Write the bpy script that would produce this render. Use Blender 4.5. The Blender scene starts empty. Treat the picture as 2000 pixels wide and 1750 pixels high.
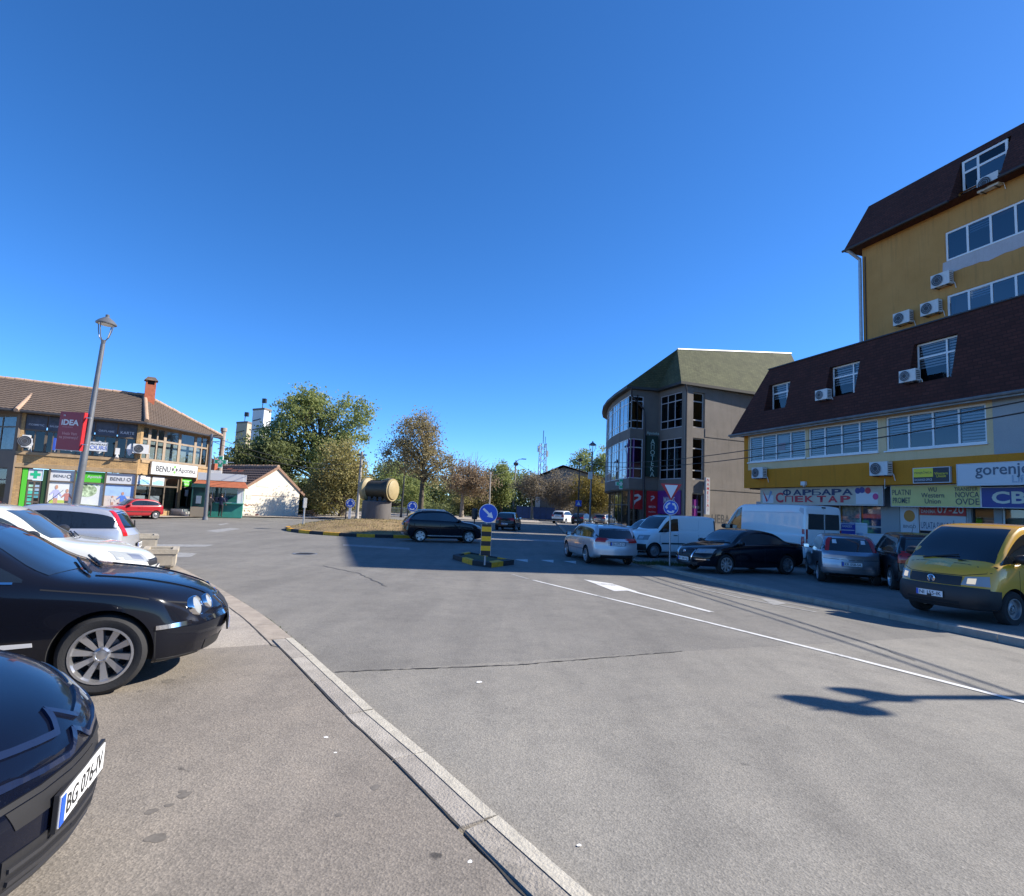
import bpy, bmesh, math, random
import numpy as np
from mathutils import Vector, Matrix
from mathutils.bvhtree import BVHTree

# ------------------------------------------------------------------ camera, sky, sun, exposure
SC = bpy.context.scene
COL = SC.collection
F_PX = 1115.0                       # focal length in pixels of a 2000 px wide picture
ROLL = math.atan(.045)
PITCH = math.atan(113 * math.cos(ROLL) / F_PX)
CAM = Vector((0, 0, 2.0))
_F = Vector((0, math.cos(PITCH), math.sin(PITCH)))
_U = Vector((0, -math.sin(PITCH), math.cos(PITCH)))
_X = Vector((1, 0, 0))
_R = _X * math.cos(ROLL) + _U * math.sin(ROLL)
_V = _U * math.cos(ROLL) - _X * math.sin(ROLL)
cam_data = bpy.data.cameras.new('camera')
cam = bpy.data.objects.new('camera', cam_data)
COL.objects.link(cam)
cam_data.sensor_fit = 'HORIZONTAL'
cam_data.sensor_width = 36
cam_data.lens = 36 * F_PX / 2000
cam_data.clip_start = .05
cam_data.clip_end = 9000
cam.matrix_world = Matrix(((_R.x, _V.x, -_F.x, CAM.x), (_R.y, _V.y, -_F.y, CAM.y), (_R.z, _V.z, -_F.z, CAM.z), (0, 0, 0, 1)))
SC.camera = cam

SUN_EL = math.radians(35.2)
SUN_AZ = math.radians(7.5)            # measured from +X towards +Y
SUN_DIR = Vector((math.cos(SUN_EL) * math.cos(SUN_AZ), math.cos(SUN_EL) * math.sin(SUN_AZ), math.sin(SUN_EL)))
world = bpy.data.worlds.new('World')
SC.world = world
world.use_nodes = True
wn = world.node_tree
sky = wn.nodes.new('ShaderNodeTexSky')
sky.sky_type = 'NISHITA'
sky.sun_disc = False
sky.sun_elevation = SUN_EL
sky.sun_rotation = math.pi / 2 - SUN_AZ
sky.altitude = 200
sky.air_density = .6
sky.dust_density = .12
sky.ozone_density = 8.0
wn.nodes['Background'].inputs[1].default_value = .14
sky_tone = wn.nodes.new('ShaderNodeHueSaturation')      # the phone's vivid rendering of blue, the same over the whole sky
sky_tone.inputs['Saturation'].default_value = 1.12
wn.links.new(sky.outputs[0], sky_tone.inputs['Color'])
wn.links.new(sky_tone.outputs[0], wn.nodes['Background'].inputs[0])
sun_data = bpy.data.lights.new('sun', 'SUN')
sun_data.energy = 4.6
sun_data.angle = math.radians(.53)
sun_data.color = (1, .93, .82)
sun = bpy.data.objects.new('sun', sun_data)
COL.objects.link(sun)
sun.rotation_euler = (-SUN_DIR).to_track_quat('-Z', 'Y').to_euler()
SC.view_settings.view_transform = 'Standard'
SC.view_settings.look = 'None'
SC.view_settings.gamma = 1
SC.view_settings.use_curve_mapping = False
SC.view_settings.exposure = 1.0
SC.render.engine = 'CYCLES'
SC.cycles.max_bounces = 6
SC.cycles.transparent_max_bounces = 12
SC.cycles.caustics_reflective = False
SC.cycles.caustics_refractive = False

# ------------------------------------------------------------------ measuring on the picture
def ray(px, py):
    return _R * ((px - 1000) / F_PX) - _V * ((py - 875) / F_PX) + _F
def at_z(px, py, z=0.0):            # point of a pixel's ray at a height
    d = ray(px, py)
    return CAM + d * ((z - CAM.z) / d.z)
def at_y(px, py, y):                # point of a pixel's ray at a depth
    d = ray(px, py)
    return CAM + d * (y / d.y)
def smooth(a, b, t):
    t = max(0., min(1., (t - a) / (b - a)))
    return t * t * (3 - 2 * t)
def ground_z(x, y):                 # the street falls away gently from the camera
    return .24 * (1 - smooth(5, 20, y))
def on_ground(px, py, dz=0.0):
    z = dz
    for _ in range(8):
        p = at_z(px, py, z)
        z = ground_z(p.x, p.y) + dz
    return at_z(px, py, z)

# ------------------------------------------------------------------ helpers
rnd = random.Random(7)
def obj(name, me, parent=None, mat=None):
    o = bpy.data.objects.new(name, me)
    COL.objects.link(o)
    if parent is not None:
        o.parent = parent
    if mat is not None and me is not None and len(me.materials) == 0:
        me.materials.append(mat)
    return o
def tag(o, label=None, cat=None, group=None, kind=None):
    if label: o['label'] = label
    if cat: o['category'] = cat
    if group: o['group'] = group
    if kind: o['kind'] = kind
    return o
def empty(name, loc=(0, 0, 0), rz=0.0, label=None, cat=None, group=None, parent=None):
    o = bpy.data.objects.new(name, None)
    COL.objects.link(o)
    o.location = loc
    o.rotation_euler = (0, 0, rz)
    o.empty_display_size = .2
    if parent is not None: o.parent = parent
    return tag(o, label, cat, group)
def copy_tree(o, parent=None):
    c = o.copy()
    COL.objects.link(c)
    c.parent = parent
    for ch in list(o.children):
        copy_tree(ch, c)
    return c

class MB:
    """collects faces; build() links them as one mesh object"""
    def __init__(s): s.v, s.f, s.m = [], [], []
    def add(s, vs, fs, mi=0):
        b = len(s.v)
        s.v += [tuple(p) for p in vs]
        s.f += [tuple(b + i for i in f) for f in fs]
        s.m += [mi] * len(fs)
        return s
    def box(s, x0, x1, y0, y1, z0, z1, mi=0):
        return s.add([(x0, y0, z0), (x1, y0, z0), (x1, y1, z0), (x0, y1, z0), (x0, y0, z1), (x1, y0, z1), (x1, y1, z1), (x0, y1, z1)],
                     [(3, 2, 1, 0), (4, 5, 6, 7), (0, 1, 5, 4), (1, 2, 6, 5), (2, 3, 7, 6), (3, 0, 4, 7)], mi)
    def prism(s, poly, z0, z1, mi=0):      # polygon in xy (counter-clockwise), extruded in z
        n = len(poly)
        return s.add([(p[0], p[1], z0) for p in poly] + [(p[0], p[1], z1) for p in poly],
                     [tuple(range(n - 1, -1, -1)), tuple(range(n, 2 * n))] + [(i, (i + 1) % n, n + (i + 1) % n, n + i) for i in range(n)], mi)
    def prism_y(s, poly, y0, y1, mi=0):    # polygon in xz, extruded in y
        n = len(poly)
        return s.add([(p[0], y0, p[1]) for p in poly] + [(p[0], y1, p[1]) for p in poly],
                     [tuple(range(n)), tuple(range(2 * n - 1, n - 1, -1))] + [(i, n + i, n + (i + 1) % n, (i + 1) % n) for i in range(n)], mi)
    def tube(s, pts, r, n=8, mi=0, cap=True):
        pts = [Vector(p) for p in pts]
        rs = r if isinstance(r, (list, tuple)) else [r] * len(pts)
        b = len(s.v)
        prev = None
        for i, p in enumerate(pts):
            t = (pts[min(i + 1, len(pts) - 1)] - pts[max(i - 1, 0)])
            t = t.normalized() if t.length > 1e-9 else Vector((0, 0, 1))
            a = prev if prev is not None else (Vector((1, 0, 0)) if abs(t.x) < .9 else Vector((0, 1, 0)))
            a = (a - t * a.dot(t)).normalized()
            prev = a
            c = t.cross(a)
            for k in range(n):
                w = 2 * math.pi * k / n
                s.v.append(tuple(p + (a * math.cos(w) + c * math.sin(w)) * rs[i]))
        fs = []
        for i in range(len(pts) - 1):
            for k in range(n):
                k2 = (k + 1) % n
                fs.append((b + i * n + k, b + i * n + k2, b + (i + 1) * n + k2, b + (i + 1) * n + k))
        if cap:
            fs.append(tuple(b + k for k in range(n - 1, -1, -1)))
            e = b + (len(pts) - 1) * n
            fs.append(tuple(e + k for k in range(n)))
        s.f += fs
        s.m += [mi] * len(fs)
        return s
    def lathe(s, prof, c=(0, 0, 0), axis='z', n=24, mi=0, closed=False):   # prof: (radius, along)
        b = len(s.v)
        for (r, h) in prof:
            for k in range(n):
                w = 2 * math.pi * k / n
                p = (r * math.cos(w), r * math.sin(w), h)
                if axis == 'y': p = (p[0], h, p[1])
                elif axis == 'x': p = (h, p[0], p[1])
                s.v.append((c[0] + p[0], c[1] + p[1], c[2] + p[2]))
        m = len(prof)
        fs = []
        for i in range(m if closed else m - 1):
            j = (i + 1) % m
            for k in range(n):
                k2 = (k + 1) % n
                fs.append((b + i * n + k, b + i * n + k2, b + j * n + k2, b + j * n + k))
        if not closed:
            fs.append(tuple(b + k for k in range(n - 1, -1, -1)))
            fs.append(tuple(b + (m - 1) * n + k for k in range(n)))
        s.f += fs
        s.m += [mi] * len(fs)
        return s
    def mesh(s, name, mats=None, smooth_=False, angle=None):
        me = bpy.data.meshes.new(name)
        me.from_pydata(s.v, [], s.f)
        if mats is not None:
            for m in (mats if isinstance(mats, (list, tuple)) else [mats]): me.materials.append(m)
        if any(s.m): me.polygons.foreach_set('material_index', s.m)
        bm = bmesh.new()
        bm.from_mesh(me)
        if len(s.f) > 1: bmesh.ops.recalc_face_normals(bm, faces=bm.faces)
        if smooth_ or angle:
            a = math.radians(angle or 40)
            for f in bm.faces: f.smooth = True
            for e in bm.edges:
                if len(e.link_faces) == 2 and e.calc_face_angle(0) > a: e.smooth = False
        bm.to_mesh(me)
        bm.free()
        return me
    def build(s, name, mats=None, parent=None, smooth_=False, angle=None):
        return obj(name, s.mesh(name, mats, smooth_, angle), parent)

# ------------------------------------------------------------------ materials
MATS = {}
def pmat(name, col, rough=.6, metal=0.0, spec=.5, var=0.0, scale=3.0, col2=None, bump=0.0, bscale=40.0, coat=0.0, detail=6.0, emit=None, stretch=(1, 1, 1)):
    if name in MATS: return MATS[name]
    m = bpy.data.materials.new(name)
    m.use_nodes = True
    nt = m.node_tree
    b = nt.nodes['Principled BSDF']
    b.inputs['Base Color'].default_value = (*col, 1)
    b.inputs['Roughness'].default_value = rough
    b.inputs['Metallic'].default_value = metal
    b.inputs['Specular IOR Level'].default_value = spec
    b.inputs['Coat Weight'].default_value = coat
    b.inputs['Coat Roughness'].default_value = .03
    if emit:
        b.inputs['Emission Color'].default_value = (*col, 1)
        b.inputs['Emission Strength'].default_value = emit
    if var or col2 or bump:
        tc = nt.nodes.new('ShaderNodeTexCoord')
        mp = nt.nodes.new('ShaderNodeMapping')
        mp.inputs['Scale'].default_value = stretch
        nt.links.new(tc.outputs['Object'], mp.inputs[0])
    if var or col2:
        n = nt.nodes.new('ShaderNodeTexNoise')
        n.inputs['Scale'].default_value = scale
        n.inputs['Detail'].default_value = detail
        n.inputs['Roughness'].default_value = .65
        nt.links.new(mp.outputs[0], n.inputs['Vector'])
        r = nt.nodes.new('ShaderNodeValToRGB')
        r.color_ramp.elements[0].position = .3
        r.color_ramp.elements[1].position = .7
        c2 = col2 or col
        r.color_ramp.elements[0].color = (*[max(0, c * (1 - var)) for c in col], 1)
        r.color_ramp.elements[1].color = (*[min(1, c * (1 + var)) for c in c2], 1)
        nt.links.new(n.outputs['Fac'], r.inputs[0])
        nt.links.new(r.outputs[0], b.inputs['Base Color'])
    if bump:
        n2 = nt.nodes.new('ShaderNodeTexNoise')
        n2.inputs['Scale'].default_value = bscale
        n2.inputs['Detail'].default_value = 5
        nt.links.new(mp.outputs[0], n2.inputs['Vector'])
        bp = nt.nodes.new('ShaderNodeBump')
        bp.inputs['Strength'].default_value = bump
        bp.inputs['Distance'].default_value = .02
        nt.links.new(n2.outputs['Fac'], bp.inputs['Height'])
        nt.links.new(bp.outputs[0], b.inputs['Normal'])
    MATS[name] = m
    return m
def node_mat(name, fn):
    if name in MATS: return MATS[name]
    m = bpy.data.materials.new(name)
    m.use_nodes = True
    fn(m.node_tree, m.node_tree.nodes['Principled BSDF'])
    MATS[name] = m
    return m
def N(nt, t, **kw):
    n = nt.nodes.new('ShaderNode' + t)
    for k, v in kw.items():
        if k in n.inputs: n.inputs[k].default_value = v
        else: setattr(n, k, v)
    return n
def ramp(nt, fac, stops):
    r = nt.nodes.new('ShaderNodeValToRGB')
    e = r.color_ramp.elements
    while len(e) > len(stops): e.remove(e[-1])
    while len(e) < len(stops): e.new(.5)
    for el, (p, c) in zip(e, stops):
        el.position = p
        el.color = (*c, 1) if len(c) == 3 else c
    nt.links.new(fac, r.inputs[0])
    return r.outputs[0]
def mixc(nt, fac, a, b, mode='MIX'):
    n = nt.nodes.new('ShaderNodeMix')
    n.data_type = 'RGBA'
    n.blend_type = mode
    for sock, v in ((n.inputs[0], fac), (n.inputs[6], a), (n.inputs[7], b)):
        if hasattr(v, 'is_linked'): nt.links.new(v, sock)
        elif isinstance(v, (int, float)): sock.default_value = v
        else: sock.default_value = (*v, 1)
    return n.outputs[2]

def asphalt_nodes(base, tint, dark, stain_amt):
    def fn(nt, b):
        tc = N(nt, 'TexCoord')
        big = N(nt, 'TexNoise', Scale=.35, Detail=5.0, Roughness=.6)
        mid = N(nt, 'TexNoise', Scale=2.6, Detail=7.0, Roughness=.7)
        fine = N(nt, 'TexNoise', Scale=85.0, Detail=3.0, Roughness=.7)
        grit = N(nt, 'TexVoronoi', Scale=75.0)
        mp = N(nt, 'Mapping')
        mp.inputs['Rotation'].default_value = (0, 0, math.radians(17))
        mp.inputs['Scale'].default_value = (1.1, .12, 1)
        streak = N(nt, 'TexNoise', Scale=1.4, Detail=5.0, Roughness=.6)
        spots = N(nt, 'TexNoise', Scale=5.5, Detail=2.0)
        nt.links.new(tc.outputs['Object'], mp.inputs[0])
        nt.links.new(mp.outputs[0], streak.inputs['Vector'])
        for n in (big, mid, fine, grit, spots): nt.links.new(tc.outputs['Object'], n.inputs['Vector'])
        c = ramp(nt, big.outputs['Fac'], [(.3, base), (.7, tint)])
        c = mixc(nt, .55, c, ramp(nt, mid.outputs['Fac'], [(.25, (.62, .62, .63)), (.5, (1, 1, 1)), (.8, (1.25, 1.22, 1.18))]), 'MULTIPLY')
        c = mixc(nt, .5, c, ramp(nt, streak.outputs['Fac'], [(.3, (.7, .7, .71)), (.52, (1, 1, 1)), (.7, (1.17, 1.16, 1.14))]), 'MULTIPLY')
        c = mixc(nt, .6, c, ramp(nt, fine.outputs['Fac'], [(.25, (.45, .45, .45)), (.5, (1, 1, 1)), (.75, (1.5, 1.48, 1.45))]), 'MULTIPLY')
        c = mixc(nt, .5, c, ramp(nt, grit.outputs['Color'], [(.0, (.6, .6, .6)), (1, (1.35, 1.33, 1.3))]), 'MULTIPLY')
        st = ramp(nt, spots.outputs['Fac'], [(.74, (0, 0, 0)), (.79, (1, 1, 1))])
        ml = N(nt, 'Math', operation='MULTIPLY')
        nt.links.new(st, ml.inputs[0])
        ml.inputs[1].default_value = stain_amt
        c = mixc(nt, ml.outputs[0], c, dark)
        nt.links.new(c, b.inputs['Base Color'])
        b.inputs['Roughness'].default_value = .86
        b.inputs['Specular IOR Level'].default_value = .35
        bp = N(nt, 'Bump', Strength=.35, Distance=.006)
        nt.links.new(grit.outputs['Distance'], bp.inputs['Height'])
        bp2 = N(nt, 'Bump', Strength=.3, Distance=.008)
        nt.links.new(fine.outputs['Fac'], bp2.inputs['Height'])
        nt.links.new(bp.outputs[0], bp2.inputs['Normal'])
        nt.links.new(bp2.outputs[0], b.inputs['Normal'])
    return fn
M_ROAD = node_mat('asphalt', asphalt_nodes((.165, .157, .142), (.212, .202, .182), (.07, .07, .07), .5))
M_NEAR = node_mat('asphalt_worn', asphalt_nodes((.205, .194, .172), (.25, .236, .208), (.09, .085, .08), .6))
M_PAVE = node_mat('asphalt_brown', asphalt_nodes((.205, .18, .152), (.255, .228, .194), (.05, .046, .042), .85))
M_SLAB = node_mat('concrete_slab', asphalt_nodes((.33, .29, .245), (.38, .34, .29), (.2, .18, .16), .4))
M_KERB = pmat('kerb_concrete', (.32, .29, .25), .9, var=.2, scale=5, bump=.5, bscale=60)
M_KERBTAN = pmat('kerb_tan', (.34, .29, .235), .9, var=.2, scale=5, bump=.5, bscale=60)
M_CREAM = pmat('kerb_paint', (.45, .415, .34), .8, var=.18, scale=9, bump=.4, bscale=60)
M_SOIL = pmat('crack_soil', (.035, .032, .028), .95, var=.3, scale=20)
M_GROUND = pmat('ground_earth', (.17, .15, .11), .95, var=.3, scale=.3, col2=(.13, .14, .07))
def paint_nodes(nt, b):
    tc = N(nt, 'TexCoord')
    n1 = N(nt, 'TexNoise', Scale=22.0, Detail=6.0, Roughness=.75)
    n2 = N(nt, 'TexNoise', Scale=2.0, Detail=4.0)
    for n in (n1, n2): nt.links.new(tc.outputs['Object'], n.inputs['Vector'])
    ad = N(nt, 'Math', operation='ADD')
    nt.links.new(n1.outputs['Fac'], ad.inputs[0]); nt.links.new(n2.outputs['Fac'], ad.inputs[1])
    c = ramp(nt, ad.outputs[0], [(.42, (.2, .2, .195)), (.5, (.6, .6, .58)), (1, (.7, .7, .68))])
    sub = N(nt, 'Math', operation='MULTIPLY'); nt.links.new(ad.outputs[0], sub.inputs[0]); sub.inputs[1].default_value = .5
    c = ramp(nt, sub.outputs[0], [(.38, (.21, .21, .205)), (.46, (.58, .58, .56)), (.7, (.7, .7, .68))])
    nt.links.new(c, b.inputs['Base Color'])
    b.inputs['Roughness'].default_value = .7
M_PAINT = node_mat('road_paint', paint_nodes)
def faded_and_sun_nodes(nt, b):
    tc = N(nt, 'TexCoord')
    n1 = N(nt, 'TexNoise', Scale=6.0, Detail=8.0, Roughness=.8)
    nt.links.new(tc.outputs['Object'], n1.inputs['Vector'])
    c = ramp(nt, n1.outputs['Fac'], [(.4, (.19, .19, .185)), (.62, (.36, .355, .34))])
    nt.links.new(c, b.inputs['Base Color'])
    b.inputs['Roughness'].default_value = .8
M_FADED_AND_SUN = node_mat('faded_paint_and_sun', faded_and_sun_nodes)  # faded markings, and the pale of the painted sun strip

def glass_nodes(tint, refl=.08, rough=.02):
    def fn(nt, b):
        nt.nodes.remove(b)
        out = [n for n in nt.nodes if n.type == 'OUTPUT_MATERIAL'][0]
        tr = N(nt, 'BsdfTransparent'); tr.inputs[0].default_value = (*tint, 1)
        gl = N(nt, 'BsdfGlossy'); gl.inputs['Roughness'].default_value = rough
        fr = N(nt, 'Fresnel'); fr.inputs[0].default_value = 1.5
        ad = N(nt, 'Math', operation='ADD'); ad.inputs[1].default_value = refl; ad.use_clamp = True
        nt.links.new(fr.outputs[0], ad.inputs[0])
        mx = N(nt, 'MixShader')
        nt.links.new(ad.outputs[0], mx.inputs[0]); nt.links.new(tr.outputs[0], mx.inputs[1]); nt.links.new(gl.outputs[0], mx.inputs[2])
        nt.links.new(mx.outputs[0], out.inputs[0])
    return fn
M_GLASS = node_mat('window_glass', glass_nodes((.6, .66, .7), .05))
M_GLASSDK = node_mat('window_glass_dark', glass_nodes((.2, .22, .24), .03))
M_CARGLASS = pmat('car_glass', (.012, .016, .02), .03, spec=.9)
M_CARGLASS2 = pmat('car_glass_grey', (.045, .06, .07), .04, spec=.9)
M_WHITEPVC = pmat('white_pvc', (.78, .78, .77), .35)
M_DARK = pmat('dark_interior', (.015, .015, .016), .9)
M_BLACKPL = pmat('black_plastic', (.018, .018, .02), .5)
M_RUBBER = pmat('rubber', (.02, .02, .021), .85, bump=.2, bscale=90)
M_STEEL = pmat('galvanised', (.42, .43, .44), .45, metal=.6, var=.15, scale=4)
M_ALLOY = pmat('alloy', (.55, .55, .56), .32, metal=.85)
M_ALLOYDK = pmat('alloy_dull', (.3, .3, .31), .45, metal=.7)
M_CHROME = pmat('chrome', (.8, .8, .82), .08, metal=1)
M_WHITE = pmat('white_paint', (.78, .78, .77), .5)
M_ACWHITE = pmat('ac_white', (.66, .65, .62), .5, var=.1, scale=6)
M_ACGRILLE = pmat('ac_grille', (.05, .05, .055), .6)
M_BLUESIGN = pmat('sign_blue', (.008, .09, .55), .4)
M_RED = pmat('sign_red', (.5, .02, .025), .4)
M_YEL = pmat('sign_yellow', (.85, .48, .01), .5, var=.1, scale=8)
M_BLACK = pmat('matt_black', (.02, .02, .02), .6, var=.2, scale=10)
M_GREEN = pmat('sign_green', (.09, .5, .03), .5)
M_WIRE = pmat('cable_black', (.015, .015, .015), .6)

# ------------------------------------------------------------------ text, flat print
def text_mesh(body, mat, w=None, h=None, bold=.008):
    cu = bpy.data.curves.new('lettering', 'FONT')
    cu.body = body
    cu.align_x = 'CENTER'
    cu.align_y = 'CENTER'
    cu.extrude = 0
    cu.resolution_u = 3
    cu.offset = bold if body.isascii() else 0
    o = bpy.data.objects.new('lettering_source', cu)
    COL.objects.link(o)
    dg = bpy.context.evaluated_depsgraph_get()
    me = bpy.data.meshes.new_from_object(o.evaluated_get(dg))
    bpy.data.objects.remove(o)
    n = len(me.vertices)
    if n == 0: return me
    co = np.empty(n * 3); me.vertices.foreach_get('co', co); co = co.reshape(-1, 3)
    lo, hi = co.min(0), co.max(0)
    co -= (lo + hi) / 2
    sx = (w / (hi[0] - lo[0])) if w else None
    sy = (h / (hi[1] - lo[1])) if h else None
    if sx is None: sx = sy
    if sy is None: sy = sx
    # stand it up: text x -> x, text y -> z, facing -y
    out = np.stack([co[:, 0] * sx, np.zeros(n), co[:, 1] * sy], 1)
    me.vertices.foreach_set('co', out.ravel())
    me.materials.clear()
    me.materials.append(mat)
    me.update()
    return me
def lettering(parent, body, mat, x, y, z, w=None, h=None, name='lettering', bold=.008):
    o = obj(name, text_mesh(body, mat, w, h, bold), parent)
    o.location = (x, y, z)
    return o

class Facade:
    """a vertical plane from a to b (left to right as seen from the street); local x along it, -y outwards, z up"""
    def __init__(s, a, b, z0=0.0):
        s.a, s.z0 = Vector((a[0], a[1])), z0
        d = Vector((b[0], b[1])) - s.a
        s.len = d.length
        s.t = d.normalized()
        s.n = Vector((s.t.y, -s.t.x))          # outward
        s.rz = math.atan2(s.t.y, s.t.x)
    def uv(s, px, py, out=0.0):
        d = ray(px, py)
        p0 = s.a + s.n * out
        k = (p0.x * s.n.x + p0.y * s.n.y - CAM.x * s.n.x - CAM.y * s.n.y) / (d.x * s.n.x + d.y * s.n.y)
        p = CAM + d * k
        return (Vector((p.x, p.y)) - s.a).dot(s.t), p.z - s.z0
    def rect(s, x0, y0, x1, y1, out=0.0):      # picture rectangle -> u0,u1,z0,z1 (average of its corners)
        c = [s.uv(x, y, out) for x, y in ((x0, y0), (x1, y0), (x0, y1), (x1, y1))]
        return (c[0][0] + c[2][0]) / 2, (c[1][0] + c[3][0]) / 2, (c[2][1] + c[3][1]) / 2, (c[0][1] + c[1][1]) / 2
    def empty(s, name, label=None, cat=None, group=None, parent=None):
        return empty(name, (s.a.x, s.a.y, s.z0), s.rz, label, cat, group, parent)
    def world(s, u, out, z):
        p = s.a + s.t * u + s.n * out
        return Vector((p.x, p.y, s.z0 + z))

def holed(mb, u0, u1, z0, z1, holes, y=0.0, depth=.18, mi=0, mr=None):
    """a wall face at y with rectangular openings and their reveals going back by depth"""
    us = sorted({u0, u1, *[min(max(h[i], u0), u1) for h in holes for i in (0, 1)]})
    zs = sorted({z0, z1, *[min(max(h[i], z0), z1) for h in holes for i in (2, 3)]})
    for i in range(len(us) - 1):
        for j in range(len(zs) - 1):
            cu, cz = (us[i] + us[i + 1]) / 2, (zs[j] + zs[j + 1]) / 2
            if any(h[0] < cu < h[1] and h[2] < cz < h[3] for h in holes): continue
            mb.add([(us[i], y, zs[j]), (us[i + 1], y, zs[j]), (us[i + 1], y, zs[j + 1]), (us[i], y, zs[j + 1])], [(0, 1, 2, 3)], mi)
    for h in holes:
        a, b, c, d = h[:4]
        e = y + depth
        mb.add([(a, y, c), (b, y, c), (b, y, d), (a, y, d), (a, e, c), (b, e, c), (b, e, d), (a, e, d)],
               [(0, 4, 5, 1), (1, 5, 6, 2), (2, 6, 7, 3), (3, 7, 4, 0)], mi if mr is None else mr)
    return mb

def window(parent, u0, u1, z0, z1, cols=2, rows=(), y=.1, frame=None, glass=None, bar=.06, dep=.06, blinds=None, backing=True, name='window', widths=None, back_mat=None, bdepth=.35):
    """framed window: frame mesh with a pane object per light, optional blind slats and a dark room behind"""
    frame = frame or M_WHITEPVC
    glass = glass or M_GLASS
    us = [u0 + (u1 - u0) * i / cols for i in range(cols + 1)] if widths is None else [u0 + (u1 - u0) * w for w in widths]
    zs = [z0] + [z0 + (z1 - z0) * r for r in rows] + [z1]
    mb = MB()
    mb.box(u0, u0 + bar, y - dep, y, z0, z1); mb.box(u1 - bar, u1, y - dep, y, z0, z1)
    mb.box(u0 + bar, u1 - bar, y - dep, y, z0, z0 + bar); mb.box(u0 + bar, u1 - bar, y - dep, y, z1 - bar, z1)
    for u in us[1:-1]: mb.box(u - bar / 2, u + bar / 2, y - dep + .004, y - .004, z0 + bar, z1 - bar)
    for i in range(len(us) - 1):
        for z in zs[1:-1]: mb.box(us[i] + bar / 2, us[i + 1] - bar / 2, y - dep + .008, y - .008, z - bar / 2, z + bar / 2)
    w = mb.build(name, frame, parent)
    for i in range(len(us) - 1):
        for j in range(len(zs) - 1):
            g = glass[(i + j) % len(glass)] if isinstance(glass, list) else glass
            MB().add([(us[i], y - dep / 2, zs[j]), (us[i + 1], y - dep / 2, zs[j]), (us[i + 1], y - dep / 2, zs[j + 1]), (us[i], y - dep / 2, zs[j + 1])], [(0, 1, 2, 3)]).build('pane', g, w)
    if blinds:
        for i in range(len(us) - 1):
            drop = blinds[i % len(blinds)]
            if drop <= 0: continue
            bb = MB()
            z = z1 - .05
            while z > z1 - (z1 - z0) * drop:
                bb.box(us[i] + .05, us[i + 1] - .05, y + .06, y + .075, max(z - .075, z0), z)
                z -= .13
            bb.build('blind', MATS['blind_fabric'], w)
    if backing:
        MB().box(u0 - .02, u1 + .02, y + bdepth, y + bdepth + .03, z0 - .02, z1 + .02).build('room_backing', back_mat or M_DARK, w)
    return w
pmat('blind_fabric', (.62, .64, .66), .8)

def slab_sign(parent, u0, u1, z0, z1, y, mat, thick=.12, name='sign', edge=None):
    """box sign standing off the wall: face plus darker rim"""
    mb = MB()
    mb.box(u0, u1, y, y + thick, z0, z1)
    s = mb.build(name, mat, parent)
    r = MB()
    e = .03
    r.box(u0 - e, u1 + e, y - .012, y + thick - .01, z1, z1 + e); r.box(u0 - e, u1 + e, y - .012, y + thick - .01, z0 - e, z0)
    r.box(u0 - e, u0, y - .012, y + thick - .01, z0, z1); r.box(u1, u1 + e, y - .012, y + thick - .01, z0, z1)
    r.build('sign_frame', edge or M_STEEL, s)
    return s

def air_conditioner(fac, u, z, w=.85, h=.6, dep=.32, label='', wall_y=0.0, turn=0.0):
    """outdoor unit on two brackets"""
    p = fac.world(u, -wall_y + .1, z)
    e = empty('air_conditioner', p, fac.rz + turn, label, 'air conditioner', 'outdoor air conditioning units on the facades')
    mb = MB(); mb.box(-w / 2, w / 2, -dep, 0, 0, h)
    mb.build('casing', M_ACWHITE, e)
    g = MB()
    cx = -w * .14
    r = h * .42
    g.lathe([(r, 0), (r, -.012), (r * .3, -.03), (.02, -.03)], (cx, -dep - .001, h * .5), 'y', 24)
    fan = g.build('fan_grille', M_ACGRILLE, e, angle=30)
    rg = MB()
    for k in range(3): rg.lathe([(r * (.45 + .27 * k), 0), (r * (.45 + .27 * k) + .012, 0), (r * (.45 + .27 * k) + .012, -.02), (r * (.45 + .27 * k), -.02)], (cx, -dep - .025, h * .5), 'y', 24, closed=True)
    rg.build('grille_ring', M_STEEL, fan)
    sd = MB()
    for k in range(5): sd.box(w / 2, w / 2 + .008, -dep * .85, -dep * .15, h * (.15 + .15 * k), h * (.15 + .15 * k) + .04)
    for k in range(5): sd.box(-w / 2 - .008, -w / 2, -dep * .85, -dep * .15, h * (.15 + .15 * k), h * (.15 + .15 * k) + .04)
    sd.build('side_louvre', M_ACGRILLE, e)
    for x in (-w * .32, w * .32): MB().prism([(x - .02, -dep), (x + .02, -dep), (x + .02, .08), (x - .02, .08)], -.045, -.002).build('bracket', M_ACGRILLE, e)
    t = MB(); t.tube([(w / 2 - .03, -.06, .12), (w / 2 + .06, -.02, .05), (w / 2 + .08, .06, -.25)], .02, 6)
    t.build('hose', M_ACWHITE, e)
    return e
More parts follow.
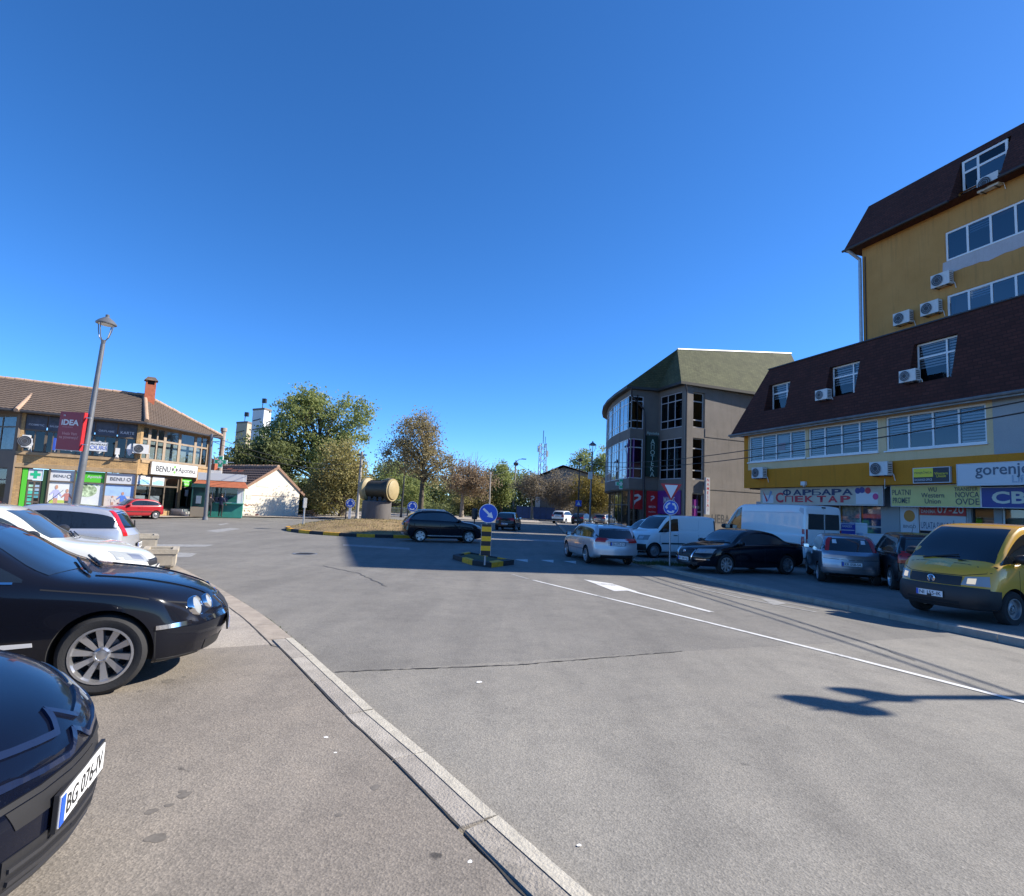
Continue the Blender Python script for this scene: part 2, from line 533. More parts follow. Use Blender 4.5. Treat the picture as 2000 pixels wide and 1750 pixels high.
# ================================================================== THE SETTING
def sheet(name, rows, mats, dz=0.0):
    """rows: list of point lists (x, y); a quad sheet that follows the fall of the street"""
    mb = MB()
    n = len(rows[0])
    vs = [(x, y, ground_z(x, y) + dz) for r in rows for x, y in r]
    fs = [(i * n + j, i * n + j + 1, (i + 1) * n + j + 1, (i + 1) * n + j) for i in range(len(rows) - 1) for j in range(n - 1)]
    mb.add(vs, fs)
    return mb.mesh(name, mats)
def split_mesh(me, p, q, mi):
    """cut a ground mesh along the line p-q and give the side to the right of it material mi"""
    bm = bmesh.new(); bm.from_mesh(me)
    d = Vector((q[0] - p[0], q[1] - p[1], 0)).normalized()
    nrm = Vector((d.y, -d.x, 0))
    bmesh.ops.bisect_plane(bm, geom=bm.verts[:] + bm.edges[:] + bm.faces[:], plane_co=(p[0], p[1], 0), plane_no=nrm)
    for f in bm.faces:
        c = f.calc_center_median()
        if (c - Vector((p[0], p[1], 0))).dot(nrm) > 0: f.material_index = mi
    bm.to_mesh(me); bm.free()
def interp(pts, y, a=1, b=0):
    pts = sorted(pts, key=lambda p: p[a])
    if y <= pts[0][a]: return pts[0][b] + (pts[1][b] - pts[0][b]) * (y - pts[0][a]) / (pts[1][a] - pts[0][a])
    for p, q in zip(pts, pts[1:]):
        if y <= q[a]: return p[b] + (q[b] - p[b]) * (y - p[a]) / (q[a] - p[a])
    return pts[-1][b]

g = MB(); g.add([(-4000, -4000, -.08), (4000, -4000, -.08), (4000, 4000, -.08), (-4000, 4000, -.08)], [(0, 1, 2, 3)])
tag(g.build('ground', M_GROUND), kind='structure')

ys = [-20, -8, -3] + [i * .5 for i in range(0, 44)] + [24, 28, 34, 42, 55, 75, 100, 160]
road_me = sheet('road', [[(x, y) for x in (-90, -40, -12, -4, 0, 4, 9, 20, 50, 90)] for y in ys], [M_ROAD, M_NEAR])
crackA, crackB = on_ground(655, 1313), on_ground(1340, 1272)
crackM = on_ground(1000, 1300)
split_mesh(road_me, crackA, crackB, 1)
road = tag(obj('road', road_me), kind='structure')
# --- crack along the joint of the two surfacings, and a few finer ones
def jag_strip(name, pts, w, parent, mat, dz=.006, seed=1, step=.07, wob=.02):
    r = random.Random(seed); mb = MB(); vs = []
    P = [Vector((p[0], p[1])) for p in pts]
    for a, b in zip(P, P[1:]):
        n = max(2, int((b - a).length / step))
        d = (b - a).normalized(); nr = Vector((-d.y, d.x))
        for i in range(n):
            c = a + (b - a) * (i / n) + nr * r.uniform(-wob, wob)
            ww = w * r.uniform(.35, 1.25)
            for s in (-1, 1):
                q = c + nr * ww * s
                vs.append((q.x, q.y, ground_z(q.x, q.y) + dz))
    k = len(vs) // 2
    mb.add(vs, [(2 * i, 2 * i + 2, 2 * i + 3, 2 * i + 1) for i in range(k - 1)])
    return mb.build(name, mat, parent)
jag_strip('joint_crack', [crackA, crackM, crackB], .011, road, M_SOIL, seed=3, step=.06, wob=.014)
M_TARDK = pmat('tar_line', (.075, .075, .077), .8, var=.3, scale=8)
jag_strip('fine_crack', [on_ground(630, 1105), on_ground(700, 1120), on_ground(760, 1148)], .02, road, M_TARDK, seed=6, step=.2, wob=.04)
jag_strip('fine_crack', [on_ground(1560, 1215), on_ground(1700, 1258), on_ground(1800, 1296)], .008, road, M_TARDK, seed=8, step=.1)
# --- painted markings, and one strip of sunlight painted among them
def mark(pts, name='road_marking', mat=None, dz=.005):
    mb = MB()
    vs = [on_ground(x, y) for x, y in pts]
    mb.add([(v.x, v.y, ground_z(v.x, v.y) + dz) for v in vs], [tuple(range(len(vs)))])
    return mb.build(name, mat or M_PAINT, road)
def line_mark(pts, w, mat=None, step=.5, name='lane_line'):
    P = [Vector((p.x, p.y)) for p in (on_ground(*q) for q in pts)]
    vs = []
    for a, b in zip(P, P[1:]):
        n = max(1, int((b - a).length / step)); d = (b - a).normalized(); nr = Vector((-d.y, d.x))
        for i in range(n + 1):
            c = a + (b - a) * (i / n)
            for s in (-1, 1):
                q = c + nr * w * s / 2
                vs.append((q.x, q.y, ground_z(q.x, q.y) + .006))
    mb = MB(); k = len(vs) // 2
    mb.add(vs, [(2 * i, 2 * i + 2, 2 * i + 3, 2 * i + 1) for i in range(k - 1)])
    return mb.build(name, mat or M_PAINT, road)
line_mark([(1040, 1133), (2080, 1393)], .095)
line_mark([(1000, 1122), (1032, 1131)], .1, M_FADED_AND_SUN)
line_mark([(1222, 1152), (1300, 1172), (1390, 1196)], .13)
mark([(1140, 1132), (1196, 1140), (1246, 1156), (1222, 1154), (1200, 1155)], 'lane_arrow')
line_mark([(1330, 1141), (1450, 1169), (1595, 1196)], .09, M_FADED_AND_SUN)
line_mark([(1322, 1137), (1380, 1147), (1490, 1170), (1600, 1190)], .08, M_FADED_AND_SUN)
mark([(1484, 1168), (1510, 1171), (1536, 1180), (1510, 1182)], 'lane_arrow', M_FADED_AND_SUN)
for x0, y0 in ((948, 1096), (1006, 1095), (1056, 1096), (1100, 1098)):
    mark([(x0, y0 - 2.0), (x0 + 25, y0 - 2.2), (x0 + 25, y0 + 3.2)], 'give_way_triangle')
mark([(940, 1049), (1105, 1056), (1105, 1059.5), (940, 1052)], 'sun_strip', M_FADED_AND_SUN)  # sunlit strip between two building shadows, painted as pale colour on the road
mark([(670, 1063), (800, 1070), (800, 1074), (670, 1066)], 'worn_marking', M_FADED_AND_SUN)
mark([(300, 1063), (420, 1064), (400, 1068), (300, 1068)], 'worn_marking', M_FADED_AND_SUN)
mark([(345, 1079), (385, 1081), (372, 1088), (340, 1089)], 'worn_marking', M_FADED_AND_SUN)
mark([(402, 1037), (450, 1031), (470, 1033), (425, 1040)], 'worn_marking', M_FADED_AND_SUN)
mark([(425, 1024), (442, 1022), (448, 1023.2), (430, 1026)], 'worn_marking', M_FADED_AND_SUN)
line_mark([(1058, 1034.2), (1092, 1035)], .2)
# manhole cover: ring and lid with ribs
mh = on_ground(596, 1082)
mb = MB(); mb.lathe([(.42, 0), (.42, .012), (.34, .012), (.34, 0)], (mh.x, mh.y, .002), n=28)
mcov = tag(mb.build('manhole_cover', M_ALLOYDK), 'round iron manhole cover set in the asphalt near the island', 'manhole cover')
mb = MB(); mb.lathe([(.33, 0), (.33, .009), (.02, .009)], (mh.x, mh.y, .002), n=28)
for k in range(-2, 3): mb.box(mh.x - .26, mh.x + .26, mh.y + k * .1 - .015, mh.y + k * .1 + .015, .01, .018)
mb.build('lid', M_TARDK, mcov)

# --- left pavement, with its kerb stones
kerb_px = [(1150, 1750), (1054, 1663), (957.7, 1576), (826, 1461), (726, 1381), (615, 1281), (564, 1238), (525, 1207), (480, 1178), (421, 1143), (342, 1102)]
PAVE_H = .06
KL = [on_ground(*p, PAVE_H) for p in kerb_px]
k0 = KL[0] + (KL[0] - KL[1]) * 2.6
KP = [Vector((k0.x + .2, k0.y))] + [Vector((p.x, p.y)) for p in KL] + [Vector((-11.2, 17.3)), Vector((-15, 19)), Vector((-22, 20.4)), Vector((-45, 22))]
yrow = [-4 + .5 * i for i in range(0, 51)] + [21.9]
def kerb_x(y): return interp([(p.x, p.y) for p in KP], y) - .256 / .8
rows = []
for y in yrow:
    kx = kerb_x(y) if y > KP[0].y else kerb_x(KP[0].y) + (KP[0].y - y) * .6
    rows.append([(kx - (kx + 70) * t, y) for t in (1, .75, .5, .35, .25, .17, .1, .06, .03, .01, 0)])
pv = sheet('pavement', rows, [M_PAVE, M_SLAB], PAVE_H)
s0, s1 = on_ground(537, 1258, PAVE_H), on_ground(400, 1267, PAVE_H)
split_mesh(pv, s0, s1, 1)
pavement = tag(obj('pavement', pv), kind='structure')
# dark drips and pale patches lying on it (thin, irregular)
def blot(name, px, py, r, mat, parent, seed, dz, asp=1.0):
    rr = random.Random(seed); c = on_ground(px, py, dz); n = 30
    ph = [rr.uniform(0, 6.28) for _ in range(3)]
    vs = []
    for k in range(n):
        w = 6.2832 * k / n
        q = r * (1 + .14 * math.sin(2 * w + ph[0]) + .09 * math.sin(3 * w + ph[1]) + .05 * math.sin(5 * w + ph[2]))
        x, y = c.x + q * math.cos(w) * asp, c.y + q * math.sin(w)
        vs.append((x, y, ground_z(x, y) + dz + .0012))
    mb = MB(); mb.add(vs, [tuple(range(n))]); return mb.build(name, mat, parent)
M_OIL = pmat('oil_stain', (.15, .134, .114), .8, var=.3, scale=30)
for i, (x, y, r) in enumerate(((360, 1553, .035), (330, 1573, .022), (296, 1585, .03), (305, 1637, .045), (356, 1546, .02), (328, 1330, .055), (733, 1538, .03), (662, 1592, .02), (275, 1350, .02), (360, 1322, .02))):
    blot('oil_stain', x, y, r, M_OIL, pavement, i, PAVE_H)
M_LITTER = pmat('paper_scrap', (.75, .75, .73), .8)
for i, (x, y, r, a) in enumerate(((936, 1332, .03, 1), (637, 1440, .015, 1), (1131, 1651, .012, 1), (655, 1470, .01, 1), (918, 1683, .012, 1))):
    blot('paper_scrap', x, y, r, M_LITTER, road, 70 + i, PAVE_H if x < 700 or y > 1680 and x < 1000 else .004)

M_KERBS = [M_KERB, pmat('kerb_concrete_b', (.275, .248, .21), .9, var=.3, scale=7, bump=.6, bscale=50), pmat('kerb_concrete_c', (.345, .315, .27), .9, var=.25, scale=4, bump=.5, bscale=70)]
kerb = empty('kerb'); tag(kerb, kind='structure')
def along(P, step, start=0.0):
    """points and directions spaced along a polyline"""
    out = []; need = start; acc = 0.0
    for a, b in zip(P, P[1:]):
        L = (b - a).length
        while need <= acc + L:
            out.append((a + (b - a) * ((need - acc) / L), (b - a).normalized())); need += step
        acc += L
    return out
st = along(KP, .92)
rk = random.Random(4)
paint_from, paint_to = -9, on_ground(600, 1270).y
for (p, d), (q, d2) in zip(st, st[1:]):
    if q.x < -20: break
    nr = Vector((-d.y, d.x)) if (-d.y) < 0 else Vector((d.y, -d.x))       # towards the pavement (left)
    g_ = .007
    a, b = p + (q - p) * g_, q - (q - p) * g_
    lift = rk.uniform(-.0025, .0025)
    painted = p.y < paint_to
    def quad(o0, o1, z, base=None):
        pts = [a + nr * o0, b + nr * o0, b + nr * o1, a + nr * o1]
        zt = [ground_z(v.x, v.y) + z for v in pts]
        return [(v.x, v.y, t) for v, t in zip(pts, zt)], [(v.x, v.y, t - .16) for v, t in zip(pts, zt)]
    def block(o0, o1, z, mat, name, par, bev=.014):
        top, bot = quad(o0 + bev, o1 - bev, z)
        mid, _ = quad(o0, o1, z - bev)
        mb = MB()
        mb.add(top + mid + bot, [(0, 1, 2, 3)] + [(i, (i + 1) % 4, 4 + (i + 1) % 4, 4 + i) for i in range(4)])
        _, low = quad(o0, o1, z)
        mb.add(mid + low, [(i, (i + 1) % 4, 4 + (i + 1) % 4, 4 + i) for i in range(4)])
        return mb.build(name, mat, par)
    if painted:
        ks = block(.0, .25, PAVE_H + lift, M_KERBS[rk.randrange(3)], 'kerb_stone', kerb)
        top, _ = quad(.012, .092, PAVE_H + lift + .004)
        # the paint is a thin skin on the road-side edge of the stone
        mb = MB(); lo, _ = quad(-.003, .092, PAVE_H + lift - .012)
        mb.add(top + lo, [(0, 1, 2, 3), (0, 1, 5, 4), (1, 2, 6, 5), (3, 0, 4, 7)])
        mb.build('paint_stripe', M_CREAM, ks)
    else:
        block(.0, .31, PAVE_H + lift, M_KERBTAN if rk.random() < .6 else pmat('kerb_tan_b', (.29, .25, .205), .9, var=.3, scale=6, bump=.6, bscale=50), 'kerb_stone', kerb)
# dark gap with soil between stones and paving
gp = MB(); vs = []
for p, d in along(KP, .12):
    if p.x < -20: break
    nr = Vector((-d.y, d.x)) if (-d.y) < 0 else Vector((d.y, -d.x))
    w0 = .243 if p.y < paint_to else .303
    for o in (w0, w0 + .012 + rk.uniform(-.004, .007)):
        q = p + nr * o
        vs.append((q.x, q.y, ground_z(q.x, q.y) + PAVE_H + (.0045 if o > w0 else .002)))
gp.add(vs, [(2 * i, 2 * i + 2, 2 * i + 3, 2 * i + 1) for i in range(len(vs) // 2 - 1)])
gp.build('joint_soil', M_SOIL, kerb)
M_WEED = pmat('weed_green', (.05, .075, .02), .9, var=.4, scale=30)
wd = MB()
for p, d in along(KP, .012):
    if not (on_ground(600, 1270).y < p.y < on_ground(470, 1172).y) or rk.random() < .35: continue
    x, y = p.x - d.y * -rk.uniform(.0, .05), p.y + d.x * -rk.uniform(.0, .05)
    if d.y > 0: x, y = p.x + d.y * rk.uniform(.01, .07), p.y - d.x * rk.uniform(.01, .07)
    z = ground_z(x, y); h = rk.uniform(.008, .03); a = rk.uniform(0, 6.28)
    wd.add([(x, y, z), (x + .012 * math.cos(a), y + .012 * math.sin(a), z), (x + rk.uniform(-.02, .02), y + rk.uniform(-.02, .02), z + h)], [(0, 1, 2)])
tag(wd.build('kerb_weeds', M_WEED), 'low green weeds along the kerb foot', 'weeds', kind='stuff')

# --- right pavement where the cars are parked
kn, kf_ = on_ground(2000, 1250, .11), on_ground(1262, 1100, .11)
KR = [Vector((p[0], p[1])) for p in (kn + (kn - kf_) * .75, kn, kf_, (kf_.x - .5, kf_.y + 2.2), (4.9, 28), (4.7, 36), (4.5, 46), (5.2, 58), (6.0, 72), (6.6, 86))]
M_PAVE_R = node_mat('asphalt_parking', asphalt_nodes((.2, .19, .175), (.235, .22, .205), (.09, .085, .08), .5))
rows = []
for y in [max(1, KR[0].y)] + [2 + i for i in range(0, 22)] + [24.2, 26, 28, 32, 36, 46, 58, 72, 86]:
    kx = interp([(p.x, p.y) for p in KR], y) + .2
    rows.append([(kx + d, y) for d in (0, 1, 3, 6, 10, 16, 30)])
tag(obj('pavement_right', sheet('pavement_right', rows, [M_PAVE_R], .11)), kind='structure')
kerb2 = empty('kerb_right'); tag(kerb2, kind='structure')
st = along(KR, 1.0)
for (p, d), (q, d2) in zip(st, st[1:]):
    nr = Vector((d.y, -d.x))
    a, b = p + (q - p) * .006, q - (q - p) * .006
    pts = [a, b, b + nr * .24, a + nr * .24]
    mb = MB()
    mb.add([(v.x, v.y, ground_z(v.x, v.y) + .118) for v in (pts[0] + nr * .015, pts[1] + nr * .015, pts[2], pts[3])] + [(v.x, v.y, ground_z(v.x, v.y) + .1) for v in pts] + [(v.x, v.y, ground_z(v.x, v.y) - .05) for v in pts],
           [(0, 1, 2, 3)] + [(r * 4 + i, r * 4 + (i + 1) % 4, r * 4 + 4 + (i + 1) % 4, r * 4 + 4 + i) for r in (0, 1) for i in range(4)])
    mb.build('kerb_stone', M_KERB, kerb2)

# --- pale pavement on the far side of the roundabout and in front of the shops on the left
rows = [[(x, y) for x in (-60, -30, -10, 0, 4.2)] for y in (72, 80, 92)]
tag(obj('pavement_far', sheet('pavement_far', rows, [M_SLAB], .06)), kind='structure')
rows = [[(-60, 33.0 + 2 * t), (-30.4, 35.0 + 2 * t), (-25.2, 38.6 + 1.5 * t), (-23.4, 47.5 + t), (-22.3, 49.6 + t), (-17.5, 52.6 + t), (-16.0, 70 + t), (-17, 90 + t)] for t in (0, 1)]
rows = [[(p[0] + (0, -1.2)[0], p[1]) for p in rows[0]], [(p[0] - 30, p[1] + 12) for p in rows[0]]]
tag(obj('pavement_shops', sheet('pavement_shops', rows, [M_SLAB], .09)), kind='structure')

# --- roundabout island: mound of dry grass inside black and yellow kerb stones
IC, IR = Vector((-8.0, 36.0)), 5.5
def mound_z(r): return .16 + .62 * max(0, 1 - (r / (IR - .3)) ** 2) ** .8
def dry_nodes(nt, b):
    tc = N(nt, 'TexCoord')
    a = N(nt, 'TexNoise', Scale=1.1, Detail=6.0, Roughness=.7); c = N(nt, 'TexNoise', Scale=9.0, Detail=6.0, Roughness=.7)
    for n in (a, c): nt.links.new(tc.outputs['Object'], n.inputs['Vector'])
    col = ramp(nt, a.outputs['Fac'], [(.3, (.16, .105, .05)), (.5, (.27, .19, .09)), (.62, (.3, .22, .11)), (.75, (.15, .135, .045))])
    col = mixc(nt, .7, col, ramp(nt, c.outputs['Fac'], [(.25, (.5, .48, .45)), (.7, (1.3, 1.25, 1.2))]), 'MULTIPLY')
    nt.links.new(col, b.inputs['Base Color']); b.inputs['Roughness'].default_value = .95
    bp = N(nt, 'Bump', Strength=.9, Distance=.05); nt.links.new(c.outputs['Fac'], bp.inputs['Height']); nt.links.new(bp.outputs[0], b.inputs['Normal'])
M_DRY = node_mat('dry_grass', dry_nodes)
mb = MB(); rr = random.Random(11); nr_, nk = 14, 48
vs = [(IC.x, IC.y, mound_z(0))]
for i in range(1, nr_ + 1):
    r = (IR - .18) * i / nr_
    for k in range(nk):
        w = 2 * math.pi * k / nk
        vs.append((IC.x + r * math.cos(w), IC.y + r * math.sin(w), mound_z(r) + (rr.uniform(-.03, .03) if i < nr_ else 0)))
fs = [(0, 1 + k, 1 + (k + 1) % nk) for k in range(nk)]
for i in range(nr_ - 1):
    for k in range(nk):
        fs.append((1 + i * nk + k, 1 + (i + 1) * nk + k, 1 + (i + 1) * nk + (k + 1) % nk, 1 + i * nk + (k + 1) % nk))
mb.add(vs, fs)
island = mb.build('roundabout_island', M_DRY, smooth_=True); tag(island, 'round mound of dry brown grass in the middle of the roundabout', 'traffic island')
M_KYEL = pmat('kerb_yellow', (.72, .36, .02), .75, var=.25, scale=6)
M_KBLK = pmat('kerb_black', (.03, .03, .032), .8, var=.3, scale=6)
nks = 36
for k in range(nks):
    w0, w1 = 2 * math.pi * (k + .01) / nks, 2 * math.pi * (k + .99) / nks
    mb = MB(); pts = []
    for w in (w0, (w0 + w1) / 2, w1): pts.append((IC.x + IR * math.cos(w), IC.y + IR * math.sin(w)))
    for w in (w1, (w0 + w1) / 2, w0): pts.append((IC.x + (IR - .22) * math.cos(w), IC.y + (IR - .22) * math.sin(w)))
    mb.prism(pts, -.05, .17)
    mb.build('kerb_stone', M_KYEL if k % 2 else M_KBLK, island)
gr = MB()
M_STRAW = pmat('straw_blades', (.3, .22, .1), .9, var=.4, scale=2.5, col2=(.22, .19, .07))
for i in range(9000):
    r = (IR - .3) * math.sqrt(rr.random()); w = rr.uniform(0, 6.2832)
    x, y = IC.x + r * math.cos(w), IC.y + r * math.sin(w); z = mound_z(r) - .02
    h = rr.uniform(.03, .13); a = rr.uniform(0, 6.28); q = .012
    gr.add([(x - q * math.cos(a), y - q * math.sin(a), z), (x + q * math.cos(a), y + q * math.sin(a), z), (x + rr.uniform(-.08, .08), y + rr.uniform(-.08, .08), z + h)], [(0, 1, 2)])
tag(gr.build('dry_grass', M_STRAW), 'dry straw-coloured grass blades on the roundabout mound', 'grass', kind='stuff')

# --- splitter island with black and yellow kerb stones
def island_poly(name, px, label):
    P = [on_ground(*q) for q in px[:3]]
    P = [Vector((p.x, p.y)) for p in P] + [Vector(q) for q in px[3:]]
    c = sum(P, Vector((0, 0))) / len(P)
    inner = [c + (p - c) * .8 for p in P]
    mb = MB(); z = .13
    n = len(P)
    mb.add([(c.x, c.y, z + .04)] + [(p.x, p.y, z) for p in inner], [(0, 1 + i, 1 + (i + 1) % n) for i in range(n)])
    o = mb.build(name, pmat('island_grass', (.075, .085, .03), .95, var=.5, scale=5, bump=.9, bscale=20)); tag(o, label, 'traffic island')
    j = 0
    for i in range(n):
        a, b = P[i], P[(i + 1) % n]; ia, ib = inner[i], inner[(i + 1) % n]
        m = max(1, round((b - a).length / .8))
        for k in range(m):
            t0, t1 = k / m + .004, (k + 1) / m - .004
            q = [a + (b - a) * t0, a + (b - a) * t1, ia + (ib - ia) * t1, ia + (ib - ia) * t0]
            mb = MB(); mb.add([(p.x, p.y, -.05) for p in q] + [(p.x, p.y, .16) for p in q[:2]] + [(p.x, p.y, .18) for p in q[2:]],
                              [(3, 2, 1, 0), (4, 5, 6, 7)] + [(e, (e + 1) % 4, 4 + (e + 1) % 4, 4 + e) for e in range(4)])
            mb.build('kerb_stone', M_KYEL if j % 2 else M_KBLK, o); j += 1
    return o
island_poly('splitter_island', [(884, 1092), (922, 1104), (960, 1109), (.25, 19.9), (-1.5, 22.4)], 'small wedge island with black and yellow kerb under the arrow sign')
# ================================================================== BUILDINGS
def put(o, fac, root, out=0.0, dz=0.0):
    """hang a part built in facade coordinates under a root that stands elsewhere"""
    o.parent = root
    w = fac.world(0, out, dz)
    m = root.matrix_basis.inverted() @ (Matrix.Translation(w) @ Matrix.Rotation(fac.rz, 4, 'Z'))
    o.matrix_basis = m @ o.matrix_basis
    return o
def wall_nodes(base, tint, stain, scale=.6, streak=.35, bump=.25):
    def fn(nt, b):
        tc = N(nt, 'TexCoord')
        a = N(nt, 'TexNoise', Scale=scale, Detail=7.0, Roughness=.65)
        f = N(nt, 'TexNoise', Scale=30.0, Detail=4.0)
        mp = N(nt, 'Mapping'); mp.inputs['Scale'].default_value = (3.2, 3.2, .22)
        s = N(nt, 'TexNoise', Scale=1.3, Detail=6.0, Roughness=.7)
        nt.links.new(tc.outputs['Object'], mp.inputs[0]); nt.links.new(mp.outputs[0], s.inputs['Vector'])
        for n in (a, f): nt.links.new(tc.outputs['Object'], n.inputs['Vector'])
        c = ramp(nt, a.outputs['Fac'], [(.3, base), (.7, tint)])
        st = ramp(nt, s.outputs['Fac'], [(.52, (0, 0, 0)), (.75, (1, 1, 1))])
        ml = N(nt, 'Math', operation='MULTIPLY'); nt.links.new(st, ml.inputs[0]); ml.inputs[1].default_value = streak
        c = mixc(nt, ml.outputs[0], c, stain)
        c = mixc(nt, .35, c, ramp(nt, f.outputs['Fac'], [(.3, (.75, .75, .75)), (.7, (1.2, 1.2, 1.2))]), 'MULTIPLY')
        nt.links.new(c, b.inputs['Base Color']); b.inputs['Roughness'].default_value = .9
        bp = N(nt, 'Bump', Strength=bump, Distance=.02); nt.links.new(f.outputs['Fac'], bp.inputs['Height']); nt.links.new(bp.outputs[0], b.inputs['Normal'])
    return fn
M_YWALL = node_mat('render_yellow', wall_nodes((.50, .235, .062), (.60, .30, .09), (.26, .14, .05), .45, .6))
M_CRWALL = node_mat('render_cream', wall_nodes((.66, .48, .26), (.72, .54, .31), (.45, .34, .18), .6, .3))
M_OCHRE = node_mat('panel_ochre', wall_nodes((.58, .20, .010), (.66, .25, .014), (.33, .12, .012), .5, .5))
M_GREYPANEL = node_mat('panel_grey', wall_nodes((.33, .34, .34), (.38, .39, .38), (.25, .25, .25), .5, .3))
M_REPAIR = node_mat('render_repair', wall_nodes((.46, .42, .42), (.54, .5, .5), (.36, .3, .26), 1.2, .4))
M_CONC = node_mat('stucco_grey', wall_nodes((.215, .19, .165), (.27, .24, .21), (.13, .115, .10), .8, .5, .6))
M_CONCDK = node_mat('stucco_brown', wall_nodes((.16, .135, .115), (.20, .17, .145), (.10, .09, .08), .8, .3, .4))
M_HOUSE = node_mat('house_cream', wall_nodes((.70, .63, .50), (.76, .70, .57), (.55, .48, .37), .7, .25))
def shingle_nodes(c1, c2, sc):
    def fn(nt, b):
        tc = N(nt, 'TexCoord')
        sp = N(nt, 'SeparateXYZ'); nt.links.new(tc.outputs['Object'], sp.inputs[0])
        cb = N(nt, 'CombineXYZ'); ad = N(nt, 'Math', operation='ADD')
        nt.links.new(sp.outputs[0], ad.inputs[0]); nt.links.new(sp.outputs[1], ad.inputs[1])
        nt.links.new(ad.outputs[0], cb.inputs[0]); nt.links.new(sp.outputs[2], cb.inputs[1])
        br = N(nt, 'TexBrick'); br.inputs['Scale'].default_value = sc
        br.inputs['Color1'].default_value = (*c1, 1); br.inputs['Color2'].default_value = (*c2, 1)
        br.inputs['Mortar'].default_value = (*[x * .7 for x in c1], 1)
        br.inputs['Mortar Size'].default_value = .02
        br.inputs['Brick Width'].default_value = .35; br.inputs['Row Height'].default_value = .16
        nt.links.new(cb.outputs[0], br.inputs['Vector'])
        ns = N(nt, 'TexNoise', Scale=.9, Detail=6.0, Roughness=.7); nt.links.new(tc.outputs['Object'], ns.inputs['Vector'])
        c = mixc(nt, .8, br.outputs[0], ramp(nt, ns.outputs['Fac'], [(.3, (.65, .65, .65)), (.7, (1.25, 1.25, 1.25))]), 'MULTIPLY')
        nt.links.new(c, b.inputs['Base Color']); b.inputs['Roughness'].default_value = .92
        bp = N(nt, 'Bump', Strength=.5, Distance=.02); nt.links.new(br.outputs['Fac'], bp.inputs['Height']); bp.invert = True
        nt.links.new(bp.outputs[0], b.inputs['Normal'])
    return fn
M_SHINGLE = node_mat('shingle_brown', shingle_nodes((.058, .015, .010), (.085, .024, .016), 1.0))
M_SHINGREEN = node_mat('shingle_green', shingle_nodes((.07, .076, .036), (.10, .105, .052), 1.0))
M_SIGNWHITE = pmat('sign_white', (.6, .61, .62), .4)
M_NAVY = pmat('lettering_navy', (.02, .035, .10), .5)
M_LRED = pmat('lettering_red', (.52, .03, .05), .5)
M_LGREY = pmat('lettering_grey', (.07, .075, .08), .5)
M_SYEL = pmat('sign_pale_yellow', (.66, .56, .18), .45, var=.08, scale=2)
M_SBLUE = pmat('sign_navy', (.012, .035, .22), .4)
M_BRIGHTY = pmat('sign_bright_yellow', (.82, .66, .03), .4)
M_BEIGE = pmat('sign_beige', (.52, .46, .36), .5, var=.08, scale=3)
M_PURPLE = pmat('print_purple', (.13, .02, .19), .4)
M_MAGENTA = pmat('print_magenta', (.35, .05, .33), .4)
M_DARKMETAL = pmat('dark_metal', (.05, .05, .055), .5, metal=.4)
M_BROWNFRAME = pmat('brown_frame', (.12, .095, .07), .6, var=.15, scale=4)
M_STONE = pmat('stone_sill', (.5, .47, .42), .8, var=.15, scale=5)

# ------------------------------------------------------------------ low yellow building with mansard roof
t17 = Vector((.30, -.954)).normalized()
LA = Vector((15.2, 37.1)); LB = LA + t17 * 35
L = Facade(LA, LB, .1)
low = L.empty('shop_building', 'low yellow shop building with dark brown mansard roof and dormer windows', 'building')
ZB, ZE, ZT = 3.72, 7.15, 11.25
g1, g2, g3 = L.rect(1463, 848, 1573, 899), L.rect(1579, 830, 1715, 889), L.rect(1730, 800, 1927, 874)
z_lo = sum(g[2] for g in (g1, g2, g3)) / 3; z_hi = ZE - .12
groups = [(g[0], g[1], z_lo, z_hi) for g in (g1, g2, g3)]
ub = L.rect(1941, 790, 1990, 890)[0]
mb = MB()
holed(mb, 0, ub, 4.85, ZE, groups)
mb.build('upper_wall', M_CRWALL, low)
mb = MB(); mb.box(-.012, .34, -.02, .5, ZB, ZE); mb.build('corner_strip', M_OCHRE, low)
mb = MB(); mb.box(.34, L.len, -.09, .5, ZB, 4.85); mb.build('fascia_band', M_OCHRE, low)
mb = MB(); mb.box(ub, ub + 3.4, -.03, .5, 4.85, ZE); mb.build('grey_panel', M_GREYPANEL, low)
mb = MB(); mb.box(ub + 3.4, L.len, 0, .5, 4.85, ZE); mb.build('upper_wall', M_CRWALL, low)
mb = MB(); mb.box(.05, L.len, .5, 12, ZB + .003, ZE - .005); mb.box(.05, L.len, 1.6, 12, -.2, ZB - .02)
mb.build('building_core', M_CRWALL, low)
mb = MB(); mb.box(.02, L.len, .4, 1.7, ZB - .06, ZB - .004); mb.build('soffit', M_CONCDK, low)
bl = [[.98, .95, .95, .98], [.95, .6, .75, .97], [.5, .55, .45, .95]]
for gi, g in enumerate(groups):
    window(low, *g, cols=4, y=.12, blinds=bl[gi], bar=.09)
    mb = MB(); mb.box(g[0] - .06, g[1] + .06, -.1, .1, g[2] - .06, g[2]); mb.build('window_sill', M_WHITEPVC, low)
    if gi == 0:
        # red and white sticker on the third light
        w3 = (g[1] - g[0]) / 4
        for (a, b, c, d, m) in ((2.1, 2.6, .35, .62, M_RED), (2.15, 2.85, .62, .85, M_SIGNWHITE), (2.2, 2.9, .15, .35, M_SIGNWHITE), (2.95, 3.1, .2, .55, M_RED)):
            MB().box(g[0] + a * w3, g[0] + b * w3, .1, .104, g[2] + c * (g[3] - g[2]), g[2] + d * (g[3] - g[2])).build('window_sticker', m, low)
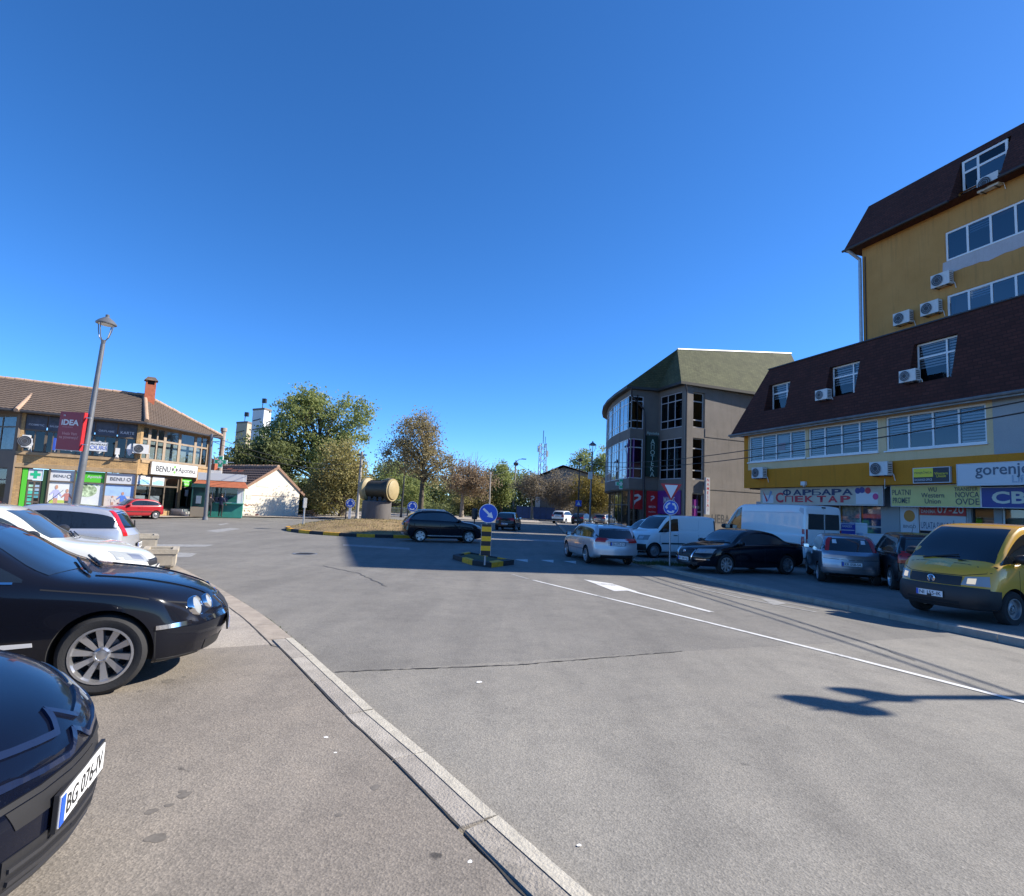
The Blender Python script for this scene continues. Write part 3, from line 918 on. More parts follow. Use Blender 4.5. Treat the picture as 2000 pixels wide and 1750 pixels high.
# mansard
def ym(z): return -.55 + 1.0 * (z - ZE) / (ZT - ZE)
dorm = [L.rect(1508, 748, 1550, 801, -.4), L.rect(1626, 711, 1686, 775, -.4), L.rect(1791, 663, 1878, 747, -.4)]
dorm = [(d[0], d[1], max(d[2], ZE + .5), min(d[3], ZT - .35)) for d in dorm]
YW = .5
mb = MB(); um = 1.7
def slope_face(mb, u0, u1, z0, z1, holes, yf):
    us = sorted({u0, u1, *[h[i] for h in holes for i in (0, 1)]}); zs = sorted({z0, z1, *[h[i] for h in holes for i in (2, 3)]})
    for i in range(len(us) - 1):
        for j in range(len(zs) - 1):
            cu, cz = (us[i] + us[i + 1]) / 2, (zs[j] + zs[j + 1]) / 2
            if any(h[0] < cu < h[1] and h[2] < cz < h[3] for h in holes): continue
            a, b, c, d = us[i], us[i + 1], zs[j], zs[j + 1]
            mb.add([(a, yf(c), c), (b, yf(c), c), (b, yf(d), d), (a, yf(d), d)], [(0, 1, 2, 3)])
    for h in holes:
        a, b, c, d = h[:4]
        for u in (a, b): mb.add([(u, yf(c), c), (u, YW + .1, c), (u, YW + .1, d), (u, yf(d), d)], [(0, 1, 2, 3)])
        mb.add([(a, yf(c), c), (b, yf(c), c), (b, YW + .1, c), (a, YW + .1, c)], [(0, 1, 2, 3)])
        mb.add([(a, yf(d), d), (b, yf(d), d), (b, YW + .1, d), (a, YW + .1, d)], [(0, 1, 2, 3)])
slope_face(mb, um, L.len, ZE, ZT, dorm, ym)
e0 = -.75
mb.add([(e0, -.55, ZE), (um, -.55, ZE), (um, ym(ZT), ZT)], [(0, 1, 2)])
mb.add([(e0, -.55, ZE), (um, ym(ZT), ZT), (um, 11, ZT), (e0, 12.5, ZE)], [(0, 1, 2, 3)])
mb.add([(um, ym(ZT), ZT), (L.len, ym(ZT), ZT), (L.len, 11, ZT), (um, 11, ZT)], [(0, 1, 2, 3)])
mb.add([(e0, -.55, ZE), (L.len, -.55, ZE), (L.len, 12.5, ZE - .01), (e0, 12.5, ZE - .01)], [(0, 1, 2, 3)])
mb.add([(um, 11, ZT), (L.len, 11, ZT), (L.len, 12.5, ZE), (e0, 12.5, ZE)], [(0, 1, 2, 3)])
roof = mb.build('roof', M_SHINGLE, low)
mb = MB(); mb.box(um - .05, L.len, ym(ZT) - .06, ym(ZT) + .1, ZT, ZT + .06); mb.build('roof_edge', M_DARKMETAL, roof)
for d in dorm:
    window(low, *d, cols=2, rows=(.66,), y=YW, widths=(0, .68, 1), bar=.08, blinds=[.55, .7], name='dormer_window')
mb = MB(); mb.tube([(e0, -.62, ZE + .02), (L.len, -.62, ZE + .02)], .075, 8); mb.box(e0, L.len, -.55, -.5, ZE - .12, ZE - .02)
mb.build('gutter', pmat('gutter_zinc', (.22, .21, .2), .5, metal=.5, var=.3, scale=2), low)
mb = MB(); mb.tube([(ub + 2.0, -.1, 9.9), (ub + 1.85, -.18, 9.4), (ub + 1.5, -.3, 8.9)], .045, 6); mb.build('conduit', M_ACWHITE, low)
# shop fronts under the overhang
sw = 1.2
mb = MB()
s_f = L.rect(1505, 990, 1722, 1062, -sw); s_w = L.rect(1757, 998, 1890, 1060, -sw); s_d = L.rect(1898, 998, 1942, 1066, -sw); s_e = L.rect(1958, 1000, 1998, 1060, -sw)
ztop = ZB - .75
holes = [(s_f[0], s_f[1], .35, ztop), (s_w[0], s_w[1], .3, ztop), (s_d[0], s_d[1], .05, ztop), (s_e[0], s_e[0] + 3, .3, ztop)]
holed(mb, .9, L.len, -.1, ZB, holes, y=sw, depth=.2)
mb.add([(.9, sw, -.1), (.9, sw + 3, -.1), (.9, sw + 3, ZB), (.9, sw, ZB)], [(0, 1, 2, 3)])
mb.build('shop_wall', M_GREYPANEL, low)
# the paint shop: panes with goods posters
window(low, *holes[0], cols=6, y=sw + .12, frame=pmat('frame_grey', (.42, .42, .41), .5), glass=M_GLASS, bar=.08, name='shop_window', bdepth=.6, rows=(.5,))
h = holes[0]; wd_ = (h[1] - h[0]) / 6
for i, (cols_) in enumerate([((.62, .65, .25), (.25, .5, .2)), ((.35, .1, .07), (.2, .1, .1)), ((.5, .5, .18), (.16, .2, .1)), ((.3, .07, .06), (.1, .05, .06)), ((.25, .4, .55), (.55, .6, .65)), ((.02, .05, .2), (.05, .12, .35))]):
    pr = pmat('poster_%d' % i, cols_[0], .5, var=.4, scale=6, col2=cols_[1])
    MB().box(h[0] + i * wd_ + .1, h[0] + (i + 1) * wd_ - .1, sw + .16, sw + .165, h[2] + 1.0, h[3] - .12).build('poster', pr, low)
window(low, *holes[1], cols=2, y=sw + .12, widths=(0, .28, 1), frame=M_WHITEPVC, name='shop_window', bdepth=.6)
window(low, *holes[2], cols=1, y=sw + .16, frame=M_DARKMETAL, glass=M_GLASSDK, name='shop_door')
window(low, *holes[3], cols=2, y=sw + .12, frame=M_WHITEPVC, name='shop_window', bdepth=.6)
h = holes[1]
lo_ = MB().box(h[0] + .05, h[0] + .27 * (h[1] - h[0]), sw + .05, sw + .056, h[2] + .2, h[3] - .05).build('lottery_panel', M_SIGNWHITE, low)
cu_ = h[0] + .15 * (h[1] - h[0]); pw = .2 * (h[1] - h[0])
for z, tx, m in ((.93, 'LOTO', M_LGREY), (.55, 'BINGO', M_LGREY), (.38, 'LOTO', M_LGREY)): lettering(lo_, tx, m, cu_, sw + .045, h[2] + z * (h[3] - h[2]), w=pw)
MB().lathe([(pw * .45, 0), (pw * .3, -.01)], (cu_, sw + .05, h[2] + .74 * (h[3] - h[2])), 'y', 16).build('emblem', pmat('emblem_orange', (.6, .25, .04), .5), lo_)
a_, b_ = h[0] + .31 * (h[1] - h[0]), h[1] - .08
p1 = MB().box(a_, b_, sw + .05, sw + .056, h[3] - .62, h[3] - .05).build('hours_panel', M_RED, low)
lettering(p1, '07-20', M_SIGNWHITE, a_ + .68 * (b_ - a_), sw + .044, h[3] - .34, w=.55 * (b_ - a_), h=.36)
lettering(p1, 'RADNIM', M_SIGNWHITE, a_ + .2 * (b_ - a_), sw + .044, h[3] - .2, w=.32 * (b_ - a_), h=.16)
lettering(p1, 'DANIMA', M_SIGNWHITE, a_ + .2 * (b_ - a_), sw + .044, h[3] - .45, w=.32 * (b_ - a_), h=.16)
p2 = MB().box(a_, b_, sw + .05, sw + .056, h[3] - 1.35, h[3] - .64).build('bill_panel', M_SIGNWHITE, low)
lettering(p2, 'UPLATA SVIH RA\u010cUNA', M_NAVY, (a_ + b_) / 2, sw + .044, h[3] - 1.05, w=.94 * (b_ - a_), h=.42)
p3 = MB().box(a_, b_, sw + .05, sw + .056, h[3] - 1.75, h[3] - 1.37).build('dark_panel', M_DARK, low)
lettering(p3, 'PLA\u0106ANJE', M_LRED, a_ + .65 * (b_ - a_), sw + .044, h[3] - 1.55, w=.55 * (b_ - a_), h=.2)
# signs
SY = .25
r = L.rect(1486, 957, 1724, 987, -SY); zt_, zb_ = ZB - .05, ZB - .98
s = slab_sign(low, r[0], r[1], zb_, zt_, SY, M_BEIGE, name='paint_shop_sign')
wd_ = r[1] - r[0]
xs_ = [.26, .355, .44, .52, .60, .68, .76]
for k_, ch in enumerate('OAP\u0411APA'): lettering(s, ch, M_NAVY, r[0] + xs_[k_] * wd_, SY - .012, zt_ - .25, w=.078 * wd_, h=.34, bold=.03)
MB().box(r[0] + .2535 * wd_, r[0] + .2665 * wd_, SY - .0135, SY - .0125, zt_ - .44, zt_ - .06).build('lettering', M_NAVY, s)
xs_ = [.19, .28, .37, .46, .56, .65, .745]
for k_, ch in enumerate('C\u041fEKTAP'): lettering(s, ch, M_LRED, r[0] + xs_[k_] * wd_, SY - .016, zb_ + (.3 if k_ else .38), w=.075 * wd_, h=.36 if k_ else .6, bold=.03)
MB().box(r[0] + .02 * wd_, r[0] + .13 * wd_, SY - .01, SY - .004, zb_ + .05, zt_ - .4).build('sign_print', M_SIGNWHITE, s)
MB().prism_y([(r[0] + .02 * wd_, zt_ - .1), (r[0] + .06 * wd_, zb_ + .1), (r[0] + .075 * wd_, zb_ + .2)], SY - .016, SY - .012).build('sign_print', M_LRED, s)
MB().prism_y([(r[0] + .07 * wd_, zb_ + .1), (r[0] + .10 * wd_, zt_ - .12), (r[0] + .12 * wd_, zt_ - .2)], SY - .016, SY - .012).build('sign_print', pmat('print_steelblue', (.15, .25, .42), .5), s)
MB().box(r[0] + .82 * wd_, r[0] + .97 * wd_, SY - .01, SY - .004, zb_ + .04, zt_ - .3).build('sign_print', M_SIGNWHITE, s)
for k, (cx, cz, m) in enumerate(((.835, .2, M_SBLUE), (.865, .17, M_SBLUE), (.905, .2, M_LRED), (.955, .5, pmat('print_pink', (.55, .05, .2), .5)))):
    MB().lathe([(.16, 0), (.16, -.004)], (r[0] + cx * wd_, SY - .012, zt_ - cz), 'y', 16).build('sign_print', m, s)
r = L.rect(1741, 955, 1915, 995, -SY)
s = slab_sign(low, r[0], r[1], ZB - 1.0, ZB - .05, SY, M_SYEL, name='payment_sign')
wd_ = r[1] - r[0]
for tx, cx, dz, ww, hh, m in (('PLATNI', .13, .32, .23, .26, M_LGREY), ('PROMET', .13, .72, .22, .27, M_LGREY), ('WU', .5, .2, .1, .2, M_LGREY), ('Western', .5, .47, .26, .22, M_LGREY), ('Union', .5, .75, .18, .22, M_LGREY), ('TRANSFER', .86, .2, .24, .16, M_LGREY), ('NOVCA', .87, .45, .24, .24, M_LGREY), ('OVDE', .87, .76, .24, .27, M_LGREY)):
    lettering(s, tx, m, r[0] + cx * wd_, SY - .012, ZB - .05 - dz * .95, w=ww * wd_, h=hh)
r = L.rect(1917, 962, 2000, 996, -SY)
s = slab_sign(low, r[0] + .02, r[0] + 5.2, ZB - 1.0, ZB - .2, SY, M_SBLUE, name='blue_shop_sign')
lettering(s, 'CBET', pmat('lettering_pale', (.62, .62, .5), .5), r[0] + 1.55, SY - .012, ZB - .6, w=2.3, h=.5, bold=.03)
r = L.rect(1785, 914, 1855, 942, .2)
s = slab_sign(low, r[0], r[1], r[2], r[3], -.22, M_DARKMETAL, name='exchange_sign', edge=M_SIGNWHITE)
um_ = r[0] + .56 * (r[1] - r[0]); zm_ = r[2] + .38 * (r[3] - r[2])
MB().box(r[0], um_, -.228, -.222, zm_, r[3]).build('sign_print', M_BRIGHTY, s)
lettering(s, 'MENJA\u010cNICA', M_LGREY, (r[0] + um_) / 2, -.234, (zm_ + r[3]) / 2, w=.5 * (r[1] - r[0]), h=.16)
lettering(s, 'EXCHANGE OFFICE', M_SIGNWHITE, (r[0] + um_) / 2, -.23, (zm_ + r[2]) / 2, w=.5 * (r[1] - r[0]), h=.1)
lettering(s, 'Western', M_BRIGHTY, (r[1] + um_) / 2, -.23, r[2] + .6 * (r[3] - r[2]), w=.36 * (r[1] - r[0]))
lettering(s, 'Union', M_BRIGHTY, (r[1] + um_) / 2, -.23, r[2] + .42 * (r[3] - r[2]), w=.26 * (r[1] - r[0]))
r = L.rect(1871, 905, 2000, 947, .2)
s = slab_sign(low, r[0], r[0] + 5.6, r[2], r[3], -.24, M_SIGNWHITE, name='appliance_sign')
gcol = pmat('lettering_slate', (.10, .13, .17), .5)
u1_ = L.uv(2003, 920, .24)[0]; u0_ = L.uv(1905, 920, .24)[0]
lettering(s, 'gorenje', gcol, (u0_ + u1_) / 2 + .07, -.252, r[2] + .62 * (r[3] - r[2]), w=(u1_ - u0_) + .15, bold=.012)
lettering(s, 'Life Simplified', pmat('lettering_paleblue', (.35, .42, .5), .5), r[0] + 3.2, -.252, r[2] + .2 * (r[3] - r[2]), w=2.3)
# fixtures
for (px, py, lab) in ((1484, 934, 'small white air conditioner low on the ochre band beside the grey house'), (1722, 929, 'white air conditioner with round fan above the yellow payment sign')):
    u, z = L.uv(px, py, .3); air_conditioner(L, u, z, .95, .66, label=lab, wall_y=-.09)
for (px, py, lab) in ((1614, 782, 'white air conditioner beside the middle dormer window'), (1783, 747, 'white air conditioner beside the widest dormer window')):
    u, z = L.uv(px, py, .2); air_conditioner(L, u, z, .8, .56, label=lab, wall_y=ym(z) + .1)
mb = MB(); u, z = L.uv(1569, 948, .2); mb.box(u - .15, u + .15, -.25, -.1, z, z + .22); mb.box(u - .04, u + .04, -.2, -.09, z - .06, z); mb.build('wall_lamp', M_ACWHITE, low)
mb = MB(); u, z = L.uv(1728, 935, .12); mb.tube([(u, -.12, z), (u, -.13, z - .5), (u + .05, -.1, ZB - .1)], .015, 6); mb.build('drain_hose', M_ACWHITE, low)
# small street name plate on the corner
u, z = L.uv(1472, 988, -.8)
mb = MB(); mb.box(.1, .75, .85, .88, z - .28, z + .28); npl = mb.build('name_plate', pmat('plate_grey', (.35, .34, .36), .5), low)
MB().box(.12, .73, .843, .849, z - .26, z - .02).build('plate_print', M_PURPLE, npl)

# ------------------------------------------------------------------ yellow tower block behind it
ta = at_y(1684, 500, 35.0)
TA = Vector((ta.x, ta.y)); TB = TA + t17 * 14.8
T = Facade(TA, TB, .1)
tow = T.empty('apartment_tower', 'tall mustard yellow block with dark mansard top behind the low shops', 'building')
tz = T.uv(1681, 488)[1]; tt = T.uv(1712, 405, -.5)[1] + .35
ww1 = T.rect(1846, 436, 2010, 500); ww2 = T.rect(1850, 566, 2010, 626)
w1 = (T.uv(1846, 470)[0], T.uv(2035, 400)[0], T.uv(1846, 512)[1], T.uv(1846, 455)[1])
w2 = (T.uv(1850, 600)[0], T.uv(2035, 550)[0], T.uv(1850, 634)[1], T.uv(1850, 578)[1])
d1 = (T.uv(1882, 330, -.3)[0], T.uv(1972, 300, -.3)[0], T.uv(1882, 379, -.3)[1], T.uv(1882, 318, -.3)[1])
mb = MB(); holed(mb, 0, T.len, 0, tz, [w1, w2, (d1[0] - .1, d1[1] + .1, d1[2], tz + .01)])
mb.add([(0, 0, 0), (0, 12, 0), (0, 12, tz), (0, 0, tz)], [(0, 1, 2, 3)]); mb.add([(T.len, 0, 0), (T.len, 12, 0), (T.len, 12, tz), (T.len, 0, tz)], [(0, 1, 2, 3)]); mb.add([(0, 12, 0), (T.len, 12, 0), (T.len, 12, tz), (0, 12, tz)], [(0, 1, 2, 3)])
mb.build('wall', M_YWALL, tow)
for w in (w1, w2):
    n = max(3, round((w[1] - w[0]) / 1.15))
    window(tow, *w, cols=n, y=.1, bar=.11, blinds=[0, .3, 0, 0], bdepth=.6, glass=node_mat('window_glass_blue', glass_nodes((.3, .4, .5), .12)))
mb = MB(); rr = random.Random(5)
pts = [(w1[0] - .35, w1[2] - 1.0)]
us = np.linspace(w1[0] - .2, w1[1] + .3, 14)
lowp = [(u, w1[2] - .75 + rr.uniform(-.06, .06)) for u in us]
mb.prism_y(lowp + [(us[-1], w1[2] - .02), (w1[0] - .15, w1[2] - .02)], -.012, -.004); mb.build('repair_patch', M_REPAIR, tow)
ov = .75
def yt(z): return -ov + 1.25 * (z - tz) / (tt - tz)
YW = .25
mb = MB(); dh = (d1[0] - .12, d1[1] + .12, tz - .3, min(d1[3] + .12, tt - .25))
u_t = .1
slope_face(mb, max(u_t, .3), T.len, tz, tt, [(dh[0], dh[1], tz, dh[3])], yt)
u_t = .1
mb.add([(-ov, -ov, tz), (max(u_t, .3), -ov, tz), (max(u_t, .3), yt(tt), tt), (u_t, yt(tt), tt)], [(0, 1, 2, 3)])
mb.add([(-ov, -ov, tz), (u_t, yt(tt), tt), (u_t, 11, tt), (-ov, 12.6, tz)], [(0, 1, 2, 3)])
mb.add([(u_t, yt(tt), tt), (T.len, yt(tt), tt), (T.len, 11, tt), (u_t, 11, tt)], [(0, 1, 2, 3)])
mb.add([(T.len, -ov, tz), (T.len, yt(tt), tt), (T.len, 11, tt), (T.len, 12.6, tz)], [(0, 1, 2, 3)])
mb.add([(-ov, -ov, tz - .004), (dh[0], -ov, tz - .004), (dh[0], 12.6, tz - .004), (-ov, 12.6, tz - .004)], [(0, 1, 2, 3)])
mb.add([(dh[1], -ov, tz - .004), (T.len, -ov, tz - .004), (T.len, 12.6, tz - .004), (dh[1], 12.6, tz - .004)], [(0, 1, 2, 3)])
rf = mb.build('roof', M_SHINGLE, tow)
mb = MB(); mb.tube([(-ov, -ov - .05, tz), (dh[0], -ov - .05, tz)], .08, 8); mb.tube([(dh[1], -ov - .05, tz), (T.len, -ov - .05, tz)], .08, 8); mb.build('gutter', M_DARKMETAL, tow)
window(tow, *d1, cols=2, rows=(.62,), widths=(0, .36, 1), y=YW, bar=.12, name='dormer_window', glass=[M_GLASSDK, node_mat('window_glass_violet', glass_nodes((.2, .14, .3), .16))])
mb = MB(); mb.tube([(-ov + .3, -ov, tz), (-.05, -.15, tz - .7), (-.05, -.15, tz - 1.2), (-.05, -.15, 0)], .1, 8); mb.build('downpipe', M_STEEL, tow)
mb = MB(); mb.tube([(.22, -.04, tz - .6), (.25, -.05, 0)], .03, 6); mb.build('cable', M_DARKMETAL, tow)
for (px, py, lab) in ((1839, 559, 'air conditioner highest on the plain yellow wall'), (1818, 614, 'air conditioner right of another on the plain yellow wall'), (1763, 633, 'air conditioner nearest the corner downpipe of the yellow block'), (1932, 369, 'air conditioner under the dormer window at the top')):
    u, z = T.uv(px, py, .3); air_conditioner(T, u, z, 1.0, .72, label=lab)
# unseen block added behind the tower's far end to shade the road
def tl2(x, y): d = Vector((x, y)) - TA; return (d.dot(T.t), -d.dot(T.n))
rw = MB(); rw.prism([tl2(*p) for p in ((29.6, 38.6), (36, 38.6), (36, 46), (29.6, 46))], 0, tt - .2); rw.build('shade_block', M_YWALL, tow)

# ------------------------------------------------------------------ grey corner building with curved glazed front
GZ = 12.7
c0, c1, c2, cE = (at_z(1339, 744.6, GZ + .1), at_z(1288, 759, GZ + .1), at_z(1233, 753, GZ + .1), at_z(1470, 765.5, GZ + .1))
v2 = lambda p: Vector((p.x, p.y))
c0, c1, c2, cE = map(v2, (c0, c1, c2, cE))
cE = c0 + (cE - c0) * 1.9
gb = empty('corner_building', (c0.x, c0.y, .1), 0, 'grey brown corner building with curved glazed front and green shingle roof', 'building')
S0, S1, S2 = Facade(c0, cE, .1), Facade(c1, c0, .1), Facade(c2, c1, .1)
def z_at(fac, px, py): return fac.uv(px, py)[1]
# floors measured at the corner
zf = dict(u1=S1.rect(1290, 770, 1331, 837), u2=S1.rect(1287, 857, 1330, 936))
za = (zf['u1'][2], zf['u1'][3]); zb2 = (zf['u2'][2], zf['u2'][3])
# plain side wall with its window strip
su = (S0.uv(1354, 800)[0], S0.uv(1377, 800)[0])
strip = [(su[0], su[1], *za), (su[0], su[1], *zb2), (su[0], su[1], .25, zb2[0] - 1.1)]
mb = MB(); holed(mb, 0, S0.len, -.1, GZ, strip, depth=.3)
put(mb.build('side_wall', M_CONC), S0, gb)
for i, r in enumerate(strip):
    put(window(None, *r, cols=1, rows=(.22, .75) if i < 2 else (.55,), y=.28, bar=.09, glass=M_GLASSDK if i < 2 else M_GLASS, frame=pmat('frame_pale', (.55, .54, .52), .5), bdepth=.4, back_mat=M_DARK if i < 2 else M_PURPLE), S0, gb)
pn = MB().box(su[0] + .08, su[1] - .5, .2, .204, 1.6, zb2[0] - 1.6).build('purple_print', M_MAGENTA); put(pn, S0, gb)
lettering(pn, 'Matis', M_SIGNWHITE, (su[0] + su[1]) / 2 - .1, .19, zb2[0] - 2.2, w=.8)
for z in (za[0] - .35, zb2[0] - .4): put(MB().box(su[1] + .02, S0.len, -.03, .02, z - .35, z + .35).build('floor_band', M_CONC), S0, gb)
put(MB().box(0, su[0] - .05, -.06, .05, 0, GZ).build('corner_pilaster', M_CONC), S0, gb)
# bay between corner and inner angle
uw = (S1.uv(1290, 800)[0], S1.uv(1332, 800)[0])
bay = [(uw[0], uw[1], *za), (uw[0], uw[1], *zb2), (uw[0], uw[1] + .1, .1, zb2[0] - .95)]
mb = MB(); holed(mb, 0, S1.len, -.1, GZ, bay, depth=.15); put(mb.build('bay_wall', M_CONCDK), S1, gb)
for r in bay[:2]: put(window(None, *r, cols=3, rows=(.24, .77), y=.12, bar=.075, glass=M_GLASSDK, frame=pmat('frame_lilac', (.42, .4, .42), .5)), S1, gb)
put(window(None, *bay[2], cols=2, rows=(.5,), y=.12, bar=.08, glass=M_GLASSDK, frame=M_BROWNFRAME, name='shop_window'), S1, gb)
fs_ = MB().box(uw[0] - .02, uw[1] + .1, -.1, -.02, zb2[0] - 2.9, zb2[0] - .95).build('furniture_sign', M_PURPLE); put(fs_, S1, gb)
lettering(fs_, 'MATIS', M_SIGNWHITE, (uw[0] + uw[1]) / 2 + .12, -.112, zb2[0] - 1.75, w=1.5, h=.55)
lettering(fs_, 'NAME\u0160TAJ', M_MAGENTA, (uw[0] + uw[1]) / 2, -.112, zb2[0] - 2.5, w=1.5, h=.4)
# end face of the curved block
ug = (.02, S2.uv(1257, 800)[0])
ef = [(ug[0] + .05, ug[1], za[0], za[1] - .1), (ug[0] + .05, ug[1], zb2[0], zb2[1])]
mb = MB(); holed(mb, 0, S2.len, zb2[0] - .9, GZ, ef, depth=.15); put(mb.build('end_wall', M_CONCDK), S2, gb)
M_PGL = node_mat('window_glass_purple', glass_nodes((.30, .10, .42), .10))
put(window(None, *ef[0], cols=1, rows=(.25, .85), y=.1, bar=.08, glass=M_GLASSDK, frame=pmat('frame_grey2', (.5, .5, .52), .5)), S2, gb)
put(window(None, *ef[1], cols=1, rows=(.25, .78), y=.1, bar=.08, glass=M_PGL, frame=pmat('frame_grey2', (.5, .5, .52), .5), back_mat=M_PURPLE), S2, gb)
mb = MB(); holed(mb, .15, S2.len, -.1, zb2[0] - .9, [(.3, 1.25, 2.4, zb2[0] - 1.0), (.3, 1.25, 0, 2.3)], y=.35, depth=.1); put(mb.build('ground_wall', M_CONCDK), S2, gb)
rs = MB().box(.3, 1.5, .2, .26, zb2[0] - 2.6, zb2[0] - 1.0).build('red_sign', M_RED); put(rs, S2, gb)
def swoosh(parent, u, y, z, s):
    MB().prism_y([(u - .3 * s, z - .5 * s), (u - .1 * s, z - .2 * s), (u + .35 * s, z + .05 * s), (u + .4 * s, z + .3 * s), (u + .1 * s, z + .5 * s), (u - .3 * s, z + .4 * s), (u - .32 * s, z + .25 * s), (u + .1 * s, z + .28 * s), (u + .15 * s, z + .15 * s), (u - .3 * s, z - .1 * s)], y - .006, y).build('emblem', M_SIGNWHITE, parent)
swoosh(rs, .9, .195, zb2[0] - 1.8, 1.0)
put(window(None, .3, 1.25, .05, 2.3, cols=2, rows=(.5,), y=.42, bar=.06, frame=M_BROWNFRAME, name='shop_door'), S2, gb)
rp = MB().box(1.62, S2.len + .0, -.14, -.08, .2, zb2[0] - 1.0).build('red_price_panel', M_RED); put(rp, S2, gb)
up_ = (1.62 + S2.len) / 2; pw_ = S2.len - 1.62
MB().box(1.62 + pw_ * .2, S2.len - pw_ * .2, -.15, -.142, zb2[0] - 2.0, zb2[0] - 1.3).build('sign_print', M_SIGNWHITE, rp)
swoosh(rp, up_, -.152, zb2[0] - 1.65, .5)
for rr_ in rp.children[-1:]: rr_.data.materials[0] = M_RED
for k in range(4): lettering(rp, ('BRZA', 'PO\u0160TA', 'PAKETI', 'PRENOS')[k], M_SIGNWHITE, up_, -.15, zb2[0] - 2.35 - .42 * k, w=pw_ * .6, h=.16)
MB().box(1.62 + pw_ * .1, S2.len - pw_ * .1, -.15, -.142, .5, 1.3).build('sign_print', M_SIGNWHITE, rp)
# vertical pharmacy sign with letters one below the other
sg = MB().box(S2.len - 1.25, S2.len - .2, -.3, -.02, zb2[0] + .2, za[0] - .55).build('vertical_sign', pmat('sign_deepgreen', (.012, .035, .025), .5)); put(sg, S2, gb)
for k, ch in enumerate('A\u041fOTEKA'):
    lettering(sg, ch, pmat('lettering_mint', (.45, .6, .52), .5), S2.len - .72, -.312, za[0] - 1.05 - k * (za[0] - zb2[0] - 1.0) / 7, h=.42)
lettering(sg, 'Apoteka', pmat('lettering_mint', (.45, .6, .52), .5), S2.len - .72, -.312, za[0] - .35, w=1.2)
# curved front
CV = [Vector((c2.x + 2.9, 67.6)), Vector((c2.x + 1.5, 66.2)), Vector((c2.x + .55, 64.0)), Vector((c2.x + .05, 61.2)), Vector((c2.x - .3, 58.2)), Vector((c2.x - .42, 55.2)), Vector((c2.x - .32, 52.0)), Vector((c2.x, c2.y))]
for i in range(len(CV) - 1):
    C = Facade(CV[i], CV[i + 1], .1)
    mb = MB()
    holed(mb, 0, C.len, zb2[0] - .9, GZ, [(.0, C.len, *za), (.0, C.len, *zb2)], depth=.12)
    put(mb.build('curved_wall', M_CONCDK), C, gb)
    put(window(None, .0, C.len, *za, cols=3, rows=(.22, .78), y=.1, bar=.075, glass=node_mat('window_glass_sky', glass_nodes((.3, .36, .42), .42)), frame=M_WHITEPVC, bdepth=.5), C, gb)
    put(window(None, .0, C.len, *zb2, cols=3, rows=(.24, .78), y=.1, bar=.075, glass=[node_mat('window_glass_mauve', glass_nodes((.45, .2, .55), .32))], frame=M_WHITEPVC, bdepth=.25, back_mat=pmat('print_mauve', (.4, .2, .48), .5)), C, gb)
    put(MB().box(.0, C.len, .35, .75, -.1, .35).build('plinth', M_CONCDK), C, gb)
    if i >= 2:
        put(window(None, .05, C.len - .05, .35, zb2[0] - .95, cols=2, rows=(.62,), y=.5, bar=.07, glass=M_GLASS, frame=M_BROWNFRAME, name='shop_window', bdepth=1.0, back_mat=pmat('shop_interior', (.12, .12, .07), .9, var=.5, scale=2)), C, gb)
# core, floor slabs
poly = [(p.x - c0.x, p.y - c0.y) for p in CV] + [(c1.x - c0.x, c1.y - c0.y), (0, 0), (cE.x - c0.x, cE.y - c0.y), (cE.x - c0.x - 3, 68 - c0.y), (CV[0].x - c0.x, CV[0].y - c0.y + .5)]
cc = Vector((6, 10)); inn = [(cc.x + (p[0] - cc.x) * .86, cc.y + (p[1] - cc.y) * .86) for p in poly]
mb = MB()
for z in (zb2[0] - .9, za[0] - .25, GZ - .1): mb.prism([(cc.x + (p[0] - cc.x) * .985, cc.y + (p[1] - cc.y) * .985) for p in poly], z - .1, z + .08)
mb.prism(inn, 0, GZ - .2); mb.build('building_core', M_CONCDK, gb)
# roof
ov_ = .55
def outw(p, q): return Vector((p.x - q.x, p.y - q.y)).normalized()
ctr = Vector((c0.x + 6, c0.y + 10))
eav = [p + outw(p, ctr) * ov_ for p in CV] + [c1 + Vector((-.25, -.55)), c0 + Vector((-.5, -.5)), cE + Vector((.2, -.6))]
RZ = 16.3
r0 = at_z(1323, 682, RZ); r1 = at_z(1540, 690, RZ)
e0_, eE_ = Vector((eav[-2].x, eav[-2].y, GZ)), Vector((eav[-1].x, eav[-1].y, GZ))
pn_ = (eE_ - e0_).cross(r0 - e0_); q_ = ray(1545, 690.5); r1 = CAM + q_ * ((e0_ - CAM).dot(pn_) / q_.dot(pn_)); RZ1 = r1.z
r0, r1 = v2(r0), v2(r1)
r2 = Vector((r0.x + .5, 65))
o3 = lambda p, z: (p.x - c0.x, p.y - c0.y, z - .1)
ne = len(eav)
mb = MB()
E3 = [o3(p, GZ) for p in eav]; R3 = [o3(r0, RZ), o3(r1, RZ1), o3(r2, RZ)]
i1, i0, iE = ne - 3, ne - 2, ne - 1
mb.add([E3[i0], E3[iE], R3[1], R3[0]], [(0, 1, 2, 3)])
mb.add([E3[i1], E3[i0], R3[0]], [(0, 1, 2)]); mb.add([E3[i1 - 1], E3[i1], R3[0]], [(0, 1, 2)])
m_ = [o3(r0 + (r2 - r0) * (1 - i / 7), RZ) for i in range(8)]
for i in range(7): mb.add([E3[i], E3[i + 1], m_[i + 1], m_[i]], [(0, 1, 2, 3)])
bk = Vector((-S0.t.y, S0.t.x)) * 9; mb.add([R3[0], R3[1], o3(r1 + bk, GZ), o3(r2 + bk * .6, GZ), R3[2]], [(0, 1, 2), (0, 2, 3), (0, 3, 4)])
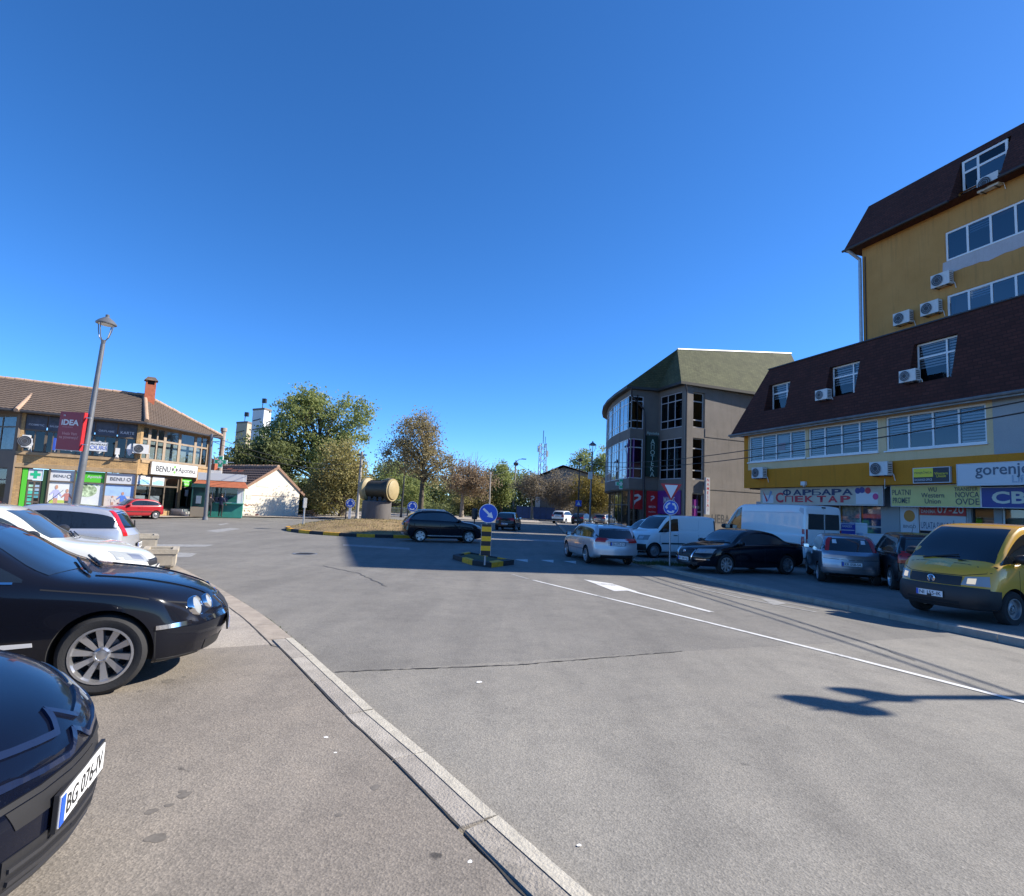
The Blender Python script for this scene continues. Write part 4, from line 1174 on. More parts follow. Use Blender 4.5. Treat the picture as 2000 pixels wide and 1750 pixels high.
# fascia under the eaves
for i in range(ne - 1):
    a, b = E3[i], E3[i + 1]
    mb.add([a, b, (b[0], b[1], b[2] - .22), (a[0], a[1], a[2] - .22)], [(0, 1, 2, 3)], 1)
mb.add([(p[0], p[1], p[2] - .2) for p in E3] , [tuple(range(ne))], 1)
grf = mb.build('roof', [M_SHINGREEN, pmat('fascia_dark', (.035, .036, .034), .6)], gb)
mb = MB(); mb.tube([R3[0], R3[1]], .1, 6); mb.build('ridge_cap', M_WHITE, grf)
mb = MB(); mb.tube([o3(c0 + Vector((-.1, -.35)), GZ - .2), o3(c0 + Vector((.05, -.18)), GZ - .8), o3(c0 + Vector((.05, -.18)), .2)], .07, 8); mb.build('downpipe', M_DARKMETAL, gb)
p_ = c2 + Vector((-.1, -.5))
mb = MB(); mb.tube([o3(p_, GZ - .1), o3(p_ + Vector((.1, .3)), GZ - .8), o3(c2 + (c1 - c2) * .45 + Vector((0, -.15)), GZ - 1.9), o3(c2 + (c1 - c2) * .5 + Vector((0, -.15)), GZ - 2.6), o3(c2 + (c1 - c2) * .5 + Vector((0, -.15)), .2)], .07, 8); mb.build('downpipe', M_DARKMETAL, gb)
# green pharmacy cross on the curved fascia
def cross_mesh(s, t=.16):
    a = s / 3
    return [(-a / 1, -s), (a, -s), (a, -a), (s, -a), (s, a), (a, a), (a, s), (-a, s), (-a, a), (-s, a), (-s, -a), (-a, -a)]
def pharmacy_cross(loc, rz, s, label):
    e = empty('pharmacy_cross', loc, rz, label, 'sign', 'green cross pharmacy signs')
    MB().prism_y(cross_mesh(s), -.09, .09).build('cross_body', pmat('cross_white', (.6, .7, .66), .4), e)
    MB().prism_y([(x * .82, z * .82) for x, z in cross_mesh(s)], -.1, .1).build('cross_face', pmat('cross_green', (.02, .42, .2), .4), e)
    MB().prism_y([(x * .4, z * .4) for x, z in cross_mesh(s)], -.108, .108).build('cross_core', pmat('cross_white', (.6, .7, .66), .4), e)
    mb = MB(); mb.box(s, s + .5, -.03, .03, -.03, .03); mb.build('bracket', M_STEEL, e)
    return e
q = at_y(1213, 945, 50.5); pharmacy_cross(q, math.radians(-10), .48, 'small green cross sign on the curved front of the grey building')
# upright furniture sign
q = S0.world(S0.uv(1381, 960)[0], .1, 0)
nz = (S0.uv(1381, 1005, .15)[1], S0.uv(1381, 933, .15)[1])
ns = S0.empty('furniture_banner', 'tall white upright sign with red letters on the concrete side wall', 'sign')
u = S0.uv(1381, 960, .2)[0]
MB().box(u - .2, u + .2, -.3, -.12, *nz).build('banner_body', M_SIGNWHITE, ns)
MB().box(u - .1, u + .1, -.12, -.001, nz[0] + .3, nz[0] + .4).build('bracket', M_STEEL, ns); MB().box(u - .1, u + .1, -.12, -.001, nz[1] - .4, nz[1] - .3).build('bracket', M_STEEL, ns)
for k, ch in enumerate('NAME\u0160TAJ'): lettering(ns, ch, M_LRED, u, -.305, nz[1] - .2 - k * (nz[1] - nz[0] - .25) / 8, h=.24)
# graffiti on the side wall
gl = S0.rect(1390, 1005, 1425, 1022)
put(lettering(None, 'HEBA', pmat('graffiti_dark', (.06, .06, .06), .7), (gl[0] + gl[1]) / 2, -.008, (gl[2] + gl[3]) / 2, w=gl[1] - gl[0], h=gl[3] - gl[2], name='graffiti'), S0, gb)
# ------------------------------------------------------------------ two storey pharmacy building on the left
def brick_nodes(nt, b):
    tc = N(nt, 'TexCoord'); sp = N(nt, 'SeparateXYZ'); cb = N(nt, 'CombineXYZ')
    nt.links.new(tc.outputs['Object'], sp.inputs[0]); nt.links.new(sp.outputs[0], cb.inputs[0]); nt.links.new(sp.outputs[2], cb.inputs[1])
    br = N(nt, 'TexBrick'); br.inputs['Scale'].default_value = 1.0
    br.inputs['Color1'].default_value = (.52, .33, .14, 1); br.inputs['Color2'].default_value = (.40, .25, .11, 1); br.inputs['Mortar'].default_value = (.2, .15, .1, 1)
    br.inputs['Brick Width'].default_value = .27; br.inputs['Row Height'].default_value = .085; br.inputs['Mortar Size'].default_value = .009
    nt.links.new(cb.outputs[0], br.inputs['Vector'])
    ns = N(nt, 'TexNoise', Scale=2.0, Detail=5.0); nt.links.new(tc.outputs['Object'], ns.inputs['Vector'])
    c = mixc(nt, .6, br.outputs[0], ramp(nt, ns.outputs['Fac'], [(.3, (.7, .7, .7)), (.7, (1.2, 1.2, 1.2))]), 'MULTIPLY')
    nt.links.new(c, b.inputs['Base Color']); b.inputs['Roughness'].default_value = .9
    bp = N(nt, 'Bump', Strength=.6, Distance=.015); bp.invert = True; nt.links.new(br.outputs['Fac'], bp.inputs['Height']); nt.links.new(bp.outputs[0], b.inputs['Normal'])
M_BRICK = node_mat('yellow_brick', brick_nodes)
def tile_nodes(c1, c2, c3):
    def fn(nt, b):
        tc = N(nt, 'TexCoord')
        a = N(nt, 'TexNoise', Scale=.8, Detail=6.0, Roughness=.7); v = N(nt, 'TexVoronoi', Scale=3.2); f = N(nt, 'TexNoise', Scale=18.0, Detail=4.0)
        for n in (a, v, f): nt.links.new(tc.outputs['Object'], n.inputs['Vector'])
        c = ramp(nt, a.outputs['Fac'], [(.3, c1), (.7, c2)])
        st = ramp(nt, v.outputs['Color'], [(.90, (0, 0, 0)), (.93, (1, 1, 1))])
        c = mixc(nt, st, c, c3)
        c = mixc(nt, .5, c, ramp(nt, f.outputs['Fac'], [(.3, (.6, .6, .6)), (.7, (1.3, 1.3, 1.3))]), 'MULTIPLY')
        nt.links.new(c, b.inputs['Base Color']); b.inputs['Roughness'].default_value = .9
    return fn
M_TILE = node_mat('roof_tile_brown', tile_nodes((.098, .072, .055), (.128, .094, .072), (.2, .13, .095)))
M_TILEDK = node_mat('roof_tile_dark', tile_nodes((.085, .06, .055), (.11, .078, .07), (.12, .08, .07)))
M_TILERED = node_mat('roof_tile_red', tile_nodes((.42, .12, .06), (.5, .17, .08), (.3, .1, .06)))
M_RIDGE = node_mat('ridge_tile_pale', tile_nodes((.36, .24, .16), (.44, .3, .21), (.5, .38, .3)))
def tiled(mb, a, b, c, d, row=.33, col=.26, lift=.045, mi=0):
    """courses of rounded tiles over the roof plane a (eave left), b (eave right), c (ridge right), d (ridge left)"""
    a, b, c, d = map(Vector, (a, b, c, d))
    nrm = ((b - a).cross(d - a)).normalized()
    if nrm.z < 0: nrm = -nrm
    n = max(2, int(max((d - a).length, (c - b).length) / row))
    for i in range(n):
        t0, t1 = i / n, min(1, (i + 1.12) / n)
        l0, r0_, l1, r1_ = a.lerp(d, t0), b.lerp(c, t0), a.lerp(d, t1), b.lerp(c, t1)
        m = max(1, int((r0_ - l0).length / col)) * 2
        base = len(mb.v)
        for k in range(m + 1):
            s = k / m; w = .035 * (1 if k % 2 else 0)
            mb.v.append(tuple(l0.lerp(r0_, s) + nrm * (lift + w)))
        for k in range(m + 1):
            s = k / m; w = .03 * (1 if k % 2 else 0)
            mb.v.append(tuple(l1.lerp(r1_, s) + nrm * (.006 + w)))
        for k in range(m + 1): mb.v.append(tuple(l0.lerp(r0_, k / m) - nrm * .03))
        for k in range(m):
            mb.f.append((base + k, base + k + 1, base + m + 2 + k, base + m + 1 + k)); mb.m.append(mi)
            mb.f.append((base + 2 * m + 2 + k, base + 2 * m + 3 + k, base + k + 1, base + k)); mb.m.append(mi)
    mb.add([a - nrm * .03, b - nrm * .03, c - nrm * .03, d - nrm * .03], [(0, 1, 2, 3)], mi)
def ridge_tiles(parent, a, b, r=.13, step=.36, mat=None):
    """half-round ridge tiles one by one, slightly overlapping"""
    a, b = Vector(a), Vector(b); n = max(1, int((b - a).length / step)); d = (b - a) / n
    for i in range(n):
        mb = MB(); p = a + d * i + Vector((0, 0, rnd.uniform(-.012, .015)))
        mb.tube([p, p + d * 1.06], [r * 1.08, r * .92], 8); mb.build('ridge_tile', mat or M_RIDGE, parent, angle=60)

BZ = 6.75
A0, A1, B1 = Vector((-31.95, 36.75)), Vector((-26.45, 40.5)), Vector((-25.4, 48.2))
BA, BB = Facade(A0, A1, .1), Facade(A1, B1, .1)
bu = empty('pharmacy_building', (A1.x, A1.y, .1), 0, 'two storey brick pharmacy with brown tiled roof and shop windows', 'building')
ZU = lambda f, px, py: f.uv(px, py)[1]
zup = (ZU(BA, 262, 869) + .05, ZU(BA, 262, 842))            # upper window lights
zu0, zu1, zu2 = 4.0, 5.45, 6.2                               # sill, transom, head
zs1 = 2.95                                                   # head of the shop front
def px_u(f, px, py): return f.uv(px, py)[0]
# --- wall A
mb = MB()
ua = [max(.05, px_u(BA, 46, 850)), px_u(BA, 90, 850), px_u(BA, 118, 850), px_u(BA, 184, 855), px_u(BA, 228, 860), px_u(BA, 266, 865)]
shA = [(ua[0], ua[-1], zu0, zu2 + .3), (px_u(BA, 37, 960), px_u(BA, 262, 960), .35, zs1)]
holed(mb, 0, BA.len, -.1, BZ, shA, depth=.3)
put(mb.build('front_wall', M_BRICK), BA, bu)
put(MB().box(0, BA.len - .02, -.05, -.002, zs1 + .02, zs1 + .3).build('lower_band', pmat('band_tan', (.36, .25, .14), .8, var=.2, scale=3)), BA, bu)
put(MB().box(0, BA.len - .02, -.06, -.002, zu0 - .2, zu0 - .01).build('sill_band', pmat('band_tan', (.36, .25, .14), .8, var=.2, scale=3)), BA, bu)
M_DECAL = pmat('white_decal', (.6, .63, .68), .5)
M_TRANS = pmat('transom_navy', (.06, .06, .085), .4, var=.5, scale=3)
for i in range(5):
    a, b = ua[i], ua[i + 1]
    put(window(None, a, b, zu0, zu1, cols=2, y=.2, bar=.07, frame=M_BROWNFRAME, glass=M_GLASSDK, bdepth=.4), BA, bu)
    tr = put(MB().box(a + .03, b - .03, .16, .2, zu1 + .05, zu2 + .25).build('transom_panel', M_TRANS), BA, bu)
    lettering(tr, ('COSMETIC', 'SALON', 'STUDIO', 'ORIFLAME', 'KARTE')[i], M_DECAL, (a + b) / 2, .15, zu1 + .35, w=.7 * (b - a))
    put(MB().box(a - .05, b + .05, .1, .22, zu1 - .04, zu1 + .05).build('transom_bar', M_BROWNFRAME), BA, bu)
    # torn white film on the lights: irregular rounded shapes
    rr = random.Random(i + 3)
    for k in range(2):
        cx = a + (b - a) * (.28 + .44 * k); cz = zu0 + .62; r_ = (b - a) * .19
        pts = [(cx + r_ * math.cos(w) * rr.uniform(.7, 1.15), cz + .5 * math.sin(w) * rr.uniform(.55, 1.1)) for w in np.linspace(0, 6.0, 11)]
        if (i + k) % 3 != 1: put(MB().prism_y(pts, .145, .149).build('window_film', M_DECAL), BA, bu)
# shop front A: three printed bays, green door on the left
pa = [px_u(BA, 91, 970), px_u(BA, 142, 970), px_u(BA, 202, 970), px_u(BA, 262, 970)]
M_SKYP = pmat('print_sky', (.38, .55, .8), .5, var=.15, scale=1.5); M_SAND = pmat('print_sand', (.66, .58, .52), .5, var=.1, scale=2)
M_SKIN = pmat('print_skin', (.55, .3, .2), .5); M_LAV = pmat('print_lavender', (.45, .46, .72), .5); M_LIME = pmat('print_lime', (.45, .55, .1), .5); M_LEAFP = pmat('print_leaf', (.12, .25, .05), .5, var=.6, scale=5, col2=(.5, .6, .4))
M_PALEP = pmat('print_pale', (.68, .7, .68), .5, var=.08, scale=2); M_ROSE = pmat('print_rose', (.5, .2, .17), .5); M_BLUEP = pmat('print_blue', (.1, .22, .65), .5)
zmid = zs1 - .78
for i in range(3):
    a, b = pa[i] + .05, pa[i + 1] - .05
    w = b - a
    top = put(MB().box(a, b, .1, .14, zmid + .04, zs1 - .03).build('shop_fascia', M_GREEN if i == 1 else M_SIGNWHITE), BA, bu)
    if i == 1: lettering(top, 'Apoteka', M_SIGNWHITE, (a + b) / 2 + .25, .09, zmid + .4, w=.55 * w)
    else:
        lettering(top, 'BENU', M_LGREY, a + .38 * w, .09, zmid + .35, w=.5 * w)
        MB().lathe([(.13, 0), (.09, 0), (.09, -.008), (.13, -.008)], (a + .78 * w, .095, zmid + .35), 'y', 8, closed=True).build('emblem', M_LGREY, top)
    bg = put(MB().box(a, b, .1, .14, .42, zmid - .04).build('window_print', (M_PALEP, M_PALEP, M_SAND)[i]), BA, bu)
    h = zmid - .46
    def shape(pts, m, y=.094): MB().prism_y([(a + x * w, .42 + z * h) for x, z in pts], y, y + .004).build('print_shape', m, bg)
    def figure(cx, z0, s, top_m, leg_m, y=.09):
        # a plain standing figure: legs, torso with arms, head
        shape([(cx - .07 * s, z0), (cx - .01 * s, z0), (cx, z0 + .28 * s), (cx + .04 * s, z0), (cx + .1 * s, z0), (cx + .09 * s, z0 + .36 * s), (cx - .09 * s, z0 + .36 * s)], leg_m, y)
        shape([(cx - .1 * s, z0 + .34 * s), (cx + .1 * s, z0 + .34 * s), (cx + .09 * s, z0 + .55 * s), (cx + .24 * s, z0 + .42 * s), (cx + .26 * s, z0 + .46 * s), (cx + .1 * s, z0 + .68 * s), (cx - .1 * s, z0 + .68 * s), (cx - .27 * s, z0 + .5 * s), (cx - .24 * s, z0 + .46 * s), (cx - .09 * s, z0 + .56 * s)], top_m, y - .004)
        shape([(cx + .065 * s * math.cos(q), z0 + .79 * s + .09 * s * math.sin(q)) for q in np.linspace(0, 5.8, 12)], M_SKIN, y - .008)
    if i == 0:
        shape([(.05, .02), (.7, .02), (.72, .3), (.08, .3)], M_LIME); figure(.32, .05, .95, M_LAV, M_SKIN); figure(.78, .0, .85, M_ROSE, M_LGREY)
    elif i == 1:
        shape([(.42 + .36 * math.cos(q), .72 + .26 * math.sin(q)) for q in np.linspace(0, 5.9, 16)], M_LEAFP)
        for k in range(4): shape([(.08 + .2 * k, .95), (.2 + .2 * k, .98), (.24 + .2 * k, .88)], M_LEAFP)
        shape([(.35, .02), (.6, .04), (.68, .15), (.45, .16)], M_LEAFP)
    else:
        shape([(.0, .55), (1, .55), (1, 1), (.0, 1)], M_SKYP, .096); figure(.62, .06, .75, M_BLUEP, M_SKIN); figure(.28, .12, .5, M_SAND, M_SKIN)
for i in range(4):
    u = pa[i]; put(MB().box(u - .05, u + .05, .0, .2, .35, zs1).build('shop_mullion', M_BROWNFRAME), BA, bu)
put(MB().box(pa[0], pa[3], .02, .2, zmid - .04, zmid + .04).build('shop_transom', M_BROWNFRAME), BA, bu)
put(MB().box(pa[0] - .05, pa[3] + .1, -.08, .2, -.05, .4).build('shop_plinth', M_STONE), BA, bu)
# green side door
gd = [px_u(BA, 37, 960) + .05, pa[0] - .05]
u_ = lambda t: gd[0] + (gd[1] - gd[0]) * t
put(MB().box(u_(0), u_(.2), .05, .12, .3, zs1 - .05).build('green_strip', M_GREEN), BA, bu)
put(MB().box(u_(.8), u_(1), .05, .12, .3, zs1 - .05).build('green_strip', pmat('strip_darkgreen', (.02, .06, .015), .5)), BA, bu)
dr = put(window(None, u_(.22), u_(.78), .3, zs1 - .8, cols=2, rows=(.25, .5, .75), y=.15, bar=.09, frame=M_BROWNFRAME, glass=M_GLASSDK, name='shop_door'), BA, bu)
for k, (cx, cz, m) in enumerate(((.28, .62, (.35, .62, .45)), (.28, .4, (.08, .45, .35)), (.28, .16, (.08, .42, .33)), (.7, .62, (.3, .4, .5)), (.7, .38, (.1, .35, .4)))):
    a, b = u_(.22) + (u_(.78) - u_(.22)) * (cx - .17), u_(.22) + (u_(.78) - u_(.22)) * (cx + .17)
    put(MB().box(a, b, .1, .104, .3 + cz * 1.9, .3 + cz * 1.9 + .4).build('door_poster', pmat('poster_mint_%d' % k, m, .5, var=.3, scale=4)), BA, bu)
tp = put(MB().box(u_(.22), u_(.78), .08, .12, zs1 - .75, zs1 - .05).build('door_fascia', M_SIGNWHITE), BA, bu)
MB().prism_y([((u_(.5)) + x, zs1 - .4 + z) for x, z in cross_mesh(.26)], .07, .078).build('cross_print', pmat('cross_green', (.02, .42, .2), .4), tp)
# --- wall B
ubx = [px_u(BB, x, 880) for x in (277, 293, 324, 353, 384, 418)]
ubx = [max(.08, ubx[0])] + ubx[1:5] + [BB.len - .25]
shB = [(ubx[0], ubx[-1], zu0, zu2 + .3), (.1, px_u(BB, 352, 960) + .0, .35, zs1), (px_u(BB, 353.5, 960), px_u(BB, 380, 960), .55, zs1)]
mb = MB(); holed(mb, 0, BB.len, -.1, BZ, shB, depth=.3)
mb.add([(BB.len, 0, -.1), (BB.len, 6, -.1), (BB.len, 6, BZ), (BB.len, 0, BZ)], [(0, 1, 2, 3)])
put(mb.build('side_wall', M_BRICK), BB, bu)
for i in range(5):
    put(window(None, ubx[i], ubx[i + 1], zu0, zu2 + .28, cols=2 if i in (1, 4) else 1, rows=(.62,), y=.2, bar=.14, frame=pmat('frame_tan', (.3, .235, .17), .6, var=.15, scale=4), glass=M_GLASS, bdepth=.5, back_mat=pmat('curtain_grey', (.42, .46, .43), .9, var=.2, scale=6, stretch=(6, 6, .1))), BB, bu)
w_ = shB[1]
put(window(None, w_[0], w_[1] - .1, w_[2], w_[3], cols=3, rows=(.7,), y=.18, bar=.11, frame=M_BROWNFRAME, glass=M_GLASS, bdepth=1.0, name='shop_window'), BB, bu)
for k in range(2):
    a = w_[0] + (w_[1] - w_[0]) * (.03 + .32 * k); b = a + (w_[1] - w_[0]) * .27
    pp = put(MB().box(a, b, .1, .105, zs1 - .72, zs1 - .08).build('window_poster', M_SIGNWHITE), BB, bu)
    MB().prism_y([(a + .05, zs1 - .68), (b - .05, zs1 - .68), (b - .05, zs1 - .4), ((a + b) / 2, zs1 - .3), (a + .05, zs1 - .5)], .094, .098).build('poster_print', pmat('print_aqua', (.25, .5, .75), .5, var=.3, scale=4), pp)
    put(MB().box(a + .2, b - .1, .3, .305, 1.0, 1.45).build('notice_sheet', M_SIGNWHITE), BB, bu)
d_ = shB[2]
put(window(None, d_[0], d_[1], .55, zs1 - .7, cols=2, widths=(0, .6, 1), y=.18, bar=.12, frame=M_BROWNFRAME, glass=M_GLASSDK, name='shop_door'), BB, bu)
gp_ = put(MB().box(d_[0], d_[1] - .3, .08, .12, zs1 - .66, zs1 - .02).build('door_sign', M_GREEN), BB, bu)
lettering(gp_, 'APOTEKA', M_SIGNWHITE, (d_[0] + d_[1]) / 2 - .15, .07, zs1 - .28, w=1.0, h=.14); lettering(gp_, 'BENU', M_SIGNWHITE, (d_[0] + d_[1]) / 2 - .15, .07, zs1 - .5, w=.6, h=.14)
put(MB().box(d_[0] + .6, d_[0] + .95, .1, .104, 1.5, 2.0).build('notice_sheet', M_SIGNWHITE), BB, bu)
sg_ = (px_u(BB, 293, 895), px_u(BB, 383, 900))
sgn = put(slab_sign(None, sg_[0], sg_[1], zs1 + .1, zs1 + .98, -.2, M_SIGNWHITE, name='pharmacy_sign'), BB, bu)
wl = sg_[1] - sg_[0]
lettering(sgn, 'BENU', M_LGREY, sg_[0] + .24 * wl, -.212, zs1 + .52, w=.3 * wl, bold=.02); lettering(sgn, 'Apoteka', M_LGREY, sg_[0] + .76 * wl, -.212, zs1 + .5, w=.4 * wl)
for k in range(4):
    w = k * math.pi / 2
    MB().prism_y([(sg_[0] + .48 * wl + .22 * math.cos(w + q) * r_, zs1 + .55 + .22 * math.sin(w + q) * r_) for q, r_ in ((-.5, .5), (-.6, 1.2), (0, 1.5), (.6, 1.2), (.5, .5))], -.216, -.206).build('emblem', pmat('emblem_green', (.2, .5, .12), .5) if k % 2 else M_LGREY, sgn)
put(MB().box(ubx[0], BB.len - .05, -.06, -.002, zu0 - .2, zu0 - .01).build('sill_band', pmat('band_tan', (.36, .25, .14), .8, var=.2, scale=3)), BB, bu)
# steps to the door
stp = MB()
for k in range(3): stp.box(d_[0] - .9 + .0 * k, d_[1] + .9 - .28 * k, -1.5 + .28 * k, -.0, -.05, .17 + .17 * k)
put(stp.build('entrance_steps', M_STONE), BB, bu)
hr = MB()
for u in (d_[1] + .3,): hr.tube([(u, -1.3, .5), (u, -1.3, 1.3), (u, -.2, 1.5), (u, -.2, .5)], .025, 6)
put(hr.build('handrail', M_DARKMETAL), BB, bu)
# lamps, air conditioner, small signs
for fac, px, py, w, h, lab in ((BA, 274, 886, .95, .66, 'white air conditioner beside the pharmacy sign on the corner'), (BA, 50, 874, .42, .8, 'upright white box unit on the brick band near the dark wing')):
    u, z = fac.uv(px, py, .2); air_conditioner(fac, u, z, w, h, label=lab)
u, z = BA.uv(189, 872, .15)
hs = put(slab_sign(None, px_u(BA, 168, 872), px_u(BA, 209, 877), z - .3, z + .3, -.2, M_SIGNWHITE, name='tour_sign'), BA, bu)
lettering(hs, 'EUROPEAN', M_LGREY, u, -.212, z + .15, w=1.1, h=.12); lettering(hs, 'TOURS', pmat('lettering_blue', (.12, .18, .5), .5), u, -.212, z - .08, w=1.2, h=.26)
u, z = BA.uv(229, 885, .15); ml_ = MB(); ml_.box(u - .13, u + .13, -.18, -.02, z - .1, z + .35); ml_.tube([(u, -.1, z - .1), (u, -.3, z - .35)], [.05, .12], 8); put(ml_.build('wall_lamp', M_ACWHITE), BA, bu)
u, z = BA.uv(107, 868, .3); bs = MB(); bs.box(u - .06, u + .06, -.75, -.05, z - .4, z + .4); put(bs.build('blade_sign', pmat('sign_cobalt', (.03, .08, .4), .4)), BA, bu)
# --- dark wing in front of its left end
W1 = Vector((A0.x + .05, A0.y - .06)); W0 = W1 + Vector((-9, 2.6))
BW = Facade(W0, W1, .1)
M_WING = node_mat('wing_brown', wall_nodes((.16, .125, .1), (.2, .16, .125), (.1, .08, .07), .8, .3))
mb = MB(); holed(mb, 0, BW.len, -.1, BZ - .15, [(BW.len - 3.0, BW.len - .25, 4.0, 6.3), (BW.len - 3.4, BW.len - .5, .3, 2.9)], depth=.2)
mb.add([(BW.len, 0, -.1), (BW.len, 1.2, -.1), (BW.len, 1.2, BZ - .15), (BW.len, 0, BZ - .15)], [(0, 1, 2, 3)]); put(mb.build('wing_wall', M_WING), BW, bu)
put(window(None, BW.len - 3.0, BW.len - .25, 4.0, 6.3, cols=2, rows=(.68,), y=.15, bar=.09, frame=M_BROWNFRAME, glass=M_GLASS, back_mat=pmat('poster_steel', (.12, .16, .22), .5, var=.5, scale=1.5, col2=(.3, .38, .45)), bdepth=.2), BW, bu)
put(window(None, BW.len - 3.4, BW.len - .5, .3, 2.9, cols=2, rows=(.7,), y=.15, bar=.09, frame=M_BROWNFRAME, glass=M_GLASS, name='shop_window', bdepth=.5), BW, bu)
# --- roof
w3 = lambda p, z: (p[0] - A1.x, p[1] - A1.y, z - .1)
inA, inB = -BA.n, -BB.n
eA0, eA1, eB1 = (-33.2, 35.2), (-25.95, 40.15), (-24.85, 48.6)
eA0 = (A0.x - 2.4 + BA.n.x * .55, A0.y - 1.64 + BA.n.y * .55)
RZ_ = 9.25
rp1 = at_z(283, 773, RZ_); rp0 = at_z(118, 764, RZ_)
rp1 = Vector((rp1.x, rp1.y)); rp0 = Vector((rp0.x, rp0.y)); rpl = rp1 + Vector(eA0) - Vector(eA1)
mb = MB()
tiled(mb, w3(eA0, BZ - .05), w3(eA1, BZ - .05), w3(rp1, RZ_), w3(rpl, RZ_))
tiled(mb, w3(eA1, BZ - .05), w3(eB1, BZ - .05), w3((rp1.x + .05, rp1.y + .1), RZ_), w3(rp1, RZ_))
back = (rp1.x - 5, rp1.y + 4.5)
mb.add([w3(eB1, BZ - .05), w3(rp1, RZ_), w3(rpl, RZ_), w3((rpl.x - 5, rpl.y + 6), BZ), w3((eB1[0] - 9, eB1[1] + 4), BZ)], [(0, 1, 4), (1, 2, 3, 4)])
brf = mb.build('roof', M_TILE, bu, angle=50)
ridge_tiles(brf, w3(rp1, RZ_ + .03), w3(eA1, BZ + .1), .15); ridge_tiles(brf, w3(rp1, RZ_ + .03), w3(eB1, BZ + .1), .15); ridge_tiles(brf, w3(rpl, RZ_ + .05), w3(rp1, RZ_ + .05), .12, .5)
mb = MB()
mb.tube([w3((eA0[0] + BA.n.x * .06, eA0[1] + BA.n.y * .06), BZ - .12), w3((eA1[0] + .06, eA1[1] - .06), BZ - .12), w3((eB1[0] + .07, eB1[1]), BZ - .12)], .09, 8)
mb.add([w3(eA0, BZ - .1), w3(eA1, BZ - .1), w3((A1.x - .3, A1.y + .2), BZ - .1), w3((A0.x - 2.5, A0.y - 1.2), BZ - .1)], [(0, 1, 2, 3)]); mb.add([w3(eA1, BZ - .1), w3(eB1, BZ - .1), w3((B1.x - .3, B1.y), BZ - .1), w3((A1.x - .3, A1.y + .2), BZ - .1)], [(0, 1, 2, 3)])
mb.build('gutter', M_DARKMETAL, bu)
# wing roof: small hipped roof of its own
q0 = BW.world(BW.len + .5, .6, 0); q1 = BW.world(-1, .6, 0); mid = BW.world(BW.len - 2.6, -2.6, 0); back_ = BW.world(BW.len + .4, -3.2, 0)
mb = MB(); tiled(mb, w3(q1, BZ - .2), w3(q0, BZ - .2), w3(mid, BZ + 1.9), w3(BW.world(0, -2.6, 0), BZ + 1.9)); tiled(mb, w3(q0, BZ - .2), w3(back_, BZ + .35), w3(mid, BZ + 1.9), w3(mid, BZ + 1.88))
wr = mb.build('wing_roof', M_TILE, bu, angle=50)
ridge_tiles(wr, w3(mid, BZ + 1.95), w3(q0, BZ - .1), .14)
# chimney with cap
cp = at_z(292, 775, RZ_ - .1); ch = empty('chimney', (cp.x - A1.x, cp.y - A1.y, RZ_ - .9), math.radians(35), parent=bu)
M_CHIM = pmat('chimney_brick', (.42, .12, .06), .85, var=.25, scale=6)
ch.scale = (.82, .82, .92)
mb = MB(); mb.box(-.42, .42, -.42, .42, 0, 1.75)
for sx in (-1, 1):
    for sy in (-1, 1): mb.box(sx * .42 - (.14 if sx > 0 else 0), sx * .42 + (0 if sx > 0 else .14), sy * .42 - (.14 if sy > 0 else 0), sy * .42 + (0 if sy > 0 else .14), 1.75, 2.1)
mb.build('stack', M_CHIM, ch); mb = MB(); mb.box(-.3, .3, -.3, .3, 1.75, 2.08); mb.build('flue', M_DARK, ch)
mb = MB(); mb.add([(-.56, -.56, 2.1), (.56, -.56, 2.1), (.56, .56, 2.1), (-.56, .56, 2.1), (-.3, -.3, 2.42), (.3, -.3, 2.42), (.3, .3, 2.42), (-.3, .3, 2.42)], [(3, 2, 1, 0), (4, 5, 6, 7), (0, 1, 5, 4), (1, 2, 6, 5), (2, 3, 7, 6), (3, 0, 4, 7)]); mb.build('cap', M_TILE, ch)
# flue pipe on the far corner
fp = at_y(431, 900, 49.5); fpe = (fp.x - A1.x, fp.y - A1.y)
mb = MB(); mb.tube([(fpe[0], fpe[1], 2.5), (fpe[0] + .02, fpe[1], at_y(436, 845, 49.5).z)], .2, 10); mb.tube([(fpe[0] + .02, fpe[1], at_y(436, 845, 49.5).z), (fpe[0] + .02, fpe[1], at_y(436, 838, 49.5).z)], .27, 10); mb.build('flue_pipe', pmat('pipe_rust', (.33, .27, .22), .7, var=.3, scale=3), bu)
q = at_y(431, 902, 46.8); pharmacy_cross((q.x, q.y, q.z), math.radians(12), .5, 'green cross sign on a bracket at the corner of the brick pharmacy')

# ------------------------------------------------------------------ cream gable house
H0, H1 = Vector((-23.8, 51.2)), Vector((-20.7, 56.5))
HF = Facade(H0, H1, .08)
ho = HF.empty('gable_house', 'cream gable house with dark tiled roof and graffiti on the end wall', 'house')
hz = HF.uv(592, 963)[1]; apex = HF.uv(557, 916); hz0 = HF.uv(489, 953)[1]
hz = (hz + hz0) / 2
au = HF.len * .55
hd = 15.0
mb = MB(); mb.prism_y([(0, -.1), (HF.len, -.1), (HF.len, hz), (au, apex[1]), (0, hz)], 0, hd); mb.build('wall', M_HOUSE, ho)
mb = MB(); o_ = .12
k0_ = (apex[1] - hz) / au; k1_ = (apex[1] - hz) / (HF.len - au)
eL, eR = (-.9, hz - .9 * k0_), (HF.len + .55, hz - .55 * k1_)
tiled(mb, (eL[0], hd + o_, eL[1] + .12), (eL[0], -o_, eL[1] + .12), (au, -o_, apex[1] + .12), (au, hd + o_, apex[1] + .12), row=.42, col=.34, lift=.07)
